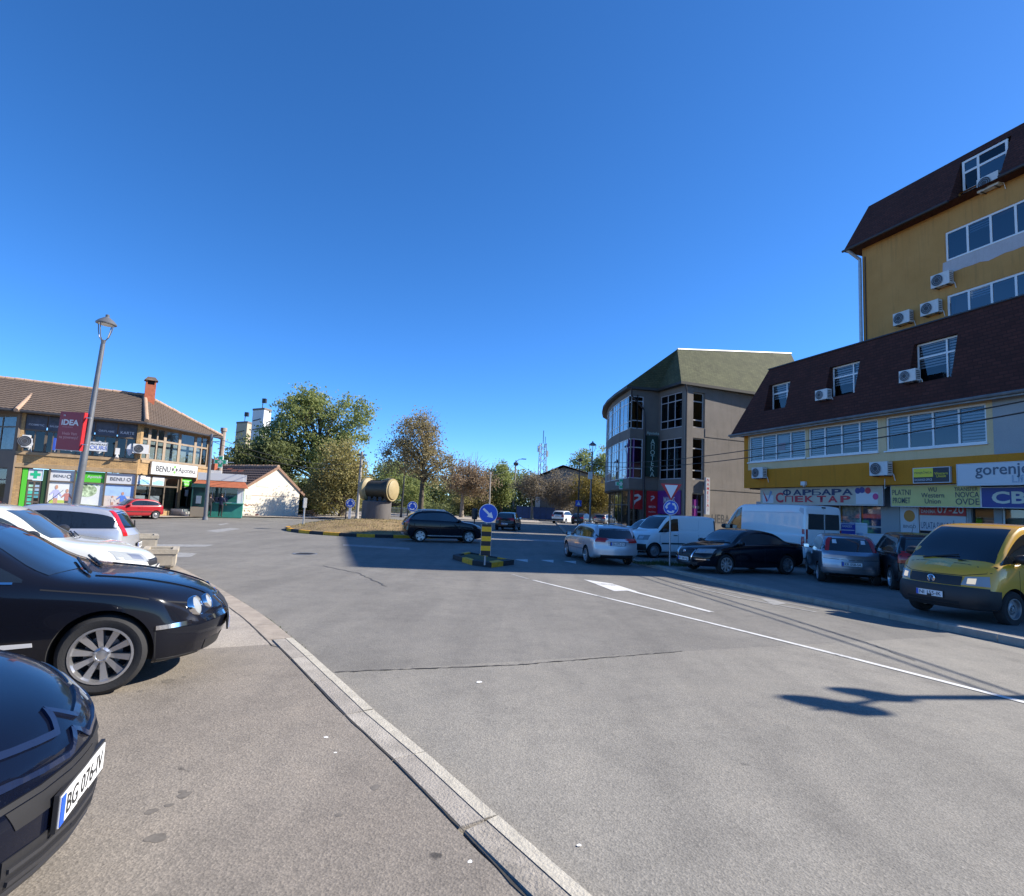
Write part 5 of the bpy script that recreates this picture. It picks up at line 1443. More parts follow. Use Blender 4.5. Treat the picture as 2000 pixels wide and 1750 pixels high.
tiled(mb, (eR[0], -o_, eR[1] + .12), (eR[0], hd + o_, eR[1] + .12), (au, hd + o_, apex[1] + .12), (au, -o_, apex[1] + .12), row=.42, col=.34, lift=.07)
hrf = mb.build('roof', M_TILEDK, ho, angle=50)
ridge_tiles(hrf, (au, -o_, apex[1] + .16), (au, hd, apex[1] + .16), .15, .42)
for k in range(9):
    y = 4 + k * 1.05 + rnd.uniform(-.3, .3); t = rnd.uniform(.75, .93); zz = eL[1] + (apex[1] - eL[1]) * t + .21; x = eL[0] + (au - eL[0]) * t
    MB().add([(x - .13, y, zz - .1), (x - .13, y + .8, zz - .1), (x + .13, y + .8, zz + .12), (x + .13, y, zz + .12), (x - .13, y, zz - .14), (x - .13, y + .8, zz - .14)], [(0, 1, 2, 3), (0, 4, 5, 1)]).build('replaced_tile', M_TILERED, hrf)
mb = MB()
for (a, b) in (((eL[0], eL[1]), (au, apex[1])), ((au, apex[1]), (eR[0], eR[1]))):
    mb.add([(a[0], -o_ - .02, a[1] - .08), (b[0], -o_ - .02, b[1] - .08), (b[0], -o_ - .02, b[1] + .2), (a[0], -o_ - .02, a[1] + .2), (a[0], -o_ + .03, a[1] - .08), (b[0], -o_ + .03, b[1] - .08), (b[0], -o_ + .03, b[1] + .2), (a[0], -o_ + .03, a[1] + .2)], [(0, 1, 2, 3), (0, 1, 5, 4), (2, 3, 7, 6), (4, 5, 6, 7)])
    mb.add([(a[0], -o_, a[1] - .01), (b[0], -o_, b[1] - .01), (b[0], .02, b[1] - .01), (a[0], .02, a[1] - .01)], [(0, 1, 2, 3)])
mb.build('barge_board', pmat('board_brown', (.25, .15, .1), .8, var=.2, scale=5), ho)
mb = MB()
for k in range(3): mb.box(eL[0] + .1, .05, -.1 + k * .9, 0 + k * .9, hz - .35, hz - .22)
mb.build('rafter_end', M_TILEDK, ho)
# painted panel outline and scribbles on the end wall
M_GRAF = pmat('graffiti_brown', (.25, .18, .15), .8); M_GRAFR = pmat('graffiti_red', (.5, .16, .12), .8)
mb = MB(); u0_, u1_, z1_ = .55, HF.len - .35, hz - .55
mb.box(u0_, u1_, -.008, -.003, z1_ - .025, z1_ + .025); mb.box(u1_ - .03, u1_ + .02, -.008, -.003, .3, z1_ - .03); mb.box(u0_ + .75, u0_ + 2.0, -.008, -.003, z1_ + .8, z1_ + .83); mb.box(u0_ + .75, u0_ + .78, -.008, -.003, z1_ + .83, z1_ + 1.3)
mb.build('panel_outline', M_GRAF, ho)
MB().box(u0_ - .2, u0_ + .3, -.03, -.002, z1_ - .35, z1_ + .05).build('meter_box', M_STONE, ho)
def scribble(u, z, w, h, m, seed, n=26, r=.018):
    q = random.Random(seed); pts = []
    for k in range(n): pts.append((u + w * k / n + q.uniform(-.06, .06), -.012, z + q.uniform(0, h)))
    MB().tube(pts, r, 4).build('graffiti', m, ho)
scribble(.25, z1_ - 1.0, .5, .28, M_GRAFR, 1); scribble(.8, z1_ - 1.0, .9, .25, M_GRAF, 2); scribble(.2, z1_ - 1.5, 1.4, .25, pmat('graffiti_faint', (.5, .42, .32), .8), 3); scribble(.3, z1_ - 1.95, 1.0, .3, pmat('graffiti_black', (.06, .06, .07), .8), 4, 30, .03); scribble(1.4, z1_ - 1.9, .4, .25, M_GRAFR, 5)
# side door and window towards the kiosk
mb = MB(); mb.box(-.05, -.002, 1.0, 2.0, 0, 2.2); mb.build('side_door', M_DARK, ho)
mb = MB(); mb.box(-.04, -.002, 2.4, 4.2, .9, 2.1); mb.build('side_window', M_BROWNFRAME, ho)
mb = MB(); mb.box(-.9, -.2, 2.0, 12, 2.35, 2.5); mb.build('porch_roof', pmat('porch_tan', (.4, .3, .18), .8, var=.2, scale=2), ho)
cz_ = HF.world(au - .6, -9, apex[1] - .5)
mb = MB(); mb.box(au - .9, au - .35, 8.5, 9.05, apex[1] - .6, apex[1] + .75); mb.box(au - .95, au - .3, 8.45, 9.1, apex[1] + .75, apex[1] + .85); mb.build('chimney', M_CHIM, ho)
mb = MB(); mb.tube([(au - 1.0, 12, apex[1]), (au - 1.0, 12, apex[1] + 2)], .03, 6); mb.build('antenna', M_DARKMETAL, ho)

# ------------------------------------------------------------------ kiosk between them
kc = at_z(452, 1009, .1)
KF = Facade((kc.x - 2.0, kc.y - 1.7), (kc.x + 1.0, kc.y - .4), .09)
kx = KF.empty('kiosk', 'small green kiosk with rust awning and white rooftop sign beside the pharmacy', 'kiosk')
M_KGREEN = pmat('kiosk_green', (.03, .22, .17), .5, var=.15, scale=3)
M_AWN = pmat('awning_rust', (.34, .1, .045), .7, var=.2, scale=3)
kl, kd = KF.len, 2.4
mb = MB(); mb.box(0, kl, 0, kd, -.05, 1.05); mb.build('counter', M_KGREEN, kx)
mb = MB(); mb.box(-.06, kl + .1, -.25, .12, 1.05, 1.12); mb.build('counter_shelf', M_KGREEN, kx)
mb = MB()
for u in (.0, kl - .1): mb.box(u, u + .1, .02, .12, 1.12, 2.35)
mb.box(kl - .42, kl - .1, .03, .1, 1.12, 2.35); mb.build('corner_post', M_WHITE, kx)
window(kx, .1, kl - .42, 1.12, 2.35, cols=3, y=.2, bar=.05, frame=M_STEEL, glass=M_GLASS, bdepth=1.0, name='serving_window', back_mat=pmat('kiosk_goods', (.2, .17, .2), .8, var=.8, scale=9, col2=(.6, .5, .45)))
for k in range(6): MB().box(.25 + .33 * k, .5 + .33 * k, .3, .303, 1.2, 1.55).build('magazine', pmat('magazine_%d' % (k % 3), ((.6, .35, .45), (.55, .5, .5), (.35, .3, .45))[k % 3], .5, var=.5, scale=8), kx)
mb = MB(); mb.box(0, kl, .6, kd, 1.05, 2.4); mb.build('cabin', M_KGREEN, kx)
mb = MB(); mb.add([(-.5, -.75, 2.35), (kl + .3, -.75, 2.35), (kl + .3, kd, 2.35), (-.5, kd, 2.35), (-.1, -.1, 2.85), (kl, -.1, 2.85), (kl, kd - .3, 2.85), (-.1, kd - .3, 2.85)], [(3, 2, 1, 0), (0, 1, 5, 4), (1, 2, 6, 5), (2, 3, 7, 6), (3, 0, 4, 7), (4, 5, 6, 7)]); mb.build('awning', M_AWN, kx)
mb = MB(); mb.box(-.1, kl - .1, -.15, .15, 2.87, 3.45); sgk = mb.build('rooftop_sign', M_SIGNWHITE, kx)
MB().box(kl - .1, kl + .12, -.12, .5, 2.87, 3.42).build('sign_return', M_SIGNWHITE, sgk)
mb = MB(); mb.box(.6, 1.5, .6, 1.2, 2.87, 3.7); mb.build('rooftop_unit', M_ACWHITE, kx)
# telephone booth left of it
bq = at_z(388, 1009, .1)
PB = Facade((bq.x - .55, bq.y - .3), (bq.x + .35, bq.y + .05), .09)
pb = PB.empty('phone_booth', 'dark green glazed telephone booth left of the kiosk', 'phone booth')
M_BOOTH = pmat('booth_green', (.015, .07, .06), .45)
mb = MB()
for u in (0, PB.len - .08):
    for y in (0, .82): mb.box(u, u + .08, y, y + .08, 0, 2.3)
mb.box(-.05, PB.len + .05, -.05, .95, 2.25, 2.55); mb.build('booth_frame', M_BOOTH, pb)
MB().add([(0, .04, .5), (0, .86, .5), (0, .86, 2.25), (0, .04, 2.25)], [(0, 1, 2, 3)]).build('side_pane', M_GLASS, pb)
MB().add([(PB.len, .04, .5), (PB.len, .86, .5), (PB.len, .86, 2.25), (PB.len, .04, 2.25)], [(0, 1, 2, 3)]).build('side_pane', M_GLASS, pb)
MB().box(.08, PB.len - .08, .84, .88, .1, 2.25).build('back_panel', M_BOOTH, pb)
mb = MB(); mb.box(.25, .6, .6, .82, 1.0, 1.6); mb.build('telephone', M_STEEL, pb)
MB().box(.1, .5, .55, .58, .45, .75).build('sticker', pmat('sticker_orange', (.6, .15, .05), .5), pb)
MB().box(.02, PB.len - .02, -.02, .02, 0, .75).build('lower_panel', pmat('panel_tan', (.3, .25, .18), .7), pb)

# ------------------------------------------------------------------ towers far behind the trees
M_SILO = node_mat('tower_white', wall_nodes((.62, .64, .66), (.7, .71, .72), (.45, .47, .5), .1, .4))
M_SILOT = node_mat('tower_tan', wall_nodes((.42, .34, .24), (.5, .42, .3), (.3, .25, .18), .1, .4))
def far_tower(name, x0, xm, x1, ytop, Y, mat, label):
    a, m, b = at_y(x0, ytop + 3, Y + 2.5), at_y(xm, ytop + 3, Y), at_y(x1, ytop + 3, Y + 3)
    e = empty(name, (m.x, m.y, 0), 0, label, 'tower')
    z = at_y(xm, ytop, Y).z
    q = Vector((a.x + b.x - m.x, a.y + b.y - m.y))
    P = [(0, 0), (b.x - m.x, b.y - m.y), (q.x - m.x, q.y - m.y), (a.x - m.x, a.y - m.y)]
    mb = MB(); mb.prism(P, 0, z); mb.build('shaft', mat, e)
    c = (sum(p[0] for p in P) / 4, sum(p[1] for p in P) / 4)
    mb = MB(); mb.prism([(c[0] + (p[0] - c[0]) * 1.06, c[1] + (p[1] - c[1]) * 1.06) for p in P], z, z + .5); mb.build('roof_slab', M_CONCDK, e)
    mb = MB(); mb.tube([(c[0], c[1], z + .5), (c[0], c[1], z + 3.2)], .12, 6); mb.box(c[0] - .1, c[0] + .9, c[1] - .4, c[1] + .4, z + 2.2, z + 3.4); mb.build('roof_mast', M_DARKMETAL, e)
    for k, t in enumerate((.9, .8)):
        mb = MB(); u = Vector((a.x - m.x, a.y - m.y)); mb.tube([(u.x * .25, u.y * .25 - .1, z * t), (u.x * .9, u.y * .9 - .1, z * t - .4)], .12, 5); mb.build('conduit', M_DARKMETAL, e)
far_tower('silo_tower', 494, 516, 530, 800, 150, M_SILO, 'tall white concrete tower rising behind the big green tree')
far_tower('silo_tower', 462, 483, 493, 826, 160, M_SILOT, 'shorter tan concrete tower beside the white one behind the trees')

# ------------------------------------------------------------------ gabled house, blue hoarding, mast beyond the roundabout
FH = Facade(Vector((4.2, 96)), Vector((16, 93)), 0)
fh = FH.empty('far_house', 'dark gabled house half hidden by trees beyond the roundabout', 'house')
ap = FH.uv(1101, 909); el = FH.uv(1062, 930); er = FH.uv(1150, 935)
mb = MB(); mb.prism_y([(0, 0), (FH.len, 0), (FH.len, el[1] - .3), (ap[0], ap[1] - .3), (0, el[1] - .3)], 0, 12); mb.build('wall', M_CONC, fh)
mb = MB()
tiled(mb, (-.8, 13, el[1] - .5), (-.8, -.8, el[1] - .5), (ap[0], -.8, ap[1]), (ap[0], 13, ap[1]), row=.6, col=.6)
tiled(mb, (FH.len + .8, -.8, el[1] - .5), (FH.len + .8, 13, el[1] - .5), (ap[0], 13, ap[1]), (ap[0], -.8, ap[1]), row=.6, col=.6)
mb.build('roof', M_TILEDK, fh)
MB().box(.2, .9, -.4, .1, 0, el[1] - .4).build('white_pier', M_SILO, fh)
for k in range(3): window(fh, 2 + 3 * k, 3.4 + 3 * k, 4.2, 5.8, cols=2, y=-.01, dep=.05, glass=M_GLASSDK, frame=M_BROWNFRAME, backing=False)
a, b = at_z(1003, 1003, 0), at_z(1062, 1003, 0)
hb = empty('hoarding', (a.x, 92, 0), 0, 'long blue metal hoarding behind the small tree', 'fence')
for k in range(8):
    MB().box(k * .95, k * .95 + .92, 0, .06, .1, 2.0).build('panel', pmat('hoarding_blue', (.03, .07, .2), .5, var=.2, scale=2), hb)
    MB().box(k * .95 - .06, k * .95 + .02, .06, .14, 0, 2.1).build('post', M_DARKMETAL, hb)
m0 = at_y(1058, 940, 130); mz = at_y(1058, 866, 130).z
ms = empty('radio_mast', (m0.x, 130, 0), .3, 'lattice radio mast with antennas on the skyline', 'mast')
mb = MB(); wm = .75
for sx, sy in ((-1, -1), (1, -1), (1, 1), (-1, 1)): mb.tube([(sx * wm, sy * wm, 0), (sx * wm * .8, sy * wm * .8, mz)], .1, 5)
k = 0; z = 0
while z < mz - 1.5:
    for sx, sy, tx, ty in ((-1, -1, 1, -1), (1, -1, 1, 1), (1, 1, -1, 1), (-1, 1, -1, -1)):
        mb.tube([(sx * wm * .9, sy * wm * .9, z), (tx * wm * .9, ty * wm * .9, z + 1.5)], .05, 4)
    z += 1.5
mb.build('lattice', M_STEEL, ms)
mb = MB(); mb.tube([(0, 0, mz), (0, 0, mz + 3)], .08, 5); mb.tube([(.5, 0, mz - 1), (.5, 0, mz + 1.6)], .06, 5); mb.build('whip_antenna', M_DARKMETAL, ms)
mb = MB()
for zz, sx in ((mz - 2, -1), (mz - 3, 1), (mz - 6.5, 1)): mb.box(sx * 1.1 - .15, sx * 1.1 + .15, -.3, .3, zz, zz + 1.4); mb.box(min(0, sx * 1.1), max(0, sx * 1.1), -.05, .05, zz + .5, zz + .6)
mb.build('panel_antenna', M_ACWHITE, ms)
# ================================================================== TREES
def leaf_nodes(c1, c2, c3, trans=.45):
    def fn(nt, b):
        out = [n for n in nt.nodes if n.type == 'OUTPUT_MATERIAL'][0]
        nt.nodes.remove(b)
        geo = N(nt, 'NewGeometry'); tc = N(nt, 'TexCoord')
        ns = N(nt, 'TexNoise', Scale=.45, Detail=3.0); nt.links.new(tc.outputs['Object'], ns.inputs['Vector'])
        a = ramp(nt, ns.outputs['Fac'], [(.35, c1), (.65, c2)])
        pick = ramp(nt, geo.outputs['Random Per Island'], [(.0, (0, 0, 0)), (1.0, (1, 1, 1))])
        col = mixc(nt, pick, a, c3)
        col2 = mixc(nt, .5, a, col)
        df = N(nt, 'BsdfDiffuse'); tr = N(nt, 'BsdfTranslucent'); gl = N(nt, 'BsdfGlossy'); gl.inputs['Roughness'].default_value = .45
        nt.links.new(col2, df.inputs[0]); nt.links.new(col2, tr.inputs[0])
        m1 = N(nt, 'MixShader'); m1.inputs[0].default_value = trans
        nt.links.new(df.outputs[0], m1.inputs[1]); nt.links.new(tr.outputs[0], m1.inputs[2])
        m2 = N(nt, 'MixShader'); m2.inputs[0].default_value = .012
        nt.links.new(m1.outputs[0], m2.inputs[1]); nt.links.new(gl.outputs[0], m2.inputs[2])
        nt.links.new(m2.outputs[0], out.inputs[0])
    return fn
LF_GREEN = node_mat('leaf_green', leaf_nodes((.2, .25, .08), (.29, .33, .11), (.41, .43, .19)))
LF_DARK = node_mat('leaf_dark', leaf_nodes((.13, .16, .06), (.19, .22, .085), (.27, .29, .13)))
LF_OLIVE = node_mat('leaf_olive', leaf_nodes((.25, .235, .085), (.35, .31, .12), (.44, .36, .17)))
LF_AUTUMN = node_mat('leaf_autumn', leaf_nodes((.25, .215, .10), (.35, .29, .145), (.44, .35, .2)))
LF_RUST = node_mat('leaf_rust', leaf_nodes((.24, .17, .10), (.33, .24, .15), (.4, .3, .2)))
LF_PALE = node_mat('leaf_pale', leaf_nodes((.17, .14, .09), (.25, .21, .15), (.32, .27, .2)))
LF_YELLOW = node_mat('leaf_yellow', leaf_nodes((.16, .13, .03), (.24, .19, .05), (.3, .22, .06)))
M_BARK = pmat('bark', (.10, .08, .06), .95, var=.35, scale=4, bump=.8, bscale=12, stretch=(1, 1, .25))
M_BARKPALE = pmat('bark_pale', (.22, .18, .14), .95, var=.35, scale=4, bump=.8, bscale=12, stretch=(1, 1, .25))

def leaf_cloud(name, centers, sig, per, size, mat, rng, droop=.0):
    """thousands of small leaf faces, gathered in clumps, as one mesh"""
    n = len(centers) * per
    c = np.repeat(np.asarray(centers), per, axis=0)
    s = np.repeat(np.asarray(sig), per)[:, None] if np.ndim(sig) else sig
    p = c + rng.normal(size=(n, 3)) * s * np.array([1, 1, .75])
    a = rng.normal(size=(n, 3)); a /= np.linalg.norm(a, axis=1)[:, None]
    b = rng.normal(size=(n, 3)); b -= a * (a * b).sum(1)[:, None]; b /= np.linalg.norm(b, axis=1)[:, None]
    a[:, 2] -= droop
    sz = size * rng.uniform(.6, 1.35, size=(n, 1))
    v = np.empty((n, 4, 3))
    v[:, 0] = p - a * sz * .6; v[:, 1] = p + b * sz * .36; v[:, 2] = p + a * sz * .6; v[:, 3] = p - b * sz * .36
    me = bpy.data.meshes.new(name)
    me.vertices.add(n * 4); me.vertices.foreach_set('co', v.reshape(-1))
    me.loops.add(n * 4); me.loops.foreach_set('vertex_index', np.arange(n * 4, dtype=np.int32))
    me.polygons.add(n); me.polygons.foreach_set('loop_start', np.arange(0, n * 4, 4, dtype=np.int32))
    me.update(calc_edges=True)
    me.materials.append(mat)
    return me

def tree(name, x, y, crown, label, leaf, n_cl=150, per=90, sig=.5, size=.22, trunk_r=.28, trunk_top=None, bark=None, seed=0, limbs=34, twigs=0, z0=0.0, shell=.45, cat='tree', lean=(0, 0), stems=1):
    """crown: list of ellipsoids (dx, dy, z, rx, ry, rz) round the foot of the tree"""
    rng = np.random.default_rng(seed); rr = random.Random(seed)
    e = empty(name, (x, y, z0), 0, label, cat)
    vol = np.array([c[3] * c[4] * c[5] for c in crown]) ** .75; vol = vol / vol.sum()
    cen = []
    for _ in range(n_cl):
        c = crown[rng.choice(len(crown), p=vol)]
        d = rng.normal(size=3); d /= np.linalg.norm(d)
        r = shell + (1 - shell) * rng.random() ** .6
        r *= 1 + .14 * math.sin(3 * d[0] + 5 * d[1] + seed) + .1 * math.sin(6 * d[2] + seed * 2)
        cen.append((c[0] + d[0] * c[3] * r, c[1] + d[1] * c[4] * r, c[2] + d[2] * c[5] * r))
    sg = sig * rng.uniform(.55, 1.3, size=n_cl)
    obj('crown', leaf_cloud('crown', cen, sg, per, size, leaf, rng), e)
    top = trunk_top or max(c[2] + .4 * c[5] for c in crown)
    mb = MB()
    n = 8
    for s in range(stems):
        ph = rr.uniform(0, 6.28); off = .25 * s
        path = []
        for i in range(n + 1):
            t = i / n
            path.append(Vector((off * math.cos(ph) + lean[0] * t + .12 * math.sin(3 * t + ph) * t * top / 8, off * math.sin(ph) + lean[1] * t + .12 * math.cos(2.3 * t + ph) * t * top / 8, top * t - .1)))
        mb.tube(path, [trunk_r * (1.25 if i == 0 else 1) * (1 - .82 * (i / n)) / (1 + .3 * s) for i in range(n + 1)], 9)
    trunk = mb.build('trunk', bark or M_BARK, e, smooth_=True)
    mb = MB()
    pick = rng.choice(n_cl, size=min(limbs, n_cl), replace=False)
    lo = min(c[2] - c[5] for c in crown)
    for k in pick:
        q = Vector(cen[k])
        h = max(top * .22, min(top * .93, lo + (q.z - lo) * rr.uniform(.25, .6)))
        t = max(0, min(1, h / top)); i = min(n - 1, int(t * n)); a = path[i].lerp(path[i + 1], t * n - i)
        m1 = a.lerp(q, .4) + Vector((rr.uniform(-.3, .3), rr.uniform(-.3, .3), rr.uniform(0, .5))); m2 = a.lerp(q, .75) + Vector((rr.uniform(-.3, .3), rr.uniform(-.3, .3), rr.uniform(0, .3)))
        r = trunk_r * (.42 - .3 * t) * rr.uniform(.7, 1.2)
        mb.tube([a, m1, m2, q], [r, r * .65, r * .4, r * .12], 5, cap=False)
        for _ in range(twigs):
            b = m2.lerp(q, rr.random()); d = Vector((rr.uniform(-1, 1), rr.uniform(-1, 1), rr.uniform(-.1, 1.2))) * rr.uniform(.5, 1.5)
            mb.tube([b, b + d * .55 + Vector((0, 0, .1)), b + d * 1.1], [.03, .02, .006], 3, cap=False)
    mb.build('limb', bark or M_BARK, trunk, smooth_=True)
    return e
def foot(px, Y): return at_y(px, 975, Y).x
def zz(px, py, Y): return at_y(px, py, Y).z
# big broad tree behind the cream house
Y = 67.0; bx = foot(612, Y)
def el(px0, px1, py0, py1, Y, bx, dy=0.0, ry=None):
    a, b = at_y(px0, (py0 + py1) / 2, Y), at_y(px1, (py0 + py1) / 2, Y); t, u = at_y((px0 + px1) / 2, py0, Y), at_y((px0 + px1) / 2, py1, Y)
    rx = (b.x - a.x) / 2
    return ((a.x + b.x) / 2 - bx, dy, (t.z + u.z) / 2, rx, ry or rx, (t.z - u.z) / 2)
tree('broadleaf_tree', bx, Y, [el(540, 655, 762, 880, Y, bx), el(570, 640, 752, 830, Y, bx), el(630, 722, 770, 880, Y, bx, 1.0), el(500, 600, 830, 930, Y, bx, -1), el(600, 705, 850, 950, Y, bx, -1), el(690, 733, 785, 830, Y, bx)],
     'tallest broad green tree rising behind the cream gable house', LF_GREEN, n_cl=400, per=64, sig=.5, size=.25, trunk_r=.5, seed=2, limbs=60, twigs=2)
Y = 63.0; bx = foot(500, Y)
tree('dark_tree', bx, Y, [el(444, 520, 855, 950, Y, bx), el(490, 575, 840, 960, Y, bx, 1)], 'dark green dense tree left of the tallest tree, over the house roof', LF_DARK, n_cl=200, per=62, sig=.5, size=.25, trunk_r=.35, seed=3)
Y = 61.0; bx = foot(668, Y)
tree('olive_tree', bx, Y, [el(620, 712, 860, 990, Y, bx), el(600, 670, 925, 1004, Y, bx, -.6), el(655, 715, 900, 1000, Y, bx, .5)], 'yellowish olive tree with leaves down to the ground beside the pipe monument', LF_OLIVE, n_cl=300, per=60, sig=.5, size=.19, trunk_r=.3, seed=4, twigs=3, stems=2)
Y = 64.5; bx = foot(612, Y)
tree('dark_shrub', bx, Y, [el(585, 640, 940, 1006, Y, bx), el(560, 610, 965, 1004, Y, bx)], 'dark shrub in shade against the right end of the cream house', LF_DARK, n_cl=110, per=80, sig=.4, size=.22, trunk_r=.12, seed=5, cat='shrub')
# trees along the park beyond the roundabout
Y = 56.0; bx = foot(823, Y)
tree('autumn_tree', bx, Y, [el(775, 860, 812, 900, Y, bx), el(742, 815, 850, 925, Y, bx, .6), el(800, 885, 870, 945, Y, bx, -.8), el(810, 842, 802, 860, Y, bx)], 'tall autumn tree with brownish leaves behind the black car', LF_AUTUMN, n_cl=270, per=46, sig=.42, size=.16, trunk_r=.3, seed=6, twigs=5, limbs=60)
Y = 82.0; bx = foot(903, Y)
tree('thinning_tree', bx, Y, [el(862, 945, 905, 962, Y, bx), el(905, 965, 915, 970, Y, bx, .8)], 'half bare autumn tree with thin upright branches', LF_RUST, n_cl=150, per=60, sig=.5, size=.2, trunk_r=.34, bark=M_BARKPALE, seed=7, twigs=4, limbs=40)
bare = MB(); rr = random.Random(31)
for k in range(46):
    a = Vector((rr.uniform(-1.6, 2.0), rr.uniform(-1, 1), rr.uniform(4.0, 6.2))); q = a + Vector((rr.uniform(-1.2, 2.0), rr.uniform(-1, 1), rr.uniform(1.8, 4.2)))
    bare.tube([a, a.lerp(q, .5) + Vector((rr.uniform(-.3, .3), 0, .2)), q], [.06, .035, .01], 4, cap=False)
o = bare.build('bare_branch', M_BARKPALE, [c for c in bpy.data.objects if c.name == 'thinning_tree'][0])
Y = 90.0; bx = foot(762, Y)
tree('park_tree', bx, Y, [el(738, 790, 905, 985, Y, bx), el(770, 840, 925, 1000, Y, bx)], 'green tree low behind the round pipe monument', LF_GREEN, n_cl=150, per=70, sig=.5, size=.24, seed=8)
Y = 93.0; bx = foot(980, Y)
tree('park_tree', bx, Y, [el(945, 1003, 912, 985, Y, bx), el(968, 992, 905, 950, Y, bx)], 'dark green tree left of the street light and mast', LF_GREEN, n_cl=170, per=75, sig=.5, size=.24, seed=9)
Y = 88.0; bx = foot(1040, Y)
tree('small_tree', bx, Y, [el(1008, 1075, 928, 976, Y, bx)], 'small round pale tree with a straight bare trunk on the far pavement', LF_PALE, n_cl=110, per=48, sig=.45, size=.18, trunk_r=.26, bark=M_BARKPALE, seed=10, twigs=4, limbs=40)
Y = 89.0; bx = foot(1095, Y)
tree('park_tree', bx, Y, [el(1065, 1130, 922, 1000, Y, bx)], 'greyish autumn tree in front of the dark gabled house', LF_PALE, n_cl=140, per=55, sig=.5, size=.19, bark=M_BARKPALE, seed=11, twigs=3)
Y = 86.0; bx = foot(1150, Y)
tree('park_tree', bx, Y, [el(1118, 1180, 925, 1004, Y, bx), el(1150, 1200, 950, 1002, Y, bx)], 'yellow green tree beside the curved glazed building', LF_YELLOW, n_cl=190, per=60, sig=.5, size=.2, seed=12, twigs=2)
Y = 104.0; bx = foot(1150, Y)
tree('park_tree', bx, Y, [el(1112, 1165, 880, 960, Y, bx), el(1150, 1215, 878, 980, Y, bx)], 'tall green tree rising behind the lamp post and grey building', LF_GREEN, n_cl=210, per=70, sig=.55, size=.27, seed=13)
Y = 92.0; bx = foot(925, Y)
tree('park_tree', bx, Y, [el(880, 960, 950, 1003, Y, bx)], 'low olive tree behind the half bare one', LF_OLIVE, n_cl=130, per=65, sig=.5, size=.22, seed=14)
# the wood beyond, one dark mass
rng = np.random.default_rng(77); cen = []
for _ in range(2400):
    x = rng.uniform(-75, 46); hh = 6.5 + 1.8 * math.sin(x * .21) + 1.2 * math.sin(x * .53 + 1)
    cen.append((x, rng.uniform(108, 120), rng.random() ** .8 * hh))
for _ in range(1500):
    x = rng.uniform(-190, -72); cen.append((x, rng.uniform(70, 84) + (x + 72) * -.25, rng.random() ** .8 * (7 + 2 * math.sin(x * .17))))
fw = obj('far_woods', leaf_cloud('far_woods', cen, .95, 36, .46, LF_DARK, rng)); tag(fw, 'dark band of trees closing the view behind the park', 'woods', kind='stuff')
cen = [(rng.uniform(-30, 4), rng.uniform(94, 98), rng.random() * 1.7) for _ in range(300)]
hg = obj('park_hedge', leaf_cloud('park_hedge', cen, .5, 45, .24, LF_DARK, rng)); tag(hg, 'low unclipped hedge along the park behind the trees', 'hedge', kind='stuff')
# ================================================================== VEHICLES
def pchip(pts):
    pts = sorted(pts); x = np.array([p[0] for p in pts], float); y = np.array([p[1] for p in pts], float)
    h = np.diff(x); dl = np.diff(y) / h; n = len(x); d = np.zeros(n)
    for i in range(1, n - 1):
        if dl[i - 1] * dl[i] > 0:
            w1, w2 = 2 * h[i] + h[i - 1], h[i] + 2 * h[i - 1]
            d[i] = (w1 + w2) / (w1 / dl[i - 1] + w2 / dl[i])
    d[0], d[-1] = dl[0], dl[-1]
    def f(t):
        t = min(max(t, x[0]), x[-1]); i = min(max(int(np.searchsorted(x, t)) - 1, 0), n - 2)
        s = (t - x[i]) / h[i]; a, b, c, e = y[i], y[i + 1], d[i] * h[i], d[i + 1] * h[i]
        return a * (1 + 2 * s) * (1 - s) ** 2 + b * s * s * (3 - 2 * s) + c * s * (1 - s) ** 2 + e * s * s * (s - 1)
    return f
def resample(pts, n):
    P = [Vector((p[0], p[1])) for p in pts]
    L = [0]
    for a, b in zip(P, P[1:]): L.append(L[-1] + (b - a).length)
    out = []
    for k in range(n):
        t = L[-1] * k / (n - 1); i = 0
        while i < len(L) - 2 and L[i + 1] < t: i += 1
        s = 0 if L[i + 1] == L[i] else (t - L[i]) / (L[i + 1] - L[i])
        out.append(P[i].lerp(P[i + 1], min(1, max(0, s))))
    return out
_W = {}
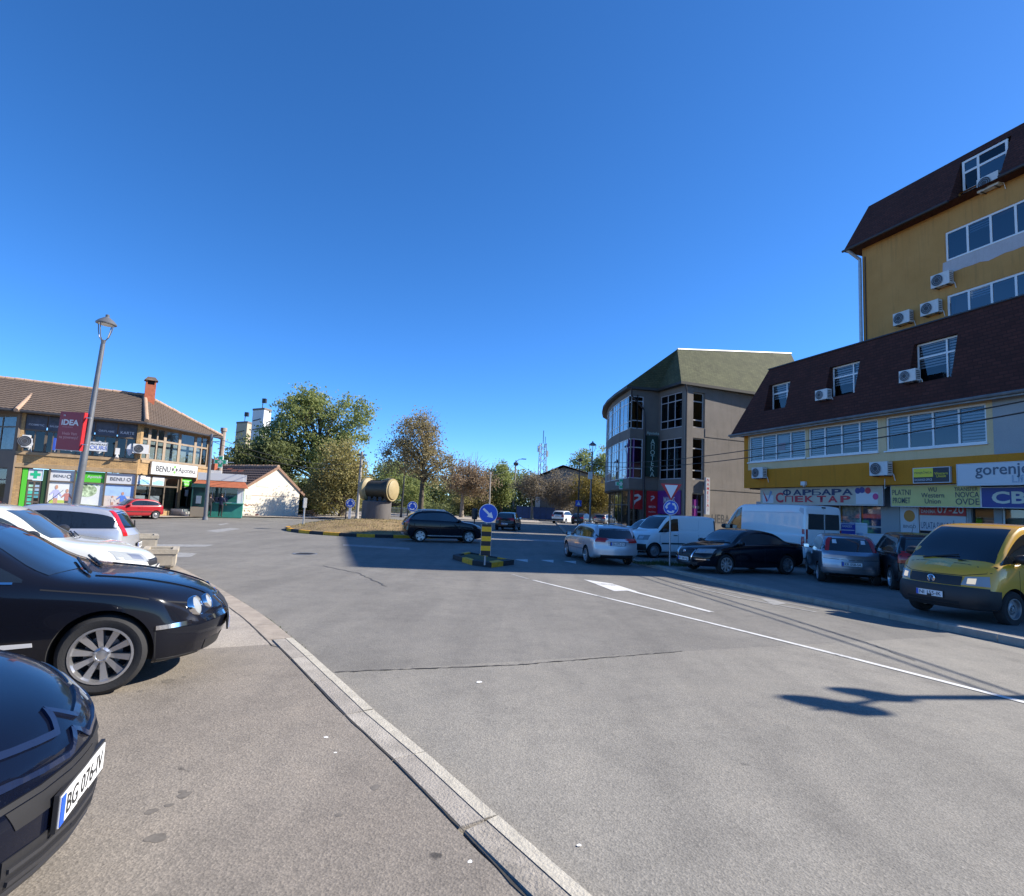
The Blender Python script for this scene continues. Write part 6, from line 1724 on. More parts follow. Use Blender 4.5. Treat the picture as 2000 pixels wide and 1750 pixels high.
def wheel_meshes(r, style, width=.2):
    key = (round(r, 3), style, width)
    if key in _W: return _W[key]
    rr = r * .69 if style != 'van' else r * .58
    w = width / 2
    t = MB(); t.lathe([(rr, -w + .01), (rr + .015, -w), (r - .035, -w - .004), (r - .008, -w + .02), (r, -w + .05), (r, w - .05), (r - .008, w - .02), (r - .035, w + .004), (rr + .015, w), (rr, w - .01), (rr - .02, 0)], axis='y', n=40, closed=True)
    tyre = t.mesh('tyre', M_RUBBER, angle=35)
    m = MB()
    m.lathe([(rr + .004, w - .005), (rr + .006, w + .004), (rr - .012, w + .004), (rr - .022, w - .03), (rr - .03, -w + .02), (rr - .005, -w + .02)], axis='y', n=40, closed=True)
    m.lathe([(rr - .03, -.02), (rr - .03, -.03), (.02, -.03)], axis='y', n=32, mi=1)                      # dark well with brake
    m.lathe([(rr * .62, -.018), (rr * .62, -.008), (.03, -.008)], axis='y', n=24, mi=2)
    def spoke(a, w0, w1, r0, r1, y0, y1, th=.03):
        ca, sa = math.cos(a), math.sin(a)
        def P(rad, off, y): return (rad * ca - off * sa, y, rad * sa + off * ca)
        m.add([P(r0, -w0, y0), P(r0, w0, y0), P(r1, w1, y1), P(r1, -w1, y1), P(r0, -w0 * 1.25, y0 - th), P(r0, w0 * 1.25, y0 - th), P(r1, w1 * 1.25, y1 - th), P(r1, -w1 * 1.25, y1 - th)],
              [(0, 1, 2, 3), (4, 7, 6, 5), (0, 4, 5, 1), (1, 5, 6, 2), (2, 6, 7, 3), (3, 7, 4, 0)])
    yf = w - .025
    if style == 'ten':
        for k in range(10): spoke(2 * math.pi * k / 10 + .15, .015, .027, rr * .2, rr - .015, yf - .014, yf - .002, .04)
    elif style == 'five':
        for k in range(5): spoke(2 * math.pi * k / 5, .05, .075, rr * .15, rr - .015, yf - .005, yf)
    elif style == 'multi':
        for k in range(9): spoke(2 * math.pi * k / 9, .02, .03, rr * .2, rr - .015, yf - .005, yf)
    elif style == 'cover':
        m.lathe([(rr - .012, yf), (rr * .75, yf + .012), (rr * .3, yf + .004), (.02, yf + .012)], axis='y', n=32)
        for k in range(8): spoke(2 * math.pi * k / 8, .01, .022, rr * .45, rr * .85, yf + .02, yf + .016, .012)
    else:                                                                                                # pressed steel
        m.lathe([(rr - .015, yf - .02), (rr * .8, yf - .045), (rr * .62, yf - .02), (rr * .4, yf - .005), (rr * .36, yf - .03), (.02, yf - .03)], axis='y', n=32)
        for k in range(10):
            a = 2 * math.pi * k / 10; m.lathe([(.022, 0), (.022, .012), (.004, .012)], (rr * .78 * math.cos(a), yf - .046, rr * .78 * math.sin(a)), 'y', 8, mi=1)
    m.lathe([(rr * .27, yf - .03), (rr * .27, yf - .004), (rr * .2, yf + .004), (rr * .18, yf + .001), (.01, yf + .004)], axis='y', n=20)
    for k in range(5):
        a = 2 * math.pi * k / 5 + .3; m.lathe([(.013, 0), (.013, .012), (.003, .014)], (rr * .23 * math.cos(a), yf - .002, rr * .23 * math.sin(a)), 'y', 6, mi=2)
    rim = m.mesh('rim', [M_ALLOY if style in ('ten', 'five', 'multi') else (pmat('wheel_cover', (.42, .42, .44), .35, metal=.5) if style == 'cover' else M_ALLOYDK), M_DARK, M_ALLOYDK], angle=35)
    _W[key] = (tyre, rim)
    return _W[key]

def plate(parent, x, y, z, rz, text, tilt=0.0, w=.52, h=.113):
    """number plate: white face, blue strip, black characters; faces local -y before turning"""
    p = MB(); p.box(-w / 2, w / 2, 0, .012, -h / 2, h / 2)
    o = p.build('number_plate', pmat('plate_white', (.75, .76, .76), .4), parent)
    o.location = (x, y, z); o.rotation_euler = (tilt, 0, rz)
    MB().box(-w / 2 + .002, -w / 2 + .045, -.003, -.0005, -h / 2 + .003, h / 2 - .003).build('country_band', M_BLUESIGN, o)
    lettering(o, text, M_BLACK, .02, -.002, 0, w=w * .82, h=h * .66)
    f = MB(); f.box(-w / 2 - .012, w / 2 + .012, .004, .02, -h / 2 - .012, h / 2 + .012); f.build('plate_holder', M_BLACKPL, o)
    return o

class Car:
    def __init__(s, name, sp, paint, label, cat='car', group='parked and passing cars'):
        s.sp, s.paint = sp, paint
        s.root = empty(name, (0, 0, 0), 0, label, cat, group)
        s.top, s.belt, s.hw, s.bot = pchip(sp['top']), pchip(sp['belt']), pchip(sp['hw']), pchip(sp['bot'])
        s.xR, s.xF = sp['top'][0][0], sp['top'][-1][0]
        s.W = max(p[1] for p in sp['hw'])
        s.pf, s.pr = pchip(sp.get('pf', [(0, -.08), (.3, 0), (.5, .02), (.7, -.02), (2.2, -.3)])), pchip(sp.get('pr', [(0, -.08), (.35, 0), (.55, .0), (.8, -.02), (2.2, -.02)]))
        s.kf, s.kr = sp.get('kf', .3), sp.get('kr', .16)
        s.tum = sp.get('tum', .32)
        s.body()
        s.glazing()
        s.wheels()
    def section(s, x):
        sp = s.sp
        zt, zb, w = s.top(x), s.bot(x), s.hw(x)
        zB = min(s.belt(x), zt - .015)
        hg = zt - zB
        g = smooth(.14, .34, hg)
        er = sp.get('edge', .09)
        lowp = [(0, zb), (.72 * w, zb), (.92 * w, zb + .025), (.975 * w, zb + .10), (.995 * w, zb + .36 * (zB - zb)), (1.0 * w, zb + .62 * (zB - zb)), (.992 * w, zb + .85 * (zB - zb)), (.97 * w, zB)]
        hood = [(.945 * w, zB + .28 * hg), (.88 * w, zB + .58 * hg), (.72 * w, zB + .82 * hg), (.4 * w, zB + .97 * hg), (0, zt)]
        yt_ = .95 * w - s.tum * max(0, hg - er)
        cab = [(.952 * w, zB + .02), (yt_, zt - er), (yt_ - .045, zt - er * .38), (.55 * yt_, zt - er * .06), (0, zt)]
        if g < 1 and g > 0: cab = [(c[0], c[1]) for c in cab]
        up = [(h[0] * (1 - g) + c[0] * g, h[1] * (1 - g) + c[1] * g) for h, c in zip(hood, cab)]
        pts = lowp + up
        n = len(pts); fy, fz = pchip([(i, p[0]) for i, p in enumerate(pts)]), pchip([(i, p[1]) for i, p in enumerate(pts)])
        sub = 3; out = []
        for k in range((n - 1) * sub + 1): out.append((fy(k / sub), fz(k / sub)))
        out[0] = (0, zb); out[-1] = (0, zt)
        # soften the very ends
        for e in (s.xF - x, x - s.xR):
            re = .13
            if e < re:
                q = 1 - math.sqrt(max(0, 1 - (1 - e / re) ** 2)); zm = (zb + zt) / 2
                out = [(y * (1 - .05 * q), zm + (z - zm) * (1 - .10 * q)) for y, z in out]
        return out
    def warp(s, x, y, z):
        xf0, xr0 = s.xF - .95, s.xR + .7
        if x > xf0:
            t = (x - xf0) / (s.xF - xf0); x = x + t * t * (-s.kf * y * y / (s.W ** 2)) + t ** 3 * s.pf(z)
        elif x < xr0:
            t = (xr0 - x) / (xr0 - s.xR); x = x - t * t * (-s.kr * y * y / (s.W ** 2)) - t ** 3 * s.pr(z)
        return (x, y, z)
    def body(s):
        L_ = s.xF - s.xR
        xs = sorted(set([round(s.xR + L_ * i / 66, 4) for i in range(67)] + [round(s.xF - d, 4) for d in (.012, .03, .055, .09)] + [round(s.xR + d, 4) for d in (.012, .03, .055, .09)]))
        rings = [s.section(x) for x in xs]
        n = len(rings[0]); vs, fs = [], []
        full = 2 * n - 2
        for x, r in zip(xs, rings):
            for (y, z) in r: vs.append(s.warp(x, y, z))
            for (y, z) in reversed(r[1:-1]): vs.append(s.warp(x, -y, z))
        for i in range(len(xs) - 1):
            for k in range(full):
                k2 = (k + 1) % full
                fs.append((i * full + k, i * full + k2, (i + 1) * full + k2, (i + 1) * full + k))
        for end, i in ((0, 0), (1, len(xs) - 1)):
            x, r = xs[i], rings[i]; b = i * full; M = 7
            rows = [[b]]
            for j in range(1, n - 1):
                row = [b + j]
                for c in range(1, M):
                    t = 1 - 2 * c / M; vs.append(s.warp(x, r[j][0] * t, r[j][1])); row.append(len(vs) - 1)
                row.append(b + full - j); rows.append(row)
            rows.append([b + n - 1])
            for j in range(len(rows) - 1):
                p, q = rows[j], rows[j + 1]
                if len(p) == 1:
                    for c in range(M): fs.append((p[0], q[c], q[c + 1]))
                elif len(q) == 1:
                    for c in range(M): fs.append((p[c], q[0], p[c + 1]))
                else:
                    for c in range(M): fs.append((p[c], q[c], q[c + 1], p[c + 1]))
        mb = MB(); mb.v, mb.f, mb.m = vs, fs, [0] * len(fs)
        me = mb.mesh('body', [s.paint, M_DARK], angle=28)
        s.bvh = BVHTree.FromPolygons([v.co.copy() for v in me.vertices], [tuple(p.vertices) for p in me.polygons])
        tmp = obj('body_source', me)
        sp = s.sp; ra = sp['r'] + sp.get('arch', .055); yin = s.W - .34
        cut = MB()
        for xw in (sp['xf'], sp['xr']):
            for sg in (1, -1): cut.lathe([(ra, sg * yin), (ra, sg * (s.W + .3))], (xw, 0, sp['r']), 'y', 44)
        co = cut.build('arch_cutter', M_DARK)
        md = tmp.modifiers.new('arch', 'BOOLEAN'); md.object = co; md.operation = 'DIFFERENCE'
        try: md.solver = 'MANIFOLD'
        except Exception: md.solver = 'EXACT'
        dg = bpy.context.evaluated_depsgraph_get()
        new = bpy.data.meshes.new_from_object(tmp.evaluated_get(dg))
        if len(new.polygons) < len(me.polygons) * .6:
            md.solver = 'EXACT'; dg = bpy.context.evaluated_depsgraph_get(); dg.update(); new = bpy.data.meshes.new_from_object(tmp.evaluated_get(dg))
        bpy.data.objects.remove(tmp); bpy.data.objects.remove(co)
        new.materials.clear(); new.materials.append(s.paint); new.materials.append(M_DARK)
        for p in new.polygons:
            c = p.center; p.material_index = 0
            for xw in (sp['xf'], sp['xr']):
                d = math.hypot(c.x - xw, c.z - sp['r'])
                if d < ra + .002 and (abs(abs(c.y) - yin) < .004 or d > ra - .03 and abs(p.normal.y) < .35 and abs(c.y) < s.W - .012 and abs(c.y) > yin - .01): p.material_index = 1
            if c.z < s.bot(c.x) + .015 and p.normal.z < -.5: p.material_index = 1
        bm = bmesh.new(); bm.from_mesh(new)
        for f in bm.faces: f.smooth = True
        for e in bm.edges:
            if len(e.link_faces) == 2 and e.calc_face_angle(0) > math.radians(33): e.smooth = False
        bm.to_mesh(new); bm.free()
        s.bodyobj = obj('body', new, s.root)
    def cast(s, kind, a, b):
        if kind in ('L', 'R'):
            sg = 1 if kind == 'L' else -1; o, d = Vector((a, sg * 4, b)), Vector((0, -sg, 0))
        elif kind in ('DL', 'DR'):      # seen across the rear corner
            sg = 1 if kind == 'DL' else -1; d = Vector((.7071, -.7071 * sg, 0)); o = Vector((s.xR, sg * s.W * .92, b)) + Vector((.7071, .7071 * sg, 0)) * a - d * 2
        elif kind == 'F': o, d = Vector((6, a, b)), Vector((-1, 0, 0))
        elif kind == 'B': o, d = Vector((-6, a, b)), Vector((1, 0, 0))
        else: o, d = Vector((a, b, 5)), Vector((0, 0, -1))
        hit, nrm, _, _ = s.bvh.ray_cast(o, d)
        if hit is None or kind == 'B' and hit.x > s.xR + 2.1 or kind == 'F' and hit.x < s.xF - 1.6:
            q = o + d * (2 if kind[0] == 'D' else 4 - s.W if kind in 'LR' else 3.8)
            hit, nrm, _, _ = s.bvh.find_nearest(q)
        if nrm.dot(d) > 0: nrm = -nrm
        return hit, nrm
    def patch(s, name, kind, low, up, mat, off=.004, nu=10, nv=6, parent=None, skirt=.012, smooth_=True):
        """piece of skin between a lower and an upper curve (2D, in side, front, rear or top view), laid on the body"""
        lo, hi = resample(low, nu), resample(up, nu)
        g = [[s.cast(kind, *lo[i].lerp(hi[i], j / (nv - 1))) for i in range(nu)] for j in range(nv)]
        mb = MB()
        vs = [tuple(h + n * off) for row in g for h, n in row]
        fs = [(j * nu + i, j * nu + i + 1, (j + 1) * nu + i + 1, (j + 1) * nu + i) for j in range(nv - 1) for i in range(nu - 1)]
        rim = [(0, i) for i in range(nu)] + [(j, nu - 1) for j in range(1, nv)] + [(nv - 1, i) for i in range(nu - 2, -1, -1)] + [(j, 0) for j in range(nv - 2, 0, -1)]
        b = len(vs); k = len(rim)
        vs += [tuple(g[j][i][0] - g[j][i][1] * skirt) for j, i in rim]
        fs += [(rim[q][0] * nu + rim[q][1], b + q, b + (q + 1) % k, rim[(q + 1) % k][0] * nu + rim[(q + 1) % k][1]) for q in range(k)]
        mb.add(vs, fs)
        return mb.build(name, mat, parent or s.root, angle=50 if smooth_ else None)
    def strip(s, name, kind, pts, w, mat, off=.002, n=14, parent=None, r3=None):
        """thin ribbon along a drawn line: panel gaps, trims, mouldings"""
        P = resample(pts, n); mb = MB(); vs = []
        for i, p in enumerate(P):
            d = (P[min(i + 1, n - 1)] - P[max(i - 1, 0)]).normalized(); nr = Vector((-d.y, d.x))
            for q, o in ((-w / 2, -.004), (-w / 2, off), (w / 2, off), (w / 2, -.004)):
                a = p + nr * q; h, m = s.cast(kind, a.x, a.y); vs.append(tuple(h + m * o))
        fs = [(i * 4 + k, i * 4 + k + 1, (i + 1) * 4 + k + 1, (i + 1) * 4 + k) for i in range(n - 1) for k in range(3)]
        fs += [(0, 1, 2, 3), ((n - 1) * 4 + 3, (n - 1) * 4 + 2, (n - 1) * 4 + 1, (n - 1) * 4)]
        mb.add(vs, fs); return mb.build(name, mat, parent or s.root, angle=50)
    def both(s, fn):
        for k in ('L', 'R'): fn(k)
    def glazing(s):
        sp = s.sp; er = sp.get('edge', .09) + .035
        gm = sp.get('glass', M_CARGLASS)
        sb = sp.get('sill', .035)
        xs = np.linspace(s.xR, s.xF, 260)
        lim = sp.get('side_x', (s.xR + .1, s.xF))
        ok = [x for x in xs if s.top(x) - er > s.belt(x) + sb + .02 and lim[0] < x < lim[1]]
        if ok and sp.get('side_glass', True):
            x0, x1 = ok[0], ok[-1]
            cuts = [x0] + [c for c in sp['pillars']] + [x1]
            gap = sp.get('pillar_w', .05)
            for i in range(len(cuts) - 1):
                a = cuts[i] + (gap / 2 if i else 0); b = cuts[i + 1] - (gap / 2 if i < len(cuts) - 2 else 0)
                if i in sp.get('blank', ()): continue
                q = np.linspace(a, b, 16)
                low = [(x, s.belt(x) + sb) for x in q]; up = [(x, max(s.top(x) - er, s.belt(x) + sb + .004)) for x in q]
                s.both(lambda k: s.patch('side_window', k, low, up, gm, .003, 18, 6))
        ws = sp.get('ws')          # windscreen: x at base, x at top, half width base, top
        if ws:
            xb, xt, wb_, wt = ws
            bow = sp.get('bow', .12)
            def row(x, w, c): return [(x + c * (1 - (2 * t - 1) ** 2), -w + 2 * w * t) for t in np.linspace(0, 1, 13)]
            s.patch('windscreen', 'T', row(xb - bow, wb_, bow), row(xt, wt, bow * .5), gm, .004, 15, 8)
        rw_ = sp.get('rw')         # rear window in rear view: z low, z high, half widths
        if rw_:
            z0, z1, w0, w1 = rw_
            s.patch('rear_window', 'B', [(-w0, z0), (0, z0 - .01), (w0, z0)], [(-w1, z1), (0, z1 + .02), (w1, z1)], gm, .004, 15, 7)
    def wheels(s):
        sp = s.sp; ty, rm = wheel_meshes(sp['r'], sp.get('wheel', 'cover'), sp.get('tw', .2))
        tr = s.W - sp.get('tw', .2) / 2 - .015
        for xw in (sp['xf'], sp['xr']):
            for sg in (1, -1):
                e = bpy.data.objects.new('wheel', None); COL.objects.link(e); e.parent = s.root; e.empty_display_size = .1
                e.location = (xw, sg * tr, sp['r']); e.rotation_euler = (0, 0, 0 if sg > 0 else math.pi)
                obj('tyre', ty, e); obj('rim', rm, e)
    # ---- common details
    def door_lines(s, xs, z0=None):
        for x in xs:
            zl = (z0 or s.bot(x) + .1); zh = min(s.belt(x), s.top(x)) - .0
            s.both(lambda k: s.strip('door_gap', k, [(x, zl), (x + .015, (zl + zh) / 2), (x, zh)], .011, M_DARK, .0012, 8))
    def handles(s, pts, mat=None):
        for (x, z) in pts:
            s.both(lambda k: s.patch('door_handle', k, [(x - .09, z - .015), (x + .09, z - .015)], [(x - .085, z + .018), (x + .085, z + .018)], mat or s.paint, .028, 6, 4))
    def mirrors(s, x, z, mat=None, sc=1.0, out=.1):
        for sg in (1, -1):
            h, n = s.cast('L' if sg > 0 else 'R', x, z)
            mb = MB(); y = abs(h.y)
            prof = [(.02, -.1), (.075, -.085), (.1, -.02), (.1, .04), (.085, .085), (.03, .1)]
            v0 = len(mb.v); mb.lathe([(r_ * sc, a * sc) for r_, a in prof], (0, 0, 0), 'y', 14)
            mb.v = [(x + px * 1.0 + .02 * sc, sg * (y + (out + .03) * sc + py), z + .05 * sc + pz * .72) for px, py, pz in mb.v]
            m = mb.build('mirror', mat or s.paint, s.root, smooth_=True)
            st = MB(); st.tube([(x, sg * (y - .03), z), (x + .01, sg * (y + .08 * sc), z + .035)], .028 * sc, 6); st.build('mirror_arm', M_BLACKPL, m)
            gl = MB(); gl.box(x - .086 * sc, x - .082 * sc, sg * (y + (out + .03) * sc) - .075 * sc, sg * (y + (out + .03) * sc) + .075 * sc, z + .0, z + .1 * sc); gl.build('mirror_glass', M_CHROME, m)
    def headlights(s, y0, y1, z0, z1, slant=.0, mat=None):
        for sg in (1, -1):
            o = s.patch('headlight', 'F', [(sg * y0, z0), (sg * y1, z0 + slant)], [(sg * y0, z1), (sg * y1, z1 + slant)], mat or pmat('lamp_glass', (.3, .32, .33), .06, spec=.8), .005, 12, 6)
            s.patch('lamp_reflector', 'F', [(sg * (y0 + (y1 - y0) * .2), z0 + (z1 - z0) * .25 + slant * .2), (sg * (y0 + (y1 - y0) * .62), z0 + (z1 - z0) * .25 + slant * .6)], [(sg * (y0 + (y1 - y0) * .2), z1 - (z1 - z0) * .2 + slant * .2), (sg * (y0 + (y1 - y0) * .62), z1 - (z1 - z0) * .2 + slant * .6)], M_ALLOY, .007, 6, 4, parent=o)
    def taillights(s, y0, y1, z0, z1, slant=0.0, white=None):
        m = pmat('lamp_red', (.42, .012, .015), .12, spec=.7); y1 = min(y1, s.hw(s.xR) * .9); y0 = min(y0, y1 - .07)
        for sg in (1, -1):
            s.patch('taillight', 'L' if sg > 0 else 'R', [(s.xR + .07, z0 + slant), (s.xR + .2, z0 + slant)], [(s.xR + .09, z1 + slant), (s.xR + .2, z1 + slant)], m, .006, 6, 5)
            o = s.patch('taillight', 'B', [(sg * y0, z0), (sg * y1, z0 + slant)], [(sg * y0, z1), (sg * y1, z1 + slant)], m, .006, 10, 6)
            if white: s.patch('reverse_lamp', 'B', [(sg * (y0 + (y1 - y0) * .15), z0 + (z1 - z0) * white), (sg * (y0 + (y1 - y0) * .6), z0 + (z1 - z0) * white)], [(sg * (y0 + (y1 - y0) * .15), z0 + (z1 - z0) * (white + .22)), (sg * (y0 + (y1 - y0) * .6), z0 + (z1 - z0) * (white + .22))], pmat('lamp_clear', (.6, .6, .6), .1), .009, 5, 4, parent=o)
    def plate_at(s, end, z, text, tilt=0.0, out=.022):
        h, n = s.cast('F' if end == 'F' else 'B', 0, z)
        if end == 'F': return plate(s.root, h.x + out, 0, z, math.pi / 2, text, tilt)
        return plate(s.root, h.x - out, 0, z, -math.pi / 2, text, tilt)
    def bumper_band(s, end, z0, z1, w, mat, off=.012, name='bumper'):
        return s.patch(name, end, [(-w, z0), (0, z0), (w, z0)], [(-w, z1), (0, z1), (w, z1)], mat, off, 20, 5)
    def place(s, x, y, heading, z=None, scale=1.0):
        s.root.location = (x, y, ground_z(x, y) if z is None else z); s.root.rotation_euler = (0, 0, heading); s.root.scale = (scale,) * 3
        return s
def paint(name, col, metal=.0, rough=.25, flake=0.0):
    dark = max(col) < .06
    m = pmat(name, col, rough, metal=metal, coat=.55 if dark else 1.0, spec=.12 if dark else .5)
    return m
P_BLACK = paint('paint_black', (.006, .007, .012), rough=.2)
P_NAVY = paint('paint_navy', (.003, .0045, .012), rough=.2)
P_WHITE = paint('paint_white', (.74, .75, .74), rough=.35)
P_WHITE2 = paint('paint_warm_white', (.72, .73, .68), rough=.35)
P_SILVER = paint('paint_silver', (.56, .57, .59), metal=.55, rough=.35)
P_SILVERB = paint('paint_silver_blue', (.28, .32, .38), metal=.75, rough=.32)
P_GREY = paint('paint_grey', (.2, .2, .21), metal=.6, rough=.33)
P_BROWN = paint('paint_taupe', (.2, .18, .165), metal=.6, rough=.33)
P_RED = paint('paint_red', (.36, .015, .022), rough=.25)
P_YELLOW = paint('paint_yellow', (.68, .35, .01), rough=.35)
P_DARK = paint('paint_charcoal', (.015, .015, .018), rough=.25)

def hatch(L_=3.9, W=1.68, H=1.44, wb=2.5, of=.76, r=.3, hoodf=.72, cowl=.95, cx=.78, wx=.05, roofx=-1.2, tailz=1.0, gx=None, wheel='cover', belt=.92, bel2=.96, **kw):
    xf, xr = wb / 2, -wb / 2; xF = xf + of; xR = xF - L_
    gx = gx if gx is not None else xR + .12
    d = dict(top=[(xR, tailz - .1), (gx, tailz + .02), (roofx - .12, H - .11), (roofx + .15, H - .045), (-.35, H), (wx, H - .03), (wx + .12, H - .075), (cx, cowl), (cx + .45, cowl - .06), (xF - .28, hoodf + .06), (xF - .06, hoodf - .03), (xF, hoodf - .1)],
             belt=[(xR, bel2), (-.6, bel2 - .02), (cx - .2, belt), (cx + .3, belt - .07), (xF - .2, hoodf - .05), (xF, hoodf - .16)],
             hw=[(xR, W / 2 - .07), (xR + .5, W / 2 - .02), (-.2, W / 2), (xf, W / 2 - .005), (xF - .3, W / 2 - .05), (xF, W / 2 - .12)],
             bot=[(xR, .34), (xR + .5, .24), (0, .2), (xf + .3, .2), (xF, .25)],
             xf=xf, xr=xr, r=r, pillars=[-.18, xr + .15], ws=(cx - .02, wx + .1, W / 2 - .14, W / 2 - .28), rw=(bel2 + .03, H - .14, W / 2 - .22, W / 2 - .32), wheel=wheel)
    d.update(kw); return d
def std_details(c, doors=(), plate_f=None, plate_r=None, head=None, tail=None, mirror=True, handle=True, grille=True, lowgrille=True, mirror_mat=None):
    sp = c.sp; W = c.W; xF = c.xF
    c.door_lines(doors)
    hx = doors[1:] if len(doors) > 1 else doors
    if handle: c.handles([(x + .18, c.belt(x) - .12) for x in hx])
    if mirror:
        xm = sp['ws'][0] - .32; c.mirrors(xm, c.belt(xm) + .04, mirror_mat, sp.get('msc', 1.0))
    hf = c.top(xF) + .1
    if head: c.headlights(*head)
    if tail: c.taillights(*tail)
    if grille: c.patch('grille', 'F', [(-.36, hf - .19), (.36, hf - .19)], [(-.42, hf - .09), (.42, hf - .09)], M_BLACKPL, .005, 10, 4)
    if lowgrille: c.patch('air_intake', 'F', [(-.5, .27), (.5, .27)], [(-.55, .36), (.55, .36)], M_BLACKPL, .004, 12, 4)
    if plate_f: c.plate_at('F', .44, plate_f)
    if plate_r: c.plate_at('B', plate_r[1], plate_r[0])
    # wipers, door sill trim, antenna
    xb = sp['ws'][0]
    for sg in (-.1, -.75):
        w_ = MB(); p0, _ = c.cast('T', xb + .05, sg * W / 2 + .25); p1, _ = c.cast('T', xb - .12, sg * W / 2 + .75)
        w_.tube([p0 + Vector((0, 0, .02)), p1 + Vector((.02, 0, .02))], .011, 5); w_.build('wiper', M_BLACKPL, c.root)
    c.strip('bonnet_gap', 'T', [(xb + .07, -W / 2 + .16), (xb + .1, 0), (xb + .07, W / 2 - .16)], .014, M_DARK, .0012, 12)
    an = MB(); p0, _ = c.cast('T', sp['ws'][1] - .25, 0); an.tube([p0, p0 + Vector((-.25, 0, .28))], [.008, .004], 5); an.build('aerial', M_BLACKPL, c.root)
# ------------------------------------------------------------------ the cars, one by one
R_ = math.radians
def by_wheel(c, px, py, heading, which, dz=0.0, scale=1.0):
    """stand a car so that the outer foot of one of its tyres is where the picture shows it"""
    p = on_ground(px, py, dz)
    lx = (c.sp['xf'] if which[0] == 'F' else c.sp['xr']) * scale; ly = (c.W - .06) * scale * (1 if which[1] == 'L' else -1)
    ch, sh = math.cos(heading), math.sin(heading)
    x, y = p.x - (lx * ch - ly * sh), p.y - (lx * sh + ly * ch)
    return c.place(x, y, heading, ground_z(x, y) + dz, scale)
def by_point(c, px, py, heading, lx, ly, lz, dz=0.0, scale=1.0):
    """stand a car so that a point of its body is seen at a pixel"""
    gz = dz
    for _ in range(6):
        p = at_z(px, py, gz + lz * scale); gz = ground_z(p.x, p.y) + dz
    ch, sh = math.cos(heading), math.sin(heading)
    x, y = p.x - (lx * ch - ly * sh) * scale, p.y - (lx * sh + ly * ch) * scale
    return c.place(x, y, heading, ground_z(x, y) + dz, scale)

# --- black saloon with twin round lamps, front half in view
H_L = R_(27)
sp = dict(top=[(-2.43, .86), (-2.34, .97), (-1.7, 1.04), (-1.42, 1.07), (-.75, 1.31), (-.15, 1.37), (.2, 1.345), (.34, 1.3), (1.06, .955), (1.5, .905), (1.95, .81), (2.15, .73), (2.235, .62)],
          belt=[(-2.43, .82), (-1.2, .92), (.9, .88), (1.4, .83), (1.85, .74), (2.235, .56)], hw=[(-2.43, .78), (-1.9, .86), (-.2, .885), (1.355, .89), (1.9, .84), (2.235, .70)], bot=[(-2.43, .32), (-1.9, .22), (0, .19), (1.7, .19), (2.235, .22)],
          xf=1.355, xr=-1.355, r=.322, pillars=[-.2, -1.1], ws=(1.04, .33, .74, .56), rw=(1.07, 1.3, .6, .48), wheel='ten', kf=.42, arch=.045, pf=[(0, -.06), (.25, -.01), (.42, .05), (.5, .06), (.58, .02), (.75, -.03), (1, -.06)])
jag = Car('black_saloon', sp, P_BLACK, 'shiny black saloon with twin round headlamps parked nose to the kerb')
jag.door_lines([.62, -.32, -1.15]); jag.handles([(-.12, .77), (-1.0, .79)], P_BLACK); jag.mirrors(.36, .93, P_BLACK)
M_LAMP = pmat('lamp_glass', (.3, .32, .33), .06, spec=.8)
for sg in (1, -1):
    for (yy, zc, rad) in ((.60, .655, .085), (.43, .665, .066)):
        c_, n_ = jag.cast('F', sg * yy, zc)
        nn = (n_ + Vector((.6, 0, .1))).normalized()
        hl = bpy.data.objects.new('headlight', None); COL.objects.link(hl); hl.parent = jag.root
        hl.matrix_basis = Matrix.Translation(c_ - nn * .03) @ nn.to_track_quat('Z', 'Y').to_matrix().to_4x4()
        MB().lathe([(rad, 0), (rad, .03), (rad * .9, .042), (rad * .5, .052), (.004, .055)], n=22).build('lamp_lens', M_LAMP, hl, smooth_=True)
        MB().lathe([(rad * 1.14, -.01), (rad * 1.14, .04), (rad * 1.06, .05), (rad * .98, .044), (rad * .98, -.01)], n=22, closed=True).build('lamp_ring', M_CHROME, hl, smooth_=True)
jag.patch('grille', 'F', [(-.17, .52), (.17, .52)], [(-.25, .69), (.25, .69)], M_CHROME, .012, 8, 5); jag.patch('grille_mesh', 'F', [(-.14, .54), (.14, .54)], [(-.21, .675), (.21, .675)], M_BLACKPL, .016, 8, 5)
jag.both(lambda k: jag.strip('bumper_trim', k, [(1.72, .52), (1.85, .525), (1.98, .53)], .035, M_CHROME, .012, 10)); jag.strip('bumper_trim', 'F', [(-.6, .53), (-.3, .535), (-.1, .535)], .035, M_CHROME, .012, 20); jag.strip('bumper_trim', 'F', [(.1, .535), (.3, .535), (.6, .53)], .035, M_CHROME, .012, 20)
jag.patch('air_intake', 'F', [(-.5, .24), (.5, .24)], [(-.52, .33), (.52, .33)], M_BLACKPL, .004, 12, 4); jag.plate_at('F', .43, 'BG 184-TX')
jag.both(lambda k: jag.patch('side_repeater', k, [(.70, .415), (.9, .425)], [(.705, .45), (.895, .455)], pmat('lamp_clear', (.6, .6, .6), .1), .006, 8, 4))
jag.both(lambda k: jag.strip('bumper_gap', k, [(1.735, .22), (1.72, .5)], .01, M_DARK, .0012, 8)); jag.both(lambda k: jag.strip('bonnet_gap', k, [(.9, .865), (1.5, .8), (1.95, .69)], .01, M_DARK, .0012, 14))
jag.both(lambda k: jag.strip('skirt_line', k, [(1.74, .24), (1.9, .235), (2.05, .24)], .02, M_BLACKPL, .006, 8))
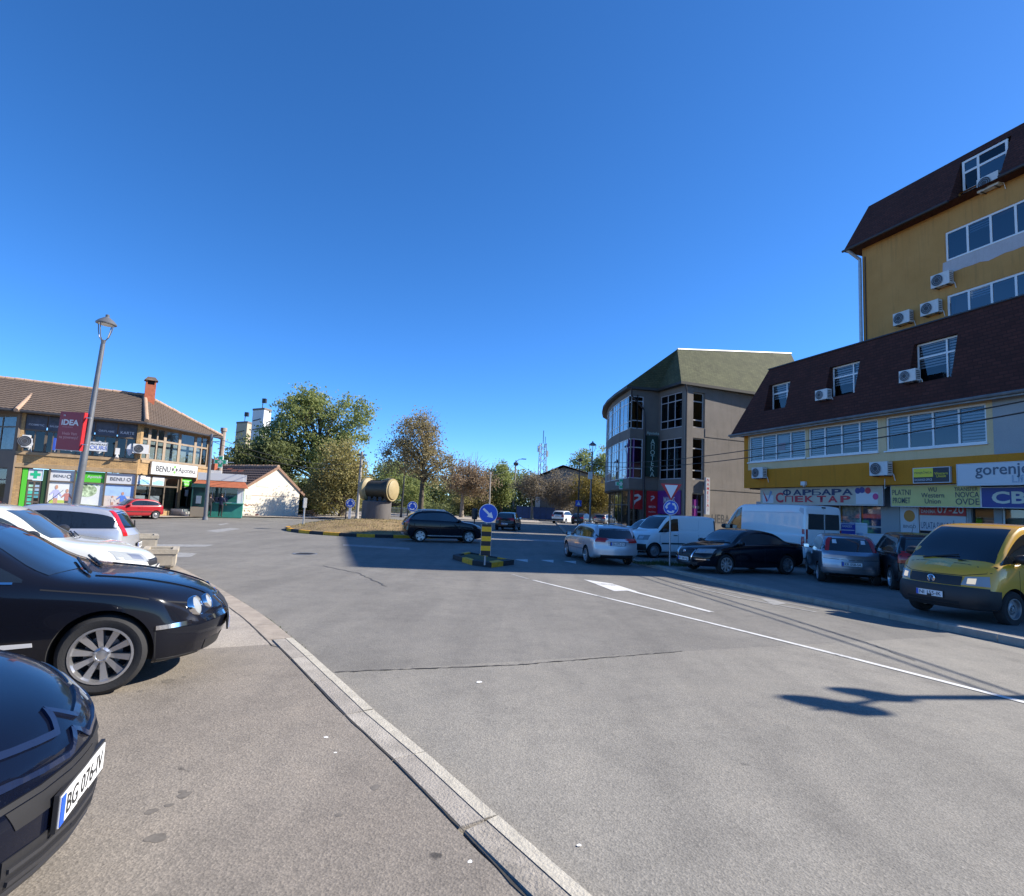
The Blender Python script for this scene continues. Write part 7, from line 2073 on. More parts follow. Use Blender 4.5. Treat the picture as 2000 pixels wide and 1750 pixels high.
for sg in (-.1, -.75):
    w_ = MB(); p0, _ = jag.cast('T', 1.1, sg * .85 + .3); p1, _ = jag.cast('T', .93, sg * .85 + .8); p2 = p0.lerp(p1, .4)
    w_.tube([p0 + Vector((0, 0, .02)), p1 + Vector((.02, 0, .025))], .013, 5); w_.tube([p0 + Vector((.06, -.15, .01)), p2 + Vector((.01, 0, .03))], .016, 5); w_.build('wiper', M_BLACKPL, jag.root)
for yy in (-.33, .33): jag.strip('bonnet_crease', 'T', [(1.2, yy * 1.5), (1.7, yy * 1.3), (2.1, yy * .95)], .05, P_BLACK, .009, 16)
jag.strip('window_trim', 'R', [(.72, .915), (0, .93), (-1.2, .945)], .016, M_CHROME, .006, 14); jag.strip('window_trim', 'L', [(.72, .915), (0, .93), (-1.2, .945)], .016, M_CHROME, .006, 14)
by_wheel(jag, 190, 1357, H_L, 'FR', PAVE_H, 1.0)

# --- dark blue hatchback, only its front corner in view
sp = hatch(4.26, 1.77, 1.46, 2.6, .93, .315, hoodf=.78, cowl=1.0, cx=.98, wx=.1, wheel='cover', kf=.34, pf=[(0, -.1), (.2, -.02), (.35, .06), (.5, .06), (.62, .03), (.75, -.02), (.95, -.1)])
c4 = Car('navy_hatchback', sp, P_NAVY, 'dark blue hatchback cut off by the picture corner, chevron grille')
std_details(c4, (.72, -.3), None, None, (.46, .80, .62, .75, .03), (.5, .8, .8, 1.1), grille=False, lowgrille=False)
M_TRIMB = paint('paint_trim_blue', (.01, .017, .045), rough=.2)
c4.patch('grille', 'F', [(-.42, .50), (.42, .50)], [(-.45, .57), (.45, .57)], M_BLACKPL, .004, 12, 4)
for sg in (1, -1):
    c4.strip('chevron_bar', 'F', [(0, .765), (sg * .1, .705), (sg * .42, .735)], .02, M_TRIMB, .012, 24); c4.strip('chevron_bar', 'F', [(0, .685), (sg * .1, .625), (sg * .5, .655), (sg * .78, .66)], .02, M_TRIMB, .012, 30)
    c4.patch('fog_recess', 'F', [(sg * .5, .26), (sg * .72, .27)], [(sg * .52, .4), (sg * .74, .4)], M_BLACKPL, .004, 6, 4)
c4.patch('air_intake', 'F', [(-.46, .27), (.46, .27)], [(-.46, .42), (.46, .42)], M_BLACKPL, .005, 12, 4)
for z in (.30, .34, .38): c4.strip('intake_slat', 'F', [(-.44, z), (0, z), (.44, z)], .014, M_DARKMETAL, .014, 14)
c4.strip('bumper_lip', 'F', [(-.72, .235), (0, .23), (.72, .235)], .03, M_TRIMB, .03, 16); c4.strip('bumper_line', 'F', [(-.66, .585), (0, .59), (.66, .585)], .02, M_BLACKPL, .012, 16)
c4.plate_at('F', .47, 'BG 076-IV', out=.004)
by_point(c4, 160, 1425, R_(20), c4.xF + .03, 0, .68, PAVE_H)

# --- white hatchback behind the saloon
sp = hatch(3.83, 1.65, 1.43, 2.44, .75, .29, hoodf=.72, cowl=.94, cx=.82, wx=.0, wheel='cover', glass=M_CARGLASS2, kf=.4)
p206 = Car('white_hatchback', sp, P_WHITE2, 'white hatchback with black door mirrors next to the black saloon')
std_details(p206, (.66, -.28), 'KV 021-PT', None, (.36, .76, .58, .72, .08), (.5, .78, .75, 1.0), mirror_mat=M_BLACKPL)
by_point(p206, 297, 1086, R_(27), p206.xF - .05, -.2, .68, PAVE_H)

# --- silver three door hatchback parked the other way round
sp = hatch(3.82, 1.65, 1.44, 2.49, .75, .29, hoodf=.72, cowl=.95, cx=.8, wx=.0, roofx=-1.3, tailz=.98, pillars=[-.12, -1.0], pillar_w=.13, kr=.25)
corsa = Car('silver_hatchback', sp, P_SILVER, 'silver hatchback with tall red tail lamps parked tail to the road')
std_details(corsa, (.62, -.45), 'KV 040-AX', ('KV 040-AX', .62), (.36, .76, .58, .72, .05), None)
m_ = pmat('lamp_red', (.42, .012, .015), .12, spec=.7)
for k in ('DL', 'DR'): corsa.patch('taillight', k, [(-.02, .84), (.1, .84)], [(.13, 1.33), (.24, 1.33)], m_, .012, 6, 12)
corsa.bumper_band('B', .36, .56, .74, P_SILVER, .03, 'rear_bumper')
wpr = MB(); q, _ = corsa.cast('B', 0, 1.02); wpr.tube([q + Vector((-.03, 0, 0)), q + Vector((-.06, .3, .12))], .014, 5); wpr.build('rear_wiper', M_BLACKPL, corsa.root)
by_point(corsa, 268, 1052, R_(27 + 180 - 2), corsa.xR, .35, .78, PAVE_H)

# --- red car beyond it, mostly hidden
sp = hatch(3.9, 1.66, 1.42, 2.5, .76, .29)
redb = Car('red_hatchback', sp, P_RED, 'bright red hatchback mostly hidden behind the silver one')
std_details(redb, (.66, -.28), None, None, (.36, .76, .58, .72, .05), (.5, .78, .75, 1.0))
by_point(redb, -20, 975, R_(27), .0, 0, 1.42, PAVE_H)

# --- red hatchback in front of the pharmacy
sp = hatch(3.72, 1.6, 1.37, 2.39, .72, .275, hoodf=.68, cowl=.9, cx=.82, wx=.05, roofx=-1.15, tailz=.96, belt=.86, bel2=.9, wheel='steel', tum=.36)
sax = Car('red_hatchback', sp, P_RED, 'dark red hatchback with steel wheels passing the pharmacy')
std_details(sax, (.64, -.3), 'KV 551-SD', ('KV 551-SD', .6), (.34, .7, .52, .64, .0), (.48, .74, .68, .92))
for k in ('L', 'R'): sax.strip('side_moulding', k, [(-1.5, .5), (0, .49), (1.4, .5)], .06, M_BLACKPL, .012, 16)
sax.bumper_band('B', .33, .52, .72, P_RED, .035, 'rear_bumper')
by_wheel(sax, 303, 1014, R_(236), 'RL')

# --- black crossover crossing the roundabout
sp = hatch(4.14, 1.74, 1.6, 2.5, .85, .32, hoodf=.86, cowl=1.08, cx=.98, wx=.1, roofx=-1.35, tailz=1.08, belt=1.02, bel2=1.08, wheel='five', glass=M_CARGLASS2)
sx4 = Car('black_crossover', sp, P_BLACK, 'black crossover with pale roof rails driving round the roundabout')
std_details(sx4, (.72, -.28, -1.05), 'KV 093-TM', ('KV 093-TM', .86), (.4, .8, .7, .86, .05), (.5, .82, .92, 1.16))
for sg in (1, -1):
    rl = MB(); pts = []
    for x in np.linspace(-1.25, .0, 9):
        h, n_ = sx4.cast('T', x, sg * .58); pts.append(h + Vector((0, 0, .045)))
    rl.tube([pts[0] - Vector((0, 0, .05))] + pts + [pts[-1] - Vector((0, 0, .05))], .02, 6); rl.build('roof_rail', M_WHITE, sx4.root)
sx4.bumper_band('B', .36, .5, .78, M_BLACKPL, .02, 'rear_bumper'); sx4.patch('skid_plate', 'B', [(-.4, .34), (.4, .34)], [(-.42, .44), (.42, .44)], M_STEEL, .03, 8, 4)
for k in ('L', 'R'): sx4.strip('sill_trim', k, [(-.9, .34), (.9, .34)], .05, M_STEEL, .004, 10)
by_wheel(sx4, 820, 1059, R_(19), 'RR')

# --- dark hatchback driving away
sp = hatch(3.9, 1.68, 1.47, 2.5, .76, .29, glass=M_CARGLASS2)
dk = Car('dark_hatchback', sp, P_DARK, 'dark hatchback seen from behind, driving away beside the arrow sign')
std_details(dk, (.66, -.28), None, ('KV 044-LK', .55), (.36, .76, .58, .72, .05), (.52, .8, .8, 1.02))
by_wheel(dk, 969, 1035, R_(80), 'RL')

# --- far parked cars
sp = hatch(4.3, 1.82, 1.68, 2.67, .82, .34, hoodf=.92, cowl=1.12, cx=1.0, wx=.15, roofx=-1.5, tailz=1.15, belt=1.06, bel2=1.12, wheel='five')
du = Car('white_suv', sp, P_WHITE, 'white off-roader parked beyond the roundabout, seen from behind')
std_details(du, (.72, -.28, -1.1), None, ('NI 064-ML', .95), (.42, .82, .75, .92, .0), (.68, .86, .88, 1.2)); du.bumper_band('B', .4, .62, .8, M_BLACKPL, .02, 'rear_bumper')
by_wheel(du, 1081, 1022, R_(62), 'RL')
c = Car('dark_hatchback', hatch(4.2, 1.76, 1.5, 2.6, .85, .31), P_DARK, 'black hatchback parked between the white off-roader and the taupe estate')
std_details(c, (.7, -.28), None, ('KV 071-DD', .6), (.4, .78, .62, .76, .0), (.5, .82, .82, 1.0)); by_wheel(c, 1118, 1025, R_(62), 'RL')
wag = lambda **k: hatch(4.6, 1.78, 1.46, 2.65, .93, .32, **{**dict(hoodf=.76, cowl=.97, cx=1.02, wx=.18, roofx=-1.8, tailz=1.02, pillars=[-.12, -1.05, -1.75], wheel='multi'), **k})
c = Car('taupe_estate', wag(), P_BROWN, 'taupe estate car parked by the glazed corner, seen from behind')
std_details(c, (.72, -.25, -1.1), None, ('NI 112-RR', .75), (.4, .8, .62, .78, .0), (.5, .84, .84, 1.08)); by_wheel(c, 1164, 1024.5, R_(58), 'RL')
c = Car('pale_hatchback', hatch(4.0, 1.7, 1.5, 2.5, .8, .3), P_SILVERB, 'pale grey car parked in shade right of the cream house')
std_details(c, (.7, -.28), 'KV 010-RA', None, (.4, .78, .62, .76, .0), (.5, .82, .82, 1.0)); q = on_ground(636, 1005); c.place(q.x, q.y, R_(-70))

# --- silver estate leaving for the roundabout
audi = Car('silver_estate', wag(kr=.22), P_SILVER, 'silver estate car waiting at the give way triangles')
std_details(audi, (.72, -.25, -1.1), None, ('RA 077-ZY', .8), (.4, .8, .62, .78, .0), (.46, .83, .84, .98, .015), mirror_mat=P_DARK)
for sg in (1, -1):
    rl = MB(); pts = [audi.cast('T', x, sg * .55)[0] + Vector((0, 0, .04)) for x in np.linspace(-1.7, .1, 9)]
    rl.tube([pts[0] - Vector((0, 0, .05))] + pts + [pts[-1] - Vector((0, 0, .05))], .018, 6); rl.build('roof_rail', M_STEEL, audi.root)
audi.bumper_band('B', .42, .6, .8, P_SILVER, .035, 'rear_bumper'); audi.patch('bumper_skirt', 'B', [(-.6, .33), (.6, .33)], [(-.6, .4), (.6, .4)], M_BLACKPL, .03, 12, 3); audi.patch('plate_recess', 'B', [(-.34, .73), (.34, .73)], [(-.34, .88), (.34, .88)], P_SILVERB, .006, 8, 4)
audi.both(lambda k: audi.strip('side_moulding', k, [(-1.0, .52), (0, .5), (1.0, .5)], .04, P_SILVERB, .012, 14))
p, q = on_ground(1145, 1100), on_ground(1108, 1087); by_wheel(audi, 1145, 1100, math.atan2(q.y - p.y, q.x - p.x), 'RL')

# --- row parked across the right pavement, noses to the road
H_R = R_(200.7)
sp = wag(hoodf=.86, cowl=1.05, tailz=1.1, belt=1.0, bel2=1.03)
sp['top'] = [(x, z * 1.08 if z > 1.2 else z) for x, z in sp['top']]; sp['rw'] = (1.1, 1.4, .65, .55)
c = Car('white_crossover', sp, P_WHITE, 'white crossover parked behind the silver estate, dark windows')
std_details(c, (.72, -.25, -1.1), 'KV 030-BT', None, (.4, .8, .68, .84, .0), (.5, .84, .84, 1.08)); c.both(lambda k: c.strip('sill_trim', k, [(-1.0, .28), (1.0, .28)], .1, M_BLACKPL, .004, 10))
by_wheel(c, 1246, 1079, H_R, 'FL', .11)
sp = dict(top=[(-2.05, 1.55), (-1.98, 1.76), (-1.2, 1.81), (.2, 1.8), (.5, 1.74), (1.2, 1.16), (1.6, 1.05), (1.9, .92), (2.0, .76)], belt=[(-2.05, 1.1), (0, 1.1), (.9, 1.04), (1.4, .96), (2.0, .68)], hw=[(-2.05, .83), (-1.5, .86), (1.2, .86), (1.7, .82), (2.0, .74)], bot=[(-2.05, .3), (0, .22), (2.0, .26)],
          xf=1.28, xr=-1.35, r=.3, pillars=[.1], side_x=(.12, 2), ws=(1.16, .5, .72, .62), rw=None, wheel='steel', tum=.12, edge=.12, kf=.35)
c = Car('small_van', sp, P_WHITE, 'small white panel van parked behind the give way sign', 'van')
c.door_lines([1.02, .1, -.95]); c.mirrors(.82, 1.1, M_BLACKPL, 1.1); c.handles([(.26, .95)], M_BLACKPL); c.headlights(.42, .8, .72, .92, .02)
for k in ('L', 'R'): c.strip('side_moulding', k, [(-1.0, .62), (0, .61), (.95, .61)], .06, M_BLACKPL, .014, 14)
for k in ('L', 'R'): c.strip('panel_rib', k, [(-1.0, 1.62), (-.95, 1.2), (-.0, 1.2), (-.0, 1.62)], .014, pmat('panel_shade', (.5, .52, .54), .5), .002, 30)
c.bumper_band('F', .3, .56, .78, M_BLACKPL, .02); c.plate_at('F', .45, 'KV 062-GG'); c.patch('rear_window', 'L', [(-1.96, 1.15), (-1.8, 1.15)], [(-1.93, 1.62), (-1.8, 1.62)], M_CARGLASS, .004, 4, 5)
by_wheel(c, 1277, 1090, H_R, 'FL', .11)
sp = dict(top=[(-2.75, 2.2), (-2.68, 2.42), (-1.5, 2.47), (.7, 2.46), (1.05, 2.36), (1.25, 2.2), (2.0, 1.4), (2.4, 1.18), (2.6, .95), (2.65, .8)], belt=[(-2.75, 1.3), (.5, 1.3), (1.6, 1.24), (2.2, 1.05), (2.65, .72)], hw=[(-2.75, .98), (1.5, 1.0), (2.2, .95), (2.65, .82)], bot=[(-2.75, .36), (0, .3), (2.65, .3)],
          xf=1.75, xr=-1.75, r=.34, pillars=[.85], side_x=(.9, 3), ws=(1.98, 1.2, .84, .74), rw=None, wheel='steel', tum=.05, edge=.12, kf=.35, kr=.05)
c = Car('delivery_van', sp, P_WHITE, 'tall white delivery van with dark rear windows parked before the paint shop', 'van')
c.door_lines([1.7, .88, -.6]); c.mirrors(1.6, 1.35, M_BLACKPL, 1.5); c.headlights(.5, .92, .82, 1.1, .05)
c.patch('rear_window', 'B', [(-.78, 1.5), (-.03, 1.5)], [(-.76, 2.1), (-.03, 2.1)], M_CARGLASS, .004, 6, 5); c.patch('rear_window', 'B', [(.03, 1.5), (.78, 1.5)], [(.03, 2.1), (.76, 2.1)], M_CARGLASS, .004, 6, 5)
c.strip('door_gap', 'B', [(0, .5), (0, 2.3)], .014, M_DARK, .0015, 10); c.taillights(.8, .91, .85, 1.5, 0, .2); c.bumper_band('B', .38, .6, .9, M_BLACKPL, .03, 'rear_bumper'); c.plate_at('B', .95, 'NI 211-MS')
for k in ('L', 'R'):
    c.strip('side_moulding', k, [(-1.2, .8), (1.1, .8)], .09, M_BLACKPL, .014, 14); c.strip('panel_rib', k, [(-2.5, 2.12), (.7, 2.12)], .02, pmat('panel_shade', (.5, .52, .54), .5), .003, 20)
    c.patch('gutter_shadow', k, [(-2.62, 2.06), (-2.38, 2.2)], [(-2.6, 2.3), (-2.42, 2.34)], pmat('panel_shade', (.5, .52, .54), .5), .006, 5, 4)
rl = MB(); q, _ = c.cast('B', 0, 2.38); rl.box(q.x - .03, q.x + .01, -.09, .09, 2.33, 2.38); rl.build('brake_lamp', M_BLACKPL, c.root)
by_point(c, 1574, 1088, R_(108), c.xR, .95, .45, .11)
sp = dict(top=[(-2.22, .98), (-2.14, 1.06), (-1.65, 1.1), (-1.4, 1.14), (-.7, 1.4), (-.1, 1.46), (.28, 1.43), (.42, 1.38), (1.15, .99), (1.6, .93), (2.0, .84), (2.2, .75), (2.28, .64)], belt=[(-2.22, .92), (-1.0, .96), (.9, .9), (1.5, .83), (2.28, .58)], hw=[(-2.22, .79), (-1.7, .87), (1.2, .88), (1.9, .84), (2.28, .72)], bot=[(-2.22, .34), (-1.7, .24), (0, .2), (2.28, .24)],
          xf=1.29, xr=-1.29, r=.32, pillars=[-.15, -1.05], ws=(1.1, .4, .74, .58), rw=(1.13, 1.36, .6, .5), wheel='multi', kf=.35, glass=M_CARGLASS2)
c = Car('black_saloon', sp, P_BLACK, 'black saloon parked across the pavement by the give way sign, chrome front', group='parked and passing cars')
std_details(c, (.72, -.3, -1.1), 'KV 080-NB', ('KV 080-NB', .9), (.42, .82, .64, .78, .03), (.5, .84, .86, 1.02), grille=False)
c.patch('grille', 'F', [(-.34, .28), (.34, .28)], [(-.4, .72), (.4, .72)], M_BLACKPL, .005, 10, 6); c.strip('grille_frame', 'F', [(-.4, .74), (-.33, .5), (-.26, .34), (.26, .34), (.33, .5), (.4, .74)], .035, M_CHROME, .012, 30)
c.strip('bumper_trim', 'F', [(-.8, .46), (-.42, .45)], .025, M_CHROME, .014, 8); c.strip('bumper_trim', 'F', [(.42, .45), (.8, .46)], .025, M_CHROME, .014, 8)
q, n_ = c.cast('F', 0, .67); bd = MB(); bd.lathe([(.06, 0), (.06, .012), (.048, .016), (.048, .008), (.004, .008)], (q.x + .012, 0, .665), 'x', 20); bd.build('badge', M_CHROME, c.root)
by_wheel(c, 1417, 1122, H_R, 'FL', .11)
pun = Car('blue_silver_hatchback', hatch(3.84, 1.66, 1.48, 2.46, .72, .29, hoodf=.74, cowl=.97, cx=.82, wx=.0, roofx=-1.28, tailz=1.0, kr=.24), P_SILVERB, 'bluish silver hatchback seen from behind before the shops')
std_details(pun, (.66, -.28), None, ('KR 058-SA', .62), (.36, .76, .58, .72, .05), None)
for k in ('DL', 'DR'): pun.patch('taillight', k, [(.0, .98), (.1, .98)], [(.12, 1.36), (.21, 1.36)], m_, .012, 6, 10)
pun.strip('bumper_gap', 'B', [(-.72, .76), (0, .73), (.72, .76)], .014, M_DARK, .002, 16); pun.bumper_band('B', .36, .5, .76, P_GREY, .025, 'rear_bumper')
for sg in (-.35, .4): pun.patch('sticker', 'B', [(sg - .06, 1.2), (sg + .06, 1.2)], [(sg - .05, 1.31), (sg + .05, 1.31)], M_SIGNWHITE, .008, 5, 4)
by_wheel(pun, 1600, 1135, R_(69.6), 'RL', .11)
sp = hatch(4.2, 1.76, 1.62, 2.55, .8, .32, hoodf=.88, cowl=1.08, cx=.98, wx=.12, roofx=-1.55, tailz=1.1, belt=1.0, bel2=1.05, wheel='five', glass=M_CARGLASS2)
c = Car('dark_suv', sp, P_DARK, 'dark tall car seen from behind, left of the yellow van')
std_details(c, (.72, -.28, -1.1), None, ('KV 077-PO', .5), (.42, .8, .7, .86, .0), (.68, .84, .8, 1.12)); c.bumper_band('B', .36, .56, .8, M_BLACKPL, .02, 'rear_bumper')
by_wheel(c, 1742, 1151, R_(69), 'RL', .11)

# --- yellow post van
sp = dict(top=[(-2.48, 1.7), (-2.42, 1.9), (-1.6, 1.96), (.3, 1.97), (.9, 1.94), (1.08, 1.87), (1.98, 1.2), (2.2, 1.1), (2.34, .98), (2.4, .82)], belt=[(-2.48, 1.18), (.5, 1.18), (1.5, 1.14), (2.0, 1.04), (2.4, .74)], hw=[(-2.48, .92), (1.5, .952), (2.0, .93), (2.4, .8)], bot=[(-2.48, .32), (0, .26), (2.4, .28)],
          xf=1.5, xr=-1.5, r=.335, pillars=[.5], side_x=(.52, 3), ws=(1.95, 1.05, .82, .68), rw=None, wheel='van', tum=.16, edge=.13, kf=.34, pf=[(0, -.1), (.25, 0), (.4, .06), (.6, .06), (.75, 0), (1.0, -.04), (1.3, -.05)], sill=.05)
c = Car('yellow_van', sp, P_YELLOW, 'yellow panel van with black bumper and lit headlamps', 'van')
c.door_lines([1.32, .5]); c.mirrors(1.35, 1.22, M_BLACKPL, 1.35); c.handles([(.66, .98)], M_BLACKPL)
c.bumper_band('F', .3, .70, .86, M_BLACKPL, .022); c.both(lambda k: c.patch('bumper_corner', k, [(1.86, .32), (2.3, .32)], [(1.86, .66), (2.3, .68)], M_BLACKPL, .014, 8, 5))
c.patch('grille', 'F', [(-.5, .72), (.5, .72)], [(-.5, .90), (.5, .90)], M_BLACKPL, .008, 12, 4)
M_LIT = pmat('headlamp_lit', (1, .78, .5), .15, emit=.25)
for sg in (1, -1):
    o = c.patch('headlight', 'F', [(sg * .5, .74), (sg * .86, .74)], [(sg * .54, .90), (sg * .84, .93)], M_LAMP, .012, 12, 6)
    c.patch('lamp_bulb', 'F', [(sg * .58, .77), (sg * .7, .77)], [(sg * .58, .87), (sg * .7, .88)], M_LIT, .016, 6, 4, parent=o)
for z in (.33, .4): c.strip('intake_slat', 'F', [(-.5, z), (0, z), (.5, z)], .05, M_DARK, .026, 14)
# round badge with the two stacked letters
q, n_ = c.cast('F', 0, .81); bd = MB()
bd.lathe([(.075, 0), (.075, .014), (.064, .018), (.064, .004)], (q.x + .014, 0, .81), 'x', 24, closed=True); bg = bd.build('badge', M_CHROME, c.root, angle=40)
for nm, pts in (('V', [(-.028, .055), (0, .008), (.028, .055)]), ('W', [(-.052, .03), (-.028, -.045), (0, .0), (.028, -.045), (.052, .03)])):
    MB().tube([(q.x + .024, y_, .81 + z_) for y_, z_ in pts], .008, 5).build('badge_letter', M_CHROME, bg)
MB().lathe([(.062, 0), (.062, .006)], (q.x + .012, 0, .81), 'x', 24).build('badge_field', pmat('badge_blue', (.1, .14, .25), .4), bg)
c.plate_at('F', .52, 'NI 155-IK')
for sg in (-.15, .55):
    w_ = MB(); p0, _ = c.cast('T', 1.98, sg - .3); p1, _ = c.cast('T', 1.85, sg + .35); w_.tube([p0 + Vector((0, 0, .02)), p1 + Vector((.02, 0, .03))], .014, 5); w_.build('wiper', M_BLACKPL, c.root)
c.strip('bonnet_gap', 'T', [(2.02, -.8), (2.1, 0), (2.02, .8)], .014, M_DARK, .0015, 12); c.strip('bonnet_gap', 'F', [(-.86, 1.0), (-.5, .92), (0, .915), (.5, .92), (.86, 1.0)], .012, M_DARK, .0015, 20)
o = c.patch('bonnet_print', 'T', [(2.22, -.25), (2.22, .25)], [(2.08, -.24), (2.08, .24)], pmat('print_faded', (.5, .4, .16), .5, var=.3, scale=30), .003, 8, 4)
by_wheel(c, 1978, 1221, R_(199), 'FL', .11, .93)
# ================================================================== STREET FURNITURE
def lantern(root, top, dirn, s=1.0, mat=None):
    """four-sided lantern: collar, four bowed bars, flared hood with finial"""
    mat = mat or M_LAMPPOST
    t, z = Vector(top), Vector(dirn).normalized()
    a = z.orthogonal().normalized(); b = z.cross(a); a2, b2 = (a + b).normalized(), (a - b).normalized()
    mb = MB(); mb.tube([t, t + z * .12 * s], [.05 * s, .07 * s], 10); mb.build('collar', mat, root)
    for d in (a2, b2, -a2, -b2):
        mb = MB(); mb.tube([t + z * .1 * s + d * .05 * s, t + z * .2 * s + d * .14 * s, t + z * .4 * s + d * .2 * s, t + z * .62 * s + d * .235 * s], .014 * s, 6); mb.build('lantern_bar', mat, root)
    mb = MB()
    def ringp(h, r): return [tuple(t + z * h * s + (a2 * math.cos(w) + b2 * math.sin(w)) * r * s) for w in [math.pi * 2 * k / 16 for k in range(16)]]
    r = [ringp(.6, .27), ringp(.63, .275), ringp(.72, .19), ringp(.8, .08), ringp(.82, .05), ringp(.88, .055), ringp(.9, .02)]
    mb.add([p for q in r for p in q], [(i * 16 + k, i * 16 + (k + 1) % 16, (i + 1) * 16 + (k + 1) % 16, (i + 1) * 16 + k) for i in range(len(r) - 1) for k in range(16)] + [tuple(range(15, -1, -1)), tuple(range((len(r) - 1) * 16, len(r) * 16))])
    mb.build('hood', mat, root, angle=40)
    mb = MB(); mb.add(ringp(.595, .2) + ringp(.57, .17), [tuple(range(16)), tuple(range(16, 32))] + [(k, (k + 1) % 16, 16 + (k + 1) % 16, 16 + k) for k in range(16)]); mb.build('led_panel', pmat('led_diffuser', (.75, .75, .7), .4), root)
M_LAMPPOST = pmat('lamp_post_grey', (.16, .165, .175), .45, metal=.3, var=.15, scale=3)
M_POLEGREY = pmat('pole_concrete', (.36, .33, .29), .85, var=.2, scale=2)
# lamp post with the red banner
YL = 16.5
pb_, pt_ = at_y(146, 1000, YL), at_y(201, 672, YL)
d_ = (pt_ - pb_).normalized(); gz = ground_z(pb_.x, YL) + .1
base = pb_ - d_ * ((pb_.z - gz) / d_.z)
lp = empty('street_lamp', base, 0, 'leaning grey street lamp with lantern and a red banner on it', 'street lamp', 'street lamps')
tp_ = pt_ - base
mb = MB(); mb.tube([(0, 0, 0), tp_ * .3, tp_ * .55, tp_ * .56, tp_], [.105, .1, .09, .078, .062], 14); mb.build('pole', M_LAMPPOST, lp, smooth_=True)
mb = MB(); mb.tube([(0, 0, 0), tp_ * .06], [.15, .12], 14); mb.build('pole_foot', M_LAMPPOST, lp)
lantern(lp, tp_, d_, 1.0)
bn0, bn1 = at_y(140, 842, YL - .1), at_y(184, 812, YL)
ban = empty('banner', at_y(140, 842, YL - .12), R_(-8), 'dark red banner sign with white lettering clamped to the lamp post', 'sign')
bw, bh = (at_y(172, 842, YL).x - at_y(116, 842, YL).x), (at_y(140, 805, YL).z - at_y(140, 879, YL).z)
MR = pmat('banner_red', (.24, .008, .018), .45)
tl = math.atan2(d_.x, d_.z)
ban.rotation_euler = (0, tl * .75, R_(-12))
MB().box(-bw / 2, bw / 2, -.06, .06, -bh / 2, bh / 2).build('banner_box', MR, ban)
MB().box(bw / 2, bw / 2 + .012, -.05, .05, -bh / 2, bh / 2).build('banner_edge', M_RED, ban)
lettering(ban, 'iDEA', M_SIGNWHITE, -.02, -.065, bh * .22, w=bw * .74, h=bh * .15, bold=.035)
lettering(ban, 'na', M_SIGNWHITE, -bw * .3, -.065, bh * .4, w=bw * .09)
lettering(ban, 'market', pmat('lettering_rose', (.6, .3, .3), .5), -bw * .1, -.065, bh * .1, w=bw * .45, h=bh * .025)
lettering(ban, 'Hvala Vam', pmat('lettering_rose', (.6, .3, .3), .5), bw * .02, -.065, -bh * .07, w=bw * .62); lettering(ban, 'na poverenju!', pmat('lettering_rose', (.6, .3, .3), .5), .0, -.065, -bh * .18, w=bw * .8)
for z in (-.33, .37): MB().box(bw / 2, bw / 2 + .2, -.02, .02, z * bh - .015, z * bh + .015).build('clamp', M_STEEL, ban)
MB().box(-bw / 2, bw / 2, -.05, .05, -bh / 2 - .015, -bh / 2).build('bottom_rail', M_STEEL, ban)

def pole(name, px0, py0, px1, py1, Y, r, label, cat='pole', mat=None, z=None, taper=.7, group=None):
    b, t = at_y(px0, py0, Y), at_y(px1, py1, Y)
    d = (t - b); b2 = b - d * ((b.z - (ground_z(b.x, Y) if z is None else z)) / d.z)
    e = empty(name, b2, 0, label, cat, group); v = t - b2
    mb = MB(); mb.tube([(0, 0, 0), v * .5, v], [r, r * (1 + taper) / 2, r * taper], 10); mb.build('shaft', mat or M_POLEGREY, e, smooth_=True)
    mb = MB(); mb.tube([(0, 0, 0), v.normalized() * .25], [r * 1.5, r * 1.2], 10); mb.build('pole_foot', mat or M_POLEGREY, e)
    return e, v
e, v = pole('utility_pole', 401, 1008, 414, 848, 41.5, .14, 'thin grey utility pole in front of the kiosk', mat=M_LAMPPOST)
mb = MB(); mb.tube([v * .9 + Vector((-.9, 0, 0)), v * .9 + Vector((.6, 0, .1))], .03, 6); mb.tube([v * .98 + Vector((-.2, 0, 0)), v * .98 + Vector((.7, 0, .1))], .03, 6); mb.build('crossarm', M_DARKMETAL, e)
e, v = pole('utility_pole', 697, 1008, 707, 882, 58, .17, 'wooden utility pole behind the pipe monument'); MB().box(v.x - .5, v.x + .5, v.y - .05, v.y + .05, v.z - .4, v.z - .28).build('crossarm', M_DARKMETAL, e)
e, v = pole('utility_pole', 783, 1010, 792, 902, 70, .12, 'slim dark pole behind the black crossover', mat=M_DARKMETAL); mb = MB(); mb.tube([v, v + Vector((.5, 0, .25)), v + Vector((1.0, 0, .2))], .05, 6); mb.build('arm', M_DARKMETAL, e)
e, v = pole('utility_pole', 955, 1010, 958, 926, 77, .11, 'pale straight pole above the arrow sign', mat=M_POLEGREY); mb = MB(); mb.tube([v, v + Vector((0, 0, .3))], [.13, .05], 8); mb.build('pole_cap', M_STEEL, e)
e, v = pole('street_light', 1001, 1008, 1008, 899, 96, .16, 'tall street light with a long arm beside the radio mast', 'street light', mat=M_POLEGREY)
mb = MB(); mb.tube([v - Vector((0, 0, .3)), v + Vector((.5, 0, .2)), v + Vector((1.1, 0, .25))], .05, 6); mb.build('arm', M_STEEL, e); mb = MB(); mb.box(v.x + .9, v.x + 1.7, v.y - .15, v.y + .15, v.z + .2, v.z + .34); mb.build('lamp_head', M_DARKMETAL, e)
mb = MB(); mb.lathe([(.3, -.3), (.42, -.1), (.42, .1), (.3, .25)], (v.x, v.y, v.z - .6), n=12); mb.build('cable_reel', M_DARKMETAL, e)
e, v = pole('street_lamp', 1151, 1036, 1157, 886, 54.9, .1, 'grey lantern street lamp in front of the curved building', 'street lamp', mat=M_LAMPPOST, group='street lamps'); lantern(e, v, (0, 0, 1), 1.35)
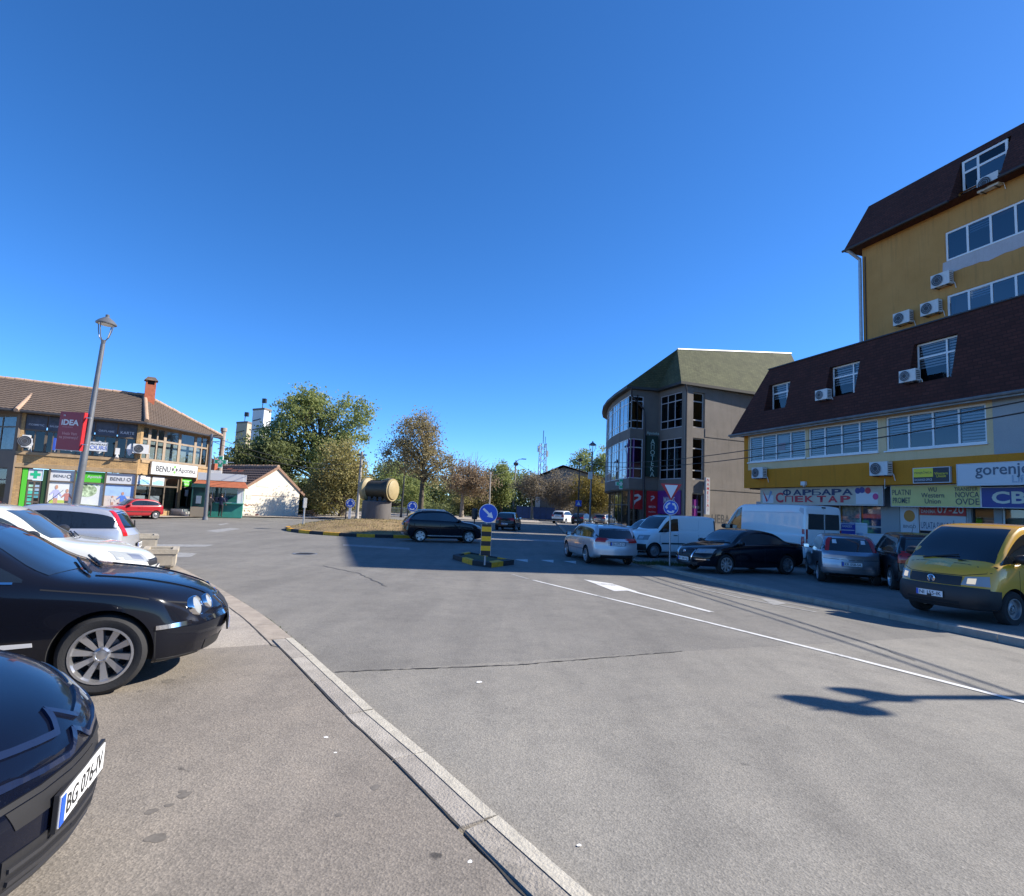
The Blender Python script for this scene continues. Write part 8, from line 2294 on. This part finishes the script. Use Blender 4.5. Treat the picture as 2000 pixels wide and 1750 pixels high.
mb = MB(); w0 = v * .84; mb.tube([w0, w0 + Vector((-.5, -.1, .05)), w0 + Vector((-.7, -.1, -.1))], .035, 6); mb.lathe([(.1, 0), (.13, .15), (.06, .3)], (w0.x - .75, w0.y - .1, w0.z - .35), n=10); mb.box(w0.x - .35, w0.x + .05, w0.y - .25, w0.y - .05, w0.z - 1.3, w0.z - .6); mb.build('camera_box', M_ACWHITE, e)
e, v = pole('street_lamp', 1128, 1031, 1132, 913, 62, .09, 'black lamp post with blue crossing sign beside the parked cars', 'street lamp', mat=M_DARKMETAL, group='street lamps'); lantern(e, v, (0, 0, 1), 1.2, M_DARKMETAL)
q = v * .40; mb = MB(); mb.box(q.x - .32, q.x + .32, q.y - .14, q.y - .11, q.z - .32, q.z + .32); sb_ = mb.build('crossing_sign', M_BLUESIGN, e)
MB().prism_y([(q.x - .22, q.z - .2), (q.x + .22, q.z - .2), (q.x, q.z + .22)], q.y - .15, q.y - .142).build('sign_print', M_WHITE, sb_)

# ------------------------------------------------------------------ traffic signs
def ring_arrow(parent, R, y, mat):
    for k in range(3):
        a0 = math.radians(100 + 120 * k); pts = []
        for t in np.linspace(0, math.radians(72), 9): pts.append((R * .74 * math.cos(a0 + t), R * .74 * math.sin(a0 + t)))
        for t in np.linspace(math.radians(72), 0, 9): pts.append((R * .52 * math.cos(a0 + t), R * .52 * math.sin(a0 + t)))
        MB().prism_y(pts, y - .004, y).build('arrow_print', mat, parent)
        a1 = a0 + math.radians(72)
        MB().prism_y([(R * .86 * math.cos(a1 - .05), R * .86 * math.sin(a1 - .05)), (R * .63 * math.cos(a1 + .5), R * .63 * math.sin(a1 + .5)), (R * .40 * math.cos(a1 - .05), R * .40 * math.sin(a1 - .05))], y - .004, y).build('arrow_print', mat, parent)
def disc_sign(root, x, z, R, kind):
    """round blue sign with white rim, on the front of a post"""
    e = bpy.data.objects.new('sign_disc', None); COL.objects.link(e); e.parent = root; e.location = (x, 0, z); e.empty_display_size = .1
    MB().lathe([(R, 0), (R, -.012), (R - .004, -.014), (.01, -.014)], (0, -.06, 0), 'y', 36).build('sign_plate', M_WHITE, e)
    MB().lathe([(R * .94, -.0), (R * .94, -.004), (.01, -.004)], (0, -.0755, 0), 'y', 36).build('sign_field', M_BLUESIGN, e)
    if kind == 'ring': ring_arrow(e, R, -.082, M_WHITE)
    else:
        c, s = math.cos(R_(-42)), math.sin(R_(-42)); A = [(-.72, -.11), (.12, -.11), (.12, -.34), (.72, 0), (.12, .34), (.12, .11), (-.72, .11)]
        MB().prism_y([(R * (x_ * c - z_ * s), R * (x_ * s + z_ * c)) for x_, z_ in A], -.086, -.082).build('arrow_print', M_WHITE, e)
    return e
def sign_post(root, h, r=.03, mat=None, tilt=(0, 0)):
    mb = MB(); mb.tube([(0, 0, -.05), (tilt[0], tilt[1], h)], r, 10); mb.build('post', mat or M_STEEL, root, smooth_=True)
# arrow sign with striped marker on the splitter island
q = on_ground(947, 1099, .15)
s_ = empty('arrow_sign', (q.x, q.y, .13), R_(4), 'round blue sign with white diagonal arrow over a black and yellow marker', 'traffic sign')
hz_ = lambda py, px=949: at_y(px, py, q.y - .06).z - .13
sign_post(s_, hz_(1002) + .25)
disc_sign(s_, .03, hz_(1002.5), .305, 'arrow')
zt_, zb_ = hz_(1024), hz_(1085)
mk = MB(); mk.box(-.155, .155, -.075, -.05, zb_, zt_); mo = mk.build('marker_board', M_BLACK, s_)
for k in range(3): hh = (zt_ - zb_) / 6.5; MB().box(-.153, .153, -.081, -.0755, zt_ - hh * (.5 + 2 * k) - hh, zt_ - hh * (.5 + 2 * k)).build('yellow_band', M_YEL, mo)
MB().box(-.165, -.155, -.08, -.045, zb_, zt_).build('board_edge', M_STEEL, mo); MB().box(.155, .165, -.08, -.045, zb_, zt_).build('board_edge', M_STEEL, mo)
# give way sign with roundabout sign
q = on_ground(1308, 1106, .11)
s_ = empty('give_way_sign', (q.x, q.y, ground_z(q.x, q.y) + .1), R_(-8), 'red and white give way triangle above a blue roundabout disc', 'traffic sign')
hz_ = lambda py, px=1310: at_y(px, py, q.y - .06).z - s_.location.z
sign_post(s_, hz_(946), .03, tilt=(-.02, 0))
zt_, zb_ = hz_(945), hz_(978); wt_ = .37
tri = lambda k: [(-wt_ * k, zt_ - (1 - k) * .11), (0, zb_ + (1 - k) * .23), (wt_ * k, zt_ - (1 - k) * .11)]
t0_ = MB().prism_y(tri(1), -.075, -.06).build('sign_triangle', M_RED, s_); MB().prism_y(tri(.62), -.081, -.0755).build('sign_field', M_WHITE, t0_)
disc_sign(s_, 0, hz_(991.5), .26, 'ring')
# two roundabout signs on the island
for px, py, Y, R, lab in ((684.5, 983, 40.5, .32, 'blue roundabout disc left of the pipe monument'), (805.5, 989, 34.6, .3, 'blue roundabout disc above the black crossover roof')):
    p = at_y(px, py, Y); r_ = math.hypot(p.x - IC.x, p.y - IC.y); z0 = mound_z(min(r_, IR - .35)) - .05
    s_ = empty('roundabout_sign', (p.x, p.y, z0), R_(10), lab, 'traffic sign', 'roundabout signs on the island')
    mb = MB(); mb.box(-.09, .09, -.03, .05, -.1, p.z - z0 + .1); mb.build('post', M_WHITE, s_); mb = MB(); mb.box(-.3, -.22, .0, .06, -.1, p.z - z0); mb.build('back_post', M_DARKMETAL, s_)
    disc_sign(s_, 0, p.z - z0, R, 'ring')
e, v = pole('bare_post', 592, 1026, 596.5, 972, 34.5, .05, 'bare grey sign post at the tip of the roundabout island', mat=M_STEEL, z=.2, taper=1)
MB().box(v.x - .02, v.x + .02, v.y - .28, v.y + .28, v.z - .6, v.z - .02).build('edge_on_plate', M_STEEL, e)
# dark bin on a post beyond the roundabout
q = on_ground(926, 1027)
bn = empty('litter_bin', q, 0, 'dark slim litter bin post beyond the black crossover', 'bin')
mb = MB(); mb.tube([(0, 0, 0), (0, 0, .9)], .06, 8); mb.build('post', M_DARKMETAL, bn); mb = MB(); mb.lathe([(.2, .6), (.26, .65), (.28, 1.4), (.24, 1.55), (.1, 1.6)], n=14); mb.build('bin_body', M_DARKMETAL, bn)

# ------------------------------------------------------------------ pipe monument on its plinth
pc = at_y(735, 1000, 37.0); PY = 37.0
zb0 = mound_z(math.hypot(pc.x - IC.x, pc.y - IC.y)) - .05
pm = empty('pipe_monument', (pc.x, pc.y, zb0), 0, 'large ochre flanged pipe tee mounted on a grey concrete plinth', 'monument')
M_PLINTH = pmat('plinth_grey', (.10, .092, .09), .8, var=.25, scale=2, bump=.3, bscale=12, stretch=(1, 1, .3))
zt_ = at_y(735, 978, PY).z - zb0
mb = MB(); mb.lathe([(.93, -.2), (.92, zt_ - .05), (.86, zt_)], n=40); mb.build('plinth', M_PLINTH, pm, angle=40)
M_PIPE = pmat('pipe_olive', (.05, .042, .026), .5, metal=.2, var=.2, scale=2); M_PIPEC = pmat('pipe_cream', (.36, .285, .145), .5, var=.12, scale=2)
zc = at_y(738, 956, PY).z - zb0
ax = Vector((.93, -.37, 0)); half = 1.02; tee = Vector((.37, .93, 0))
def pipe(prof, axis, c, name, mat, parent, n=36):
    mb = MB(); mb.lathe(prof, (0, 0, 0), 'z', n)
    M4 = Matrix.Translation(c) @ axis.to_track_quat('Z', 'Y').to_matrix().to_4x4(); mb.v = [tuple(M4 @ Vector(v)) for v in mb.v]
    return mb.build(name, mat, parent, angle=35)
cc_ = Vector((.08, 0, zc))
pipe([(.56, -half), (.56, half)], ax, cc_, 'main_pipe', M_PIPE, pm)
for sgn, m_ in ((-1, M_PIPEC), (1, M_PIPEC)):
    a_ = ax * sgn
    pipe([(.56, half - .34), (.72, half - .22), (.74, half - .2), (.74, half - .02), (.68, half), (.56, half)], a_, cc_, 'flange', M_PIPE if sgn > 0 else M_PIPEC, pm)
    pipe([(.72, half - .03), (.72, half + .03), (.6, half + .03), (.6, half + .1), (.56, half + .12), (.02, half + .12)], a_, cc_, 'end_cap', m_, pm)
pipe([(.5, 0), (.5, 1.05)], tee, cc_, 'branch_pipe', M_PIPE, pm); pipe([(.5, .8), (.68, .9), (.7, 1.0), (.7, 1.12), (.02, 1.14)], tee, cc_ + Vector((0, 0, .1)), 'branch_flange', M_PIPEC, pm)
for t in (-.62, -.2, .2, .62):
    p = cc_ + ax * t; mb = MB(); mb.box(p.x - .1, p.x + .1, p.y - .32, p.y + .32, zt_ - .02, zc - .46); mb.build('saddle', M_DARKMETAL, pm)
mb = MB(); mb.tube([cc_ + ax * -.9 + Vector((0, 0, .58)), cc_ + ax * .5 + Vector((0, 0, .58))], .03, 6); mb.build('weld_seam', M_PIPE, pm)

# ------------------------------------------------------------------ concrete planters by the parked cars
M_PLANT = pmat('planter_concrete', (.42, .37, .29), .9, var=.2, scale=4, bump=.4, bscale=40)
for (x0, y0, x1, y1, dy, lab) in ((276, 1074, 341, 1110, .9, 'square concrete planter nearer the kerb, behind the white hatchback'), (262, 1046, 306, 1072, .9, 'square concrete planter beside the silver hatchback tail')):
    a, b = on_ground(x0, y1, .1), on_ground(x1, y1, .1); w = (b - a).length; h = at_y(x1, y0, b.y).z - at_y(x1, y1, b.y).z
    e = empty('planter', a, math.atan2(b.y - a.y, b.x - a.x), lab, 'planter', 'concrete planters by the parked cars'); t = .09
    mb = MB(); mb.box(0, w, 0, t, .04, h); mb.box(0, w, dy - t, dy, .04, h); mb.box(0, t, t, dy - t, .04, h); mb.box(w - t, w, t, dy - t, .04, h); mb.box(t, w - t, t, dy - t, .04, h * .8); mb.build('trough', M_PLANT, e)
    mb = MB(); mb.box(-.03, w + .03, -.03, .0, h - .1, h + .003); mb.box(-.03, w + .03, dy, dy + .03, h - .1, h + .003); mb.box(-.03, 0, 0, dy, h - .1, h + .003); mb.box(w, w + .03, 0, dy, h - .1, h + .003); mb.build('rim', M_PLANT, e)
    mb = MB(); mb.box(w * .1, w * .9, -.012, -.001, h * .15, h * .75); mb.build('recessed_panel', pmat('planter_dark', (.33, .29, .23), .9, var=.2, scale=4), e)
    mb = MB(); mb.box(.03, .2, .1, dy - .1, 0, .05); mb.box(w - .2, w - .03, .1, dy - .1, 0, .05); mb.build('foot', M_PLANT, e)
    mb = MB(); mb.box(t + .003, w - t - .003, t + .003, dy - t - .003, h * .78, h * .86); mb.build('soil', M_SOIL, e)

# ------------------------------------------------------------------ goods stacked outside the paint shop
M_BOXB = pmat('carton_blue', (.02, .04, .3), .6, var=.1, scale=4); M_FOAM = pmat('foam_white', (.7, .72, .75), .8)
Yb = 26.5
def carton(px0, py0, px1, py1, mat, lab, dep=.6, Y=Yb, txt=None):
    a, b = at_y(px0, py1, Y), at_y(px1, py0, Y)
    e = empty('carton', (a.x, Y, a.z), R_(-10), lab, 'box', 'goods stacked outside the paint shop')
    w, h = b.x - a.x, b.z - a.z
    MB().box(0, w, 0, dep, 0, h).build('carton_body', mat, e); MB().box(-.004, w + .004, dep * .42, dep * .58, h, h + .004).build('tape', M_FOAM, e); MB().box(w * .06, w * .94, -.006, -.001, h * .82, h * .92).build('label_strip', M_SIGNWHITE, e)
    if txt: lettering(e, txt, M_SIGNWHITE, w / 2, -.008, h * .5, w=w * .6, h=h * .35)
    return e
carton(1639, 1049, 1700, 1082, M_FOAM, 'lowest white pack of the goods by the delivery van', Y=Yb - .3); carton(1640, 1034, 1668, 1047.5, M_BOXB, 'lower blue carton of the pair by the delivery van', Y=Yb); carton(1639, 1022, 1668, 1033.5, M_BOXB, 'upper blue carton of the pair by the delivery van', txt='FASADEX', Y=Yb)
carton(1670, 1022, 1692, 1047.5, M_FOAM, 'tall white foam pack right of the blue cartons', Y=Yb + .1); carton(1686, 1044, 1738, 1058, M_FOAM, 'upper wide white foam pack of the goods', Y=Yb - .6); carton(1686, 1058.5, 1738, 1090, M_FOAM, 'lower wide white foam pack of the goods', Y=Yb - .6)
pl_ = at_y(1655, 1058, Yb); mb = MB(); rr = random.Random(9)
for k in range(26): x, z = rr.uniform(0, .9), rr.uniform(0, .2); mb.add([(x, -.1 + rr.uniform(-.1, .1), z), (x + .18, -.1 + rr.uniform(-.1, .1), z + rr.uniform(-.05, .1)), (x + .1, .1, z + .18)], [(0, 1, 2)])
w_ = mb.build('plastic_wrap', M_BOXB); w_.location = (at_y(1645, 1052, Yb - .4).x, Yb - .36, at_y(1645, 1057, Yb - .4).z); tag(w_, 'crumpled blue plastic wrapping on the white packs', 'plastic wrap')
# support the stack: a pallet of planks under it
pa_ = at_y(1636, 1085, Yb - .3)
pal = empty('pallet', (pa_.x, Yb - .9, .11), R_(-10), 'low wooden pallet table carrying the stacked goods', 'pallet')
zs_ = min(o.location.z for o in bpy.data.objects if o.name.startswith('carton') and o.parent is None) - .11
for k in range(5): MB().box(-.1, 2.6, .05 + .26 * k, .25 + .26 * k, zs_ - .03, zs_).build('plank', pmat('pallet_wood', (.3, .22, .13), .9, var=.3, scale=5), pal)
for u in (0, 1.2, 2.4): MB().box(u, u + .1, .05, 1.3, 0, zs_ - .035).build('bearer', pmat('pallet_wood', (.3, .22, .13), .9, var=.3, scale=5), pal)
# plank heap right of the cream house
q = on_ground(604, 1010); hp = empty('plank_heap', q, R_(20), 'heap of old brown planks beside the cream house', 'plank heap'); rr = random.Random(12)
for k in range(14):
    o = MB().box(-.6, .6, -.08, .08, 0, .04).build('plank', pmat('old_wood', (.2, .12, .07), .9, var=.4, scale=5), hp); o.location = (rr.uniform(-.25, .25), rr.uniform(-.25, .25), .03 + .045 * k); o.rotation_euler = (rr.uniform(-.12, .12), rr.uniform(-.25, .25), rr.uniform(-.5, .5))
# railing along the park
rl_ = empty('park_railing', (-20, 70, 0), 0, 'low grey metal railing along the park behind the monument', 'railing')
mb = MB()
for k in range(75): mb.box(k * .16, k * .16 + .04, -.015, .015, .05, 1.15)
mb.build('pickets', M_STEEL, rl_); mb = MB(); mb.box(0, 12, -.02, .02, 1.1, 1.16); mb.box(0, 12, -.02, .02, .2, .25); mb.build('rails', M_STEEL, rl_)
for k in range(6): MB().box(k * 2.4 - .04, k * 2.4 + .04, -.04, .04, 0, 1.25).build('post', M_STEEL, rl_)
# tuft of grass at the give way sign
q = on_ground(1300, 1103, .11); rr = random.Random(3); mb = MB()
for k in range(900):
    w, r_ = rr.uniform(0, 6.28), math.sqrt(rr.random()); x, y = 1.2 * r_ * math.cos(w), .6 * r_ * math.sin(w); h = rr.uniform(.04, .22) * (1.3 - r_); a = rr.uniform(0, 6.28)
    mb.add([(x - .012, y, 0), (x + .012, y, 0), (x + .1 * math.cos(a), y + .1 * math.sin(a), h)], [(0, 1, 2)])
o = mb.build('grass_patch', M_WEED); o.location = (q.x, q.y, q.z + .005); tag(o, 'patch of green grass at the foot of the give way sign', 'grass', kind='stuff')

# ------------------------------------------------------------------ twin lamp outside the frame on the right, whose shadow lies on the road
lo_s = 5.85 / math.tan(SUN_EL); hs_ = on_ground(1690, 1362)
tx, ty = hs_.x + lo_s * math.cos(SUN_AZ), hs_.y + lo_s * math.sin(SUN_AZ)      # foot of the lamp from where its top throws its shadow
tl_ = empty('twin_street_lamp', (tx, ty, ground_z(tx, ty) + .1), 0, 'tall twin-armed street lamp on the right pavement throwing its shadow on the road', 'street lamp')
mb = MB(); mb.tube([(0, 0, 0), (0, 0, 3), (0, 0, 5.75)], [.1, .09, .07], 12); mb.build('pole', M_LAMPPOST, tl_)
for dx, dy, zz_ in ((-.42, -.28, 5.75), (.2, .12, 5.75)):
    mb = MB(); mb.tube([(0, 0, 5.3), (dx * .4, dy * .4, 5.6), (dx, dy, zz_)], .04, 8); mb.build('arm', M_LAMPPOST, tl_)
    ca_, sa_ = math.cos(R_(-30)), math.sin(R_(-30)); k_ = 1 if dx < 0 else .8
    mb = MB(); mb.prism([(dx + k_ * (a * ca_ - b * sa_), dy + k_ * (a * sa_ + b * ca_)) for a, b in ((-.42, -.06), (-.2, -.15), (.3, -.15), (.42, -.05), (.42, .05), (.3, .15), (-.2, .15), (-.42, .06))], zz_, zz_ + .12); mb.build('lamp_head', M_LAMPPOST, tl_)
mb = MB(); mb.tube([(-.3, -.2, 5.6), (-1.1, -.5, 5.5)], .035, 6); mb.build('bracket_rod', M_LAMPPOST, tl_)
# ------------------------------------------------------------------ overhead cables
def cable(name, a, b, sag, label, r=.014, grp='overhead cables'):
    a, b = Vector(a), Vector(b); mb = MB()
    mb.tube([a.lerp(b, t) - Vector((0, 0, sag * 4 * t * (1 - t))) for t in np.linspace(0, 1, 22)], r, 5)
    o = mb.build(name, M_WIRE); tag(o, label, 'cable', grp); return o
cable('overhead_cable', at_y(1157, 902, 54.6), (tx, ty, 4.95), .7, 'upper black cable crossing in front of the grey and yellow buildings', .02)
cable('overhead_cable', at_y(1157, 908, 54.6), (tx, ty, 4.75), .8, 'lower black cable crossing in front of the grey and yellow buildings', .02)
cable('overhead_cable', at_y(415, 852, 41.5), at_y(707, 905, 58), .8, 'cable from the kiosk pole to the pole behind the monument', .02)
cable('overhead_cable', at_y(415, 862, 41.5), at_y(707, 912, 58), .9, 'second cable from the kiosk pole, just under the first', .02)
cable('overhead_cable', at_y(1008, 905, 96), at_y(957, 928, 77), .5, 'thin cable left of the tall street light', .025)
cable('overhead_cable', at_y(1009, 903, 96), at_y(1058, 925, 129), .5, 'thin cable from the street light to the mast', .025)

# ------------------------------------------------------------------ two people at the kiosk window
def person(x, y, z, rz, label, jacket, trousers, pose, h=1.76):
    """one continuous body grown along a skeleton; hair is a child"""
    s = h / 1.76
    J = {'pelvis': (0, 0, .95), 'waist': (0, .0, 1.1), 'chest': (0, .02, 1.32), 'neck': (0, .02, 1.5), 'head0': (0, .0, 1.58), 'head1': (0, -.015, 1.67), 'head2': (0, 0, 1.74)}
    for sd, sg in (('l', -1), ('r', 1)):
        J['hip' + sd] = (sg * .09, 0, .92); J['knee' + sd] = (sg * .1 + pose.get('kx', 0) * sg, -.02 + pose.get('k' + sd, 0), .5); J['ankle' + sd] = (sg * .11, pose.get('a' + sd, 0), .09); J['toe' + sd] = (sg * .13, -.16 + pose.get('a' + sd, 0), .035)
        J['sh' + sd] = (sg * .19, .02, 1.42); J['el' + sd] = pose['el' + sd]; J['wr' + sd] = pose['wr' + sd]; J['hand' + sd] = pose['ha' + sd]
    names = list(J); rad = dict(pelvis=.15, waist=.14, chest=.165, neck=.06, head0=.075, head1=.1, head2=.075, hip=.1, knee=.065, ankle=.045, toe=.04, sh=.075, el=.05, wr=.035, hand=.04)
    edges = [('pelvis', 'waist'), ('waist', 'chest'), ('chest', 'neck'), ('neck', 'head0'), ('head0', 'head1'), ('head1', 'head2')]
    for sd in 'lr': edges += [('pelvis', 'hip' + sd), ('hip' + sd, 'knee' + sd), ('knee' + sd, 'ankle' + sd), ('ankle' + sd, 'toe' + sd), ('chest', 'sh' + sd), ('sh' + sd, 'el' + sd), ('el' + sd, 'wr' + sd), ('wr' + sd, 'hand' + sd)]
    me = bpy.data.meshes.new('body'); me.from_pydata([tuple(c * s for c in J[n]) for n in names], [(names.index(a), names.index(b)) for a, b in edges], [])
    o = obj('person_source', me); m1 = o.modifiers.new('skin', 'SKIN'); m2 = o.modifiers.new('sub', 'SUBSURF'); m2.levels = m2.render_levels = 2
    for i, n in enumerate(names):
        k = n[:-1] if n[:-1] in rad else n; r_ = rad[k] * s; fl = .72 if k in ('chest', 'waist', 'pelvis') else 1
        me.skin_vertices[0].data[i].radius = (r_, r_ * fl); me.skin_vertices[0].data[i].use_root = n == 'pelvis'
    dg = bpy.context.evaluated_depsgraph_get(); new = bpy.data.meshes.new_from_object(o.evaluated_get(dg)); bpy.data.objects.remove(o)
    new.materials.clear()
    for m in (jacket, trousers, pmat('skin', (.45, .27, .2), .6), pmat('shoe', (.04, .035, .03), .6)): new.materials.append(m)
    hands = [Vector(J['hand' + sd]) * s for sd in 'lr']
    for p in new.polygons:
        p.use_smooth = True; c = p.center
        if c.z < .1 * s: p.material_index = 3
        elif c.z < .93 * s and not any((c - hh).length < .3 * s and c.z > .8 * s and abs(c.x) > .2 * s for hh in hands): p.material_index = 1
        elif c.z > 1.53 * s or any((c - hh).length < .075 * s for hh in hands): p.material_index = 2
    e = obj('person', new); e.location = (x, y, z); e.rotation_euler = (0, 0, rz); tag(e, label, 'person')
    hb_ = MB(); hb_.lathe([(.02, .115), (.075, .09), (.105, .03), (.108, -.02), (.09, -.06)], (0, .022 * s, 1.69 * s), n=14); hb_.build('hair', pmat('hair_dark', (.03, .022, .018), .7), e, smooth_=True)
    # separate fingers, lightly curled
    for sd, sg in (('l', -1), ('r', 1)):
        a, b = Vector(J['wr' + sd]) * s, Vector(J['hand' + sd]) * s; d = (b - a).normalized(); sx_ = d.orthogonal().normalized(); n_ = d.cross(sx_); hm = MB()
        for k, ln in enumerate((.07, .08, .075, .06)): p0 = b + sx_ * (.03 - .02 * k); hm.tube([p0, p0 + d * ln * .5, p0 + d * ln * .85 + n_ * .02, p0 + d * ln + n_ * .045], [.01, .01, .009, .007], 6)
        hm.tube([b - d * .02 + sx_ * .04, b + sx_ * .075 + d * .02, b + sx_ * .08 + d * .05], [.012, .011, .008], 6); hm.build('fingers', pmat('skin', (.45, .27, .2), .6), e)
    return e
zp = .1
f1 = KF.world(.95, .55, 0); f2 = KF.world(1.75, .5, 0)
person(f1.x, f1.y, zp, KF.rz + math.pi, 'person in a dark jacket leaning on the kiosk counter', pmat('cloth_charcoal', (.03, .03, .035), .9), pmat('cloth_dark', (.025, .025, .03), .9), dict(ell=(-.27, -.1, 1.2), wrl=(-.2, -.33, 1.18), hal=(-.17, -.42, 1.18), elr=(.27, -.08, 1.2), wrr=(.16, -.3, 1.2), har=(.12, -.38, 1.2)), 1.7)
person(f2.x, f2.y, zp, KF.rz + math.pi - .3, 'taller person in a navy jacket standing at the kiosk shelf', pmat('cloth_navy', (.03, .035, .07), .9), pmat('cloth_black', (.02, .02, .02), .9), dict(ell=(-.28, .03, 1.16), wrl=(-.25, -.15, .98), hal=(-.23, -.23, .97), elr=(.28, -.1, 1.22), wrr=(.15, -.28, 1.25), har=(.1, -.35, 1.27), al=.12, kl=.05), 1.8)

# single users need no suffix clash: make sure no stray source objects stay behind
for o in list(bpy.data.objects):
    if o.name.endswith('_source') or o.name.startswith('arch_cutter'): bpy.data.objects.remove(o)
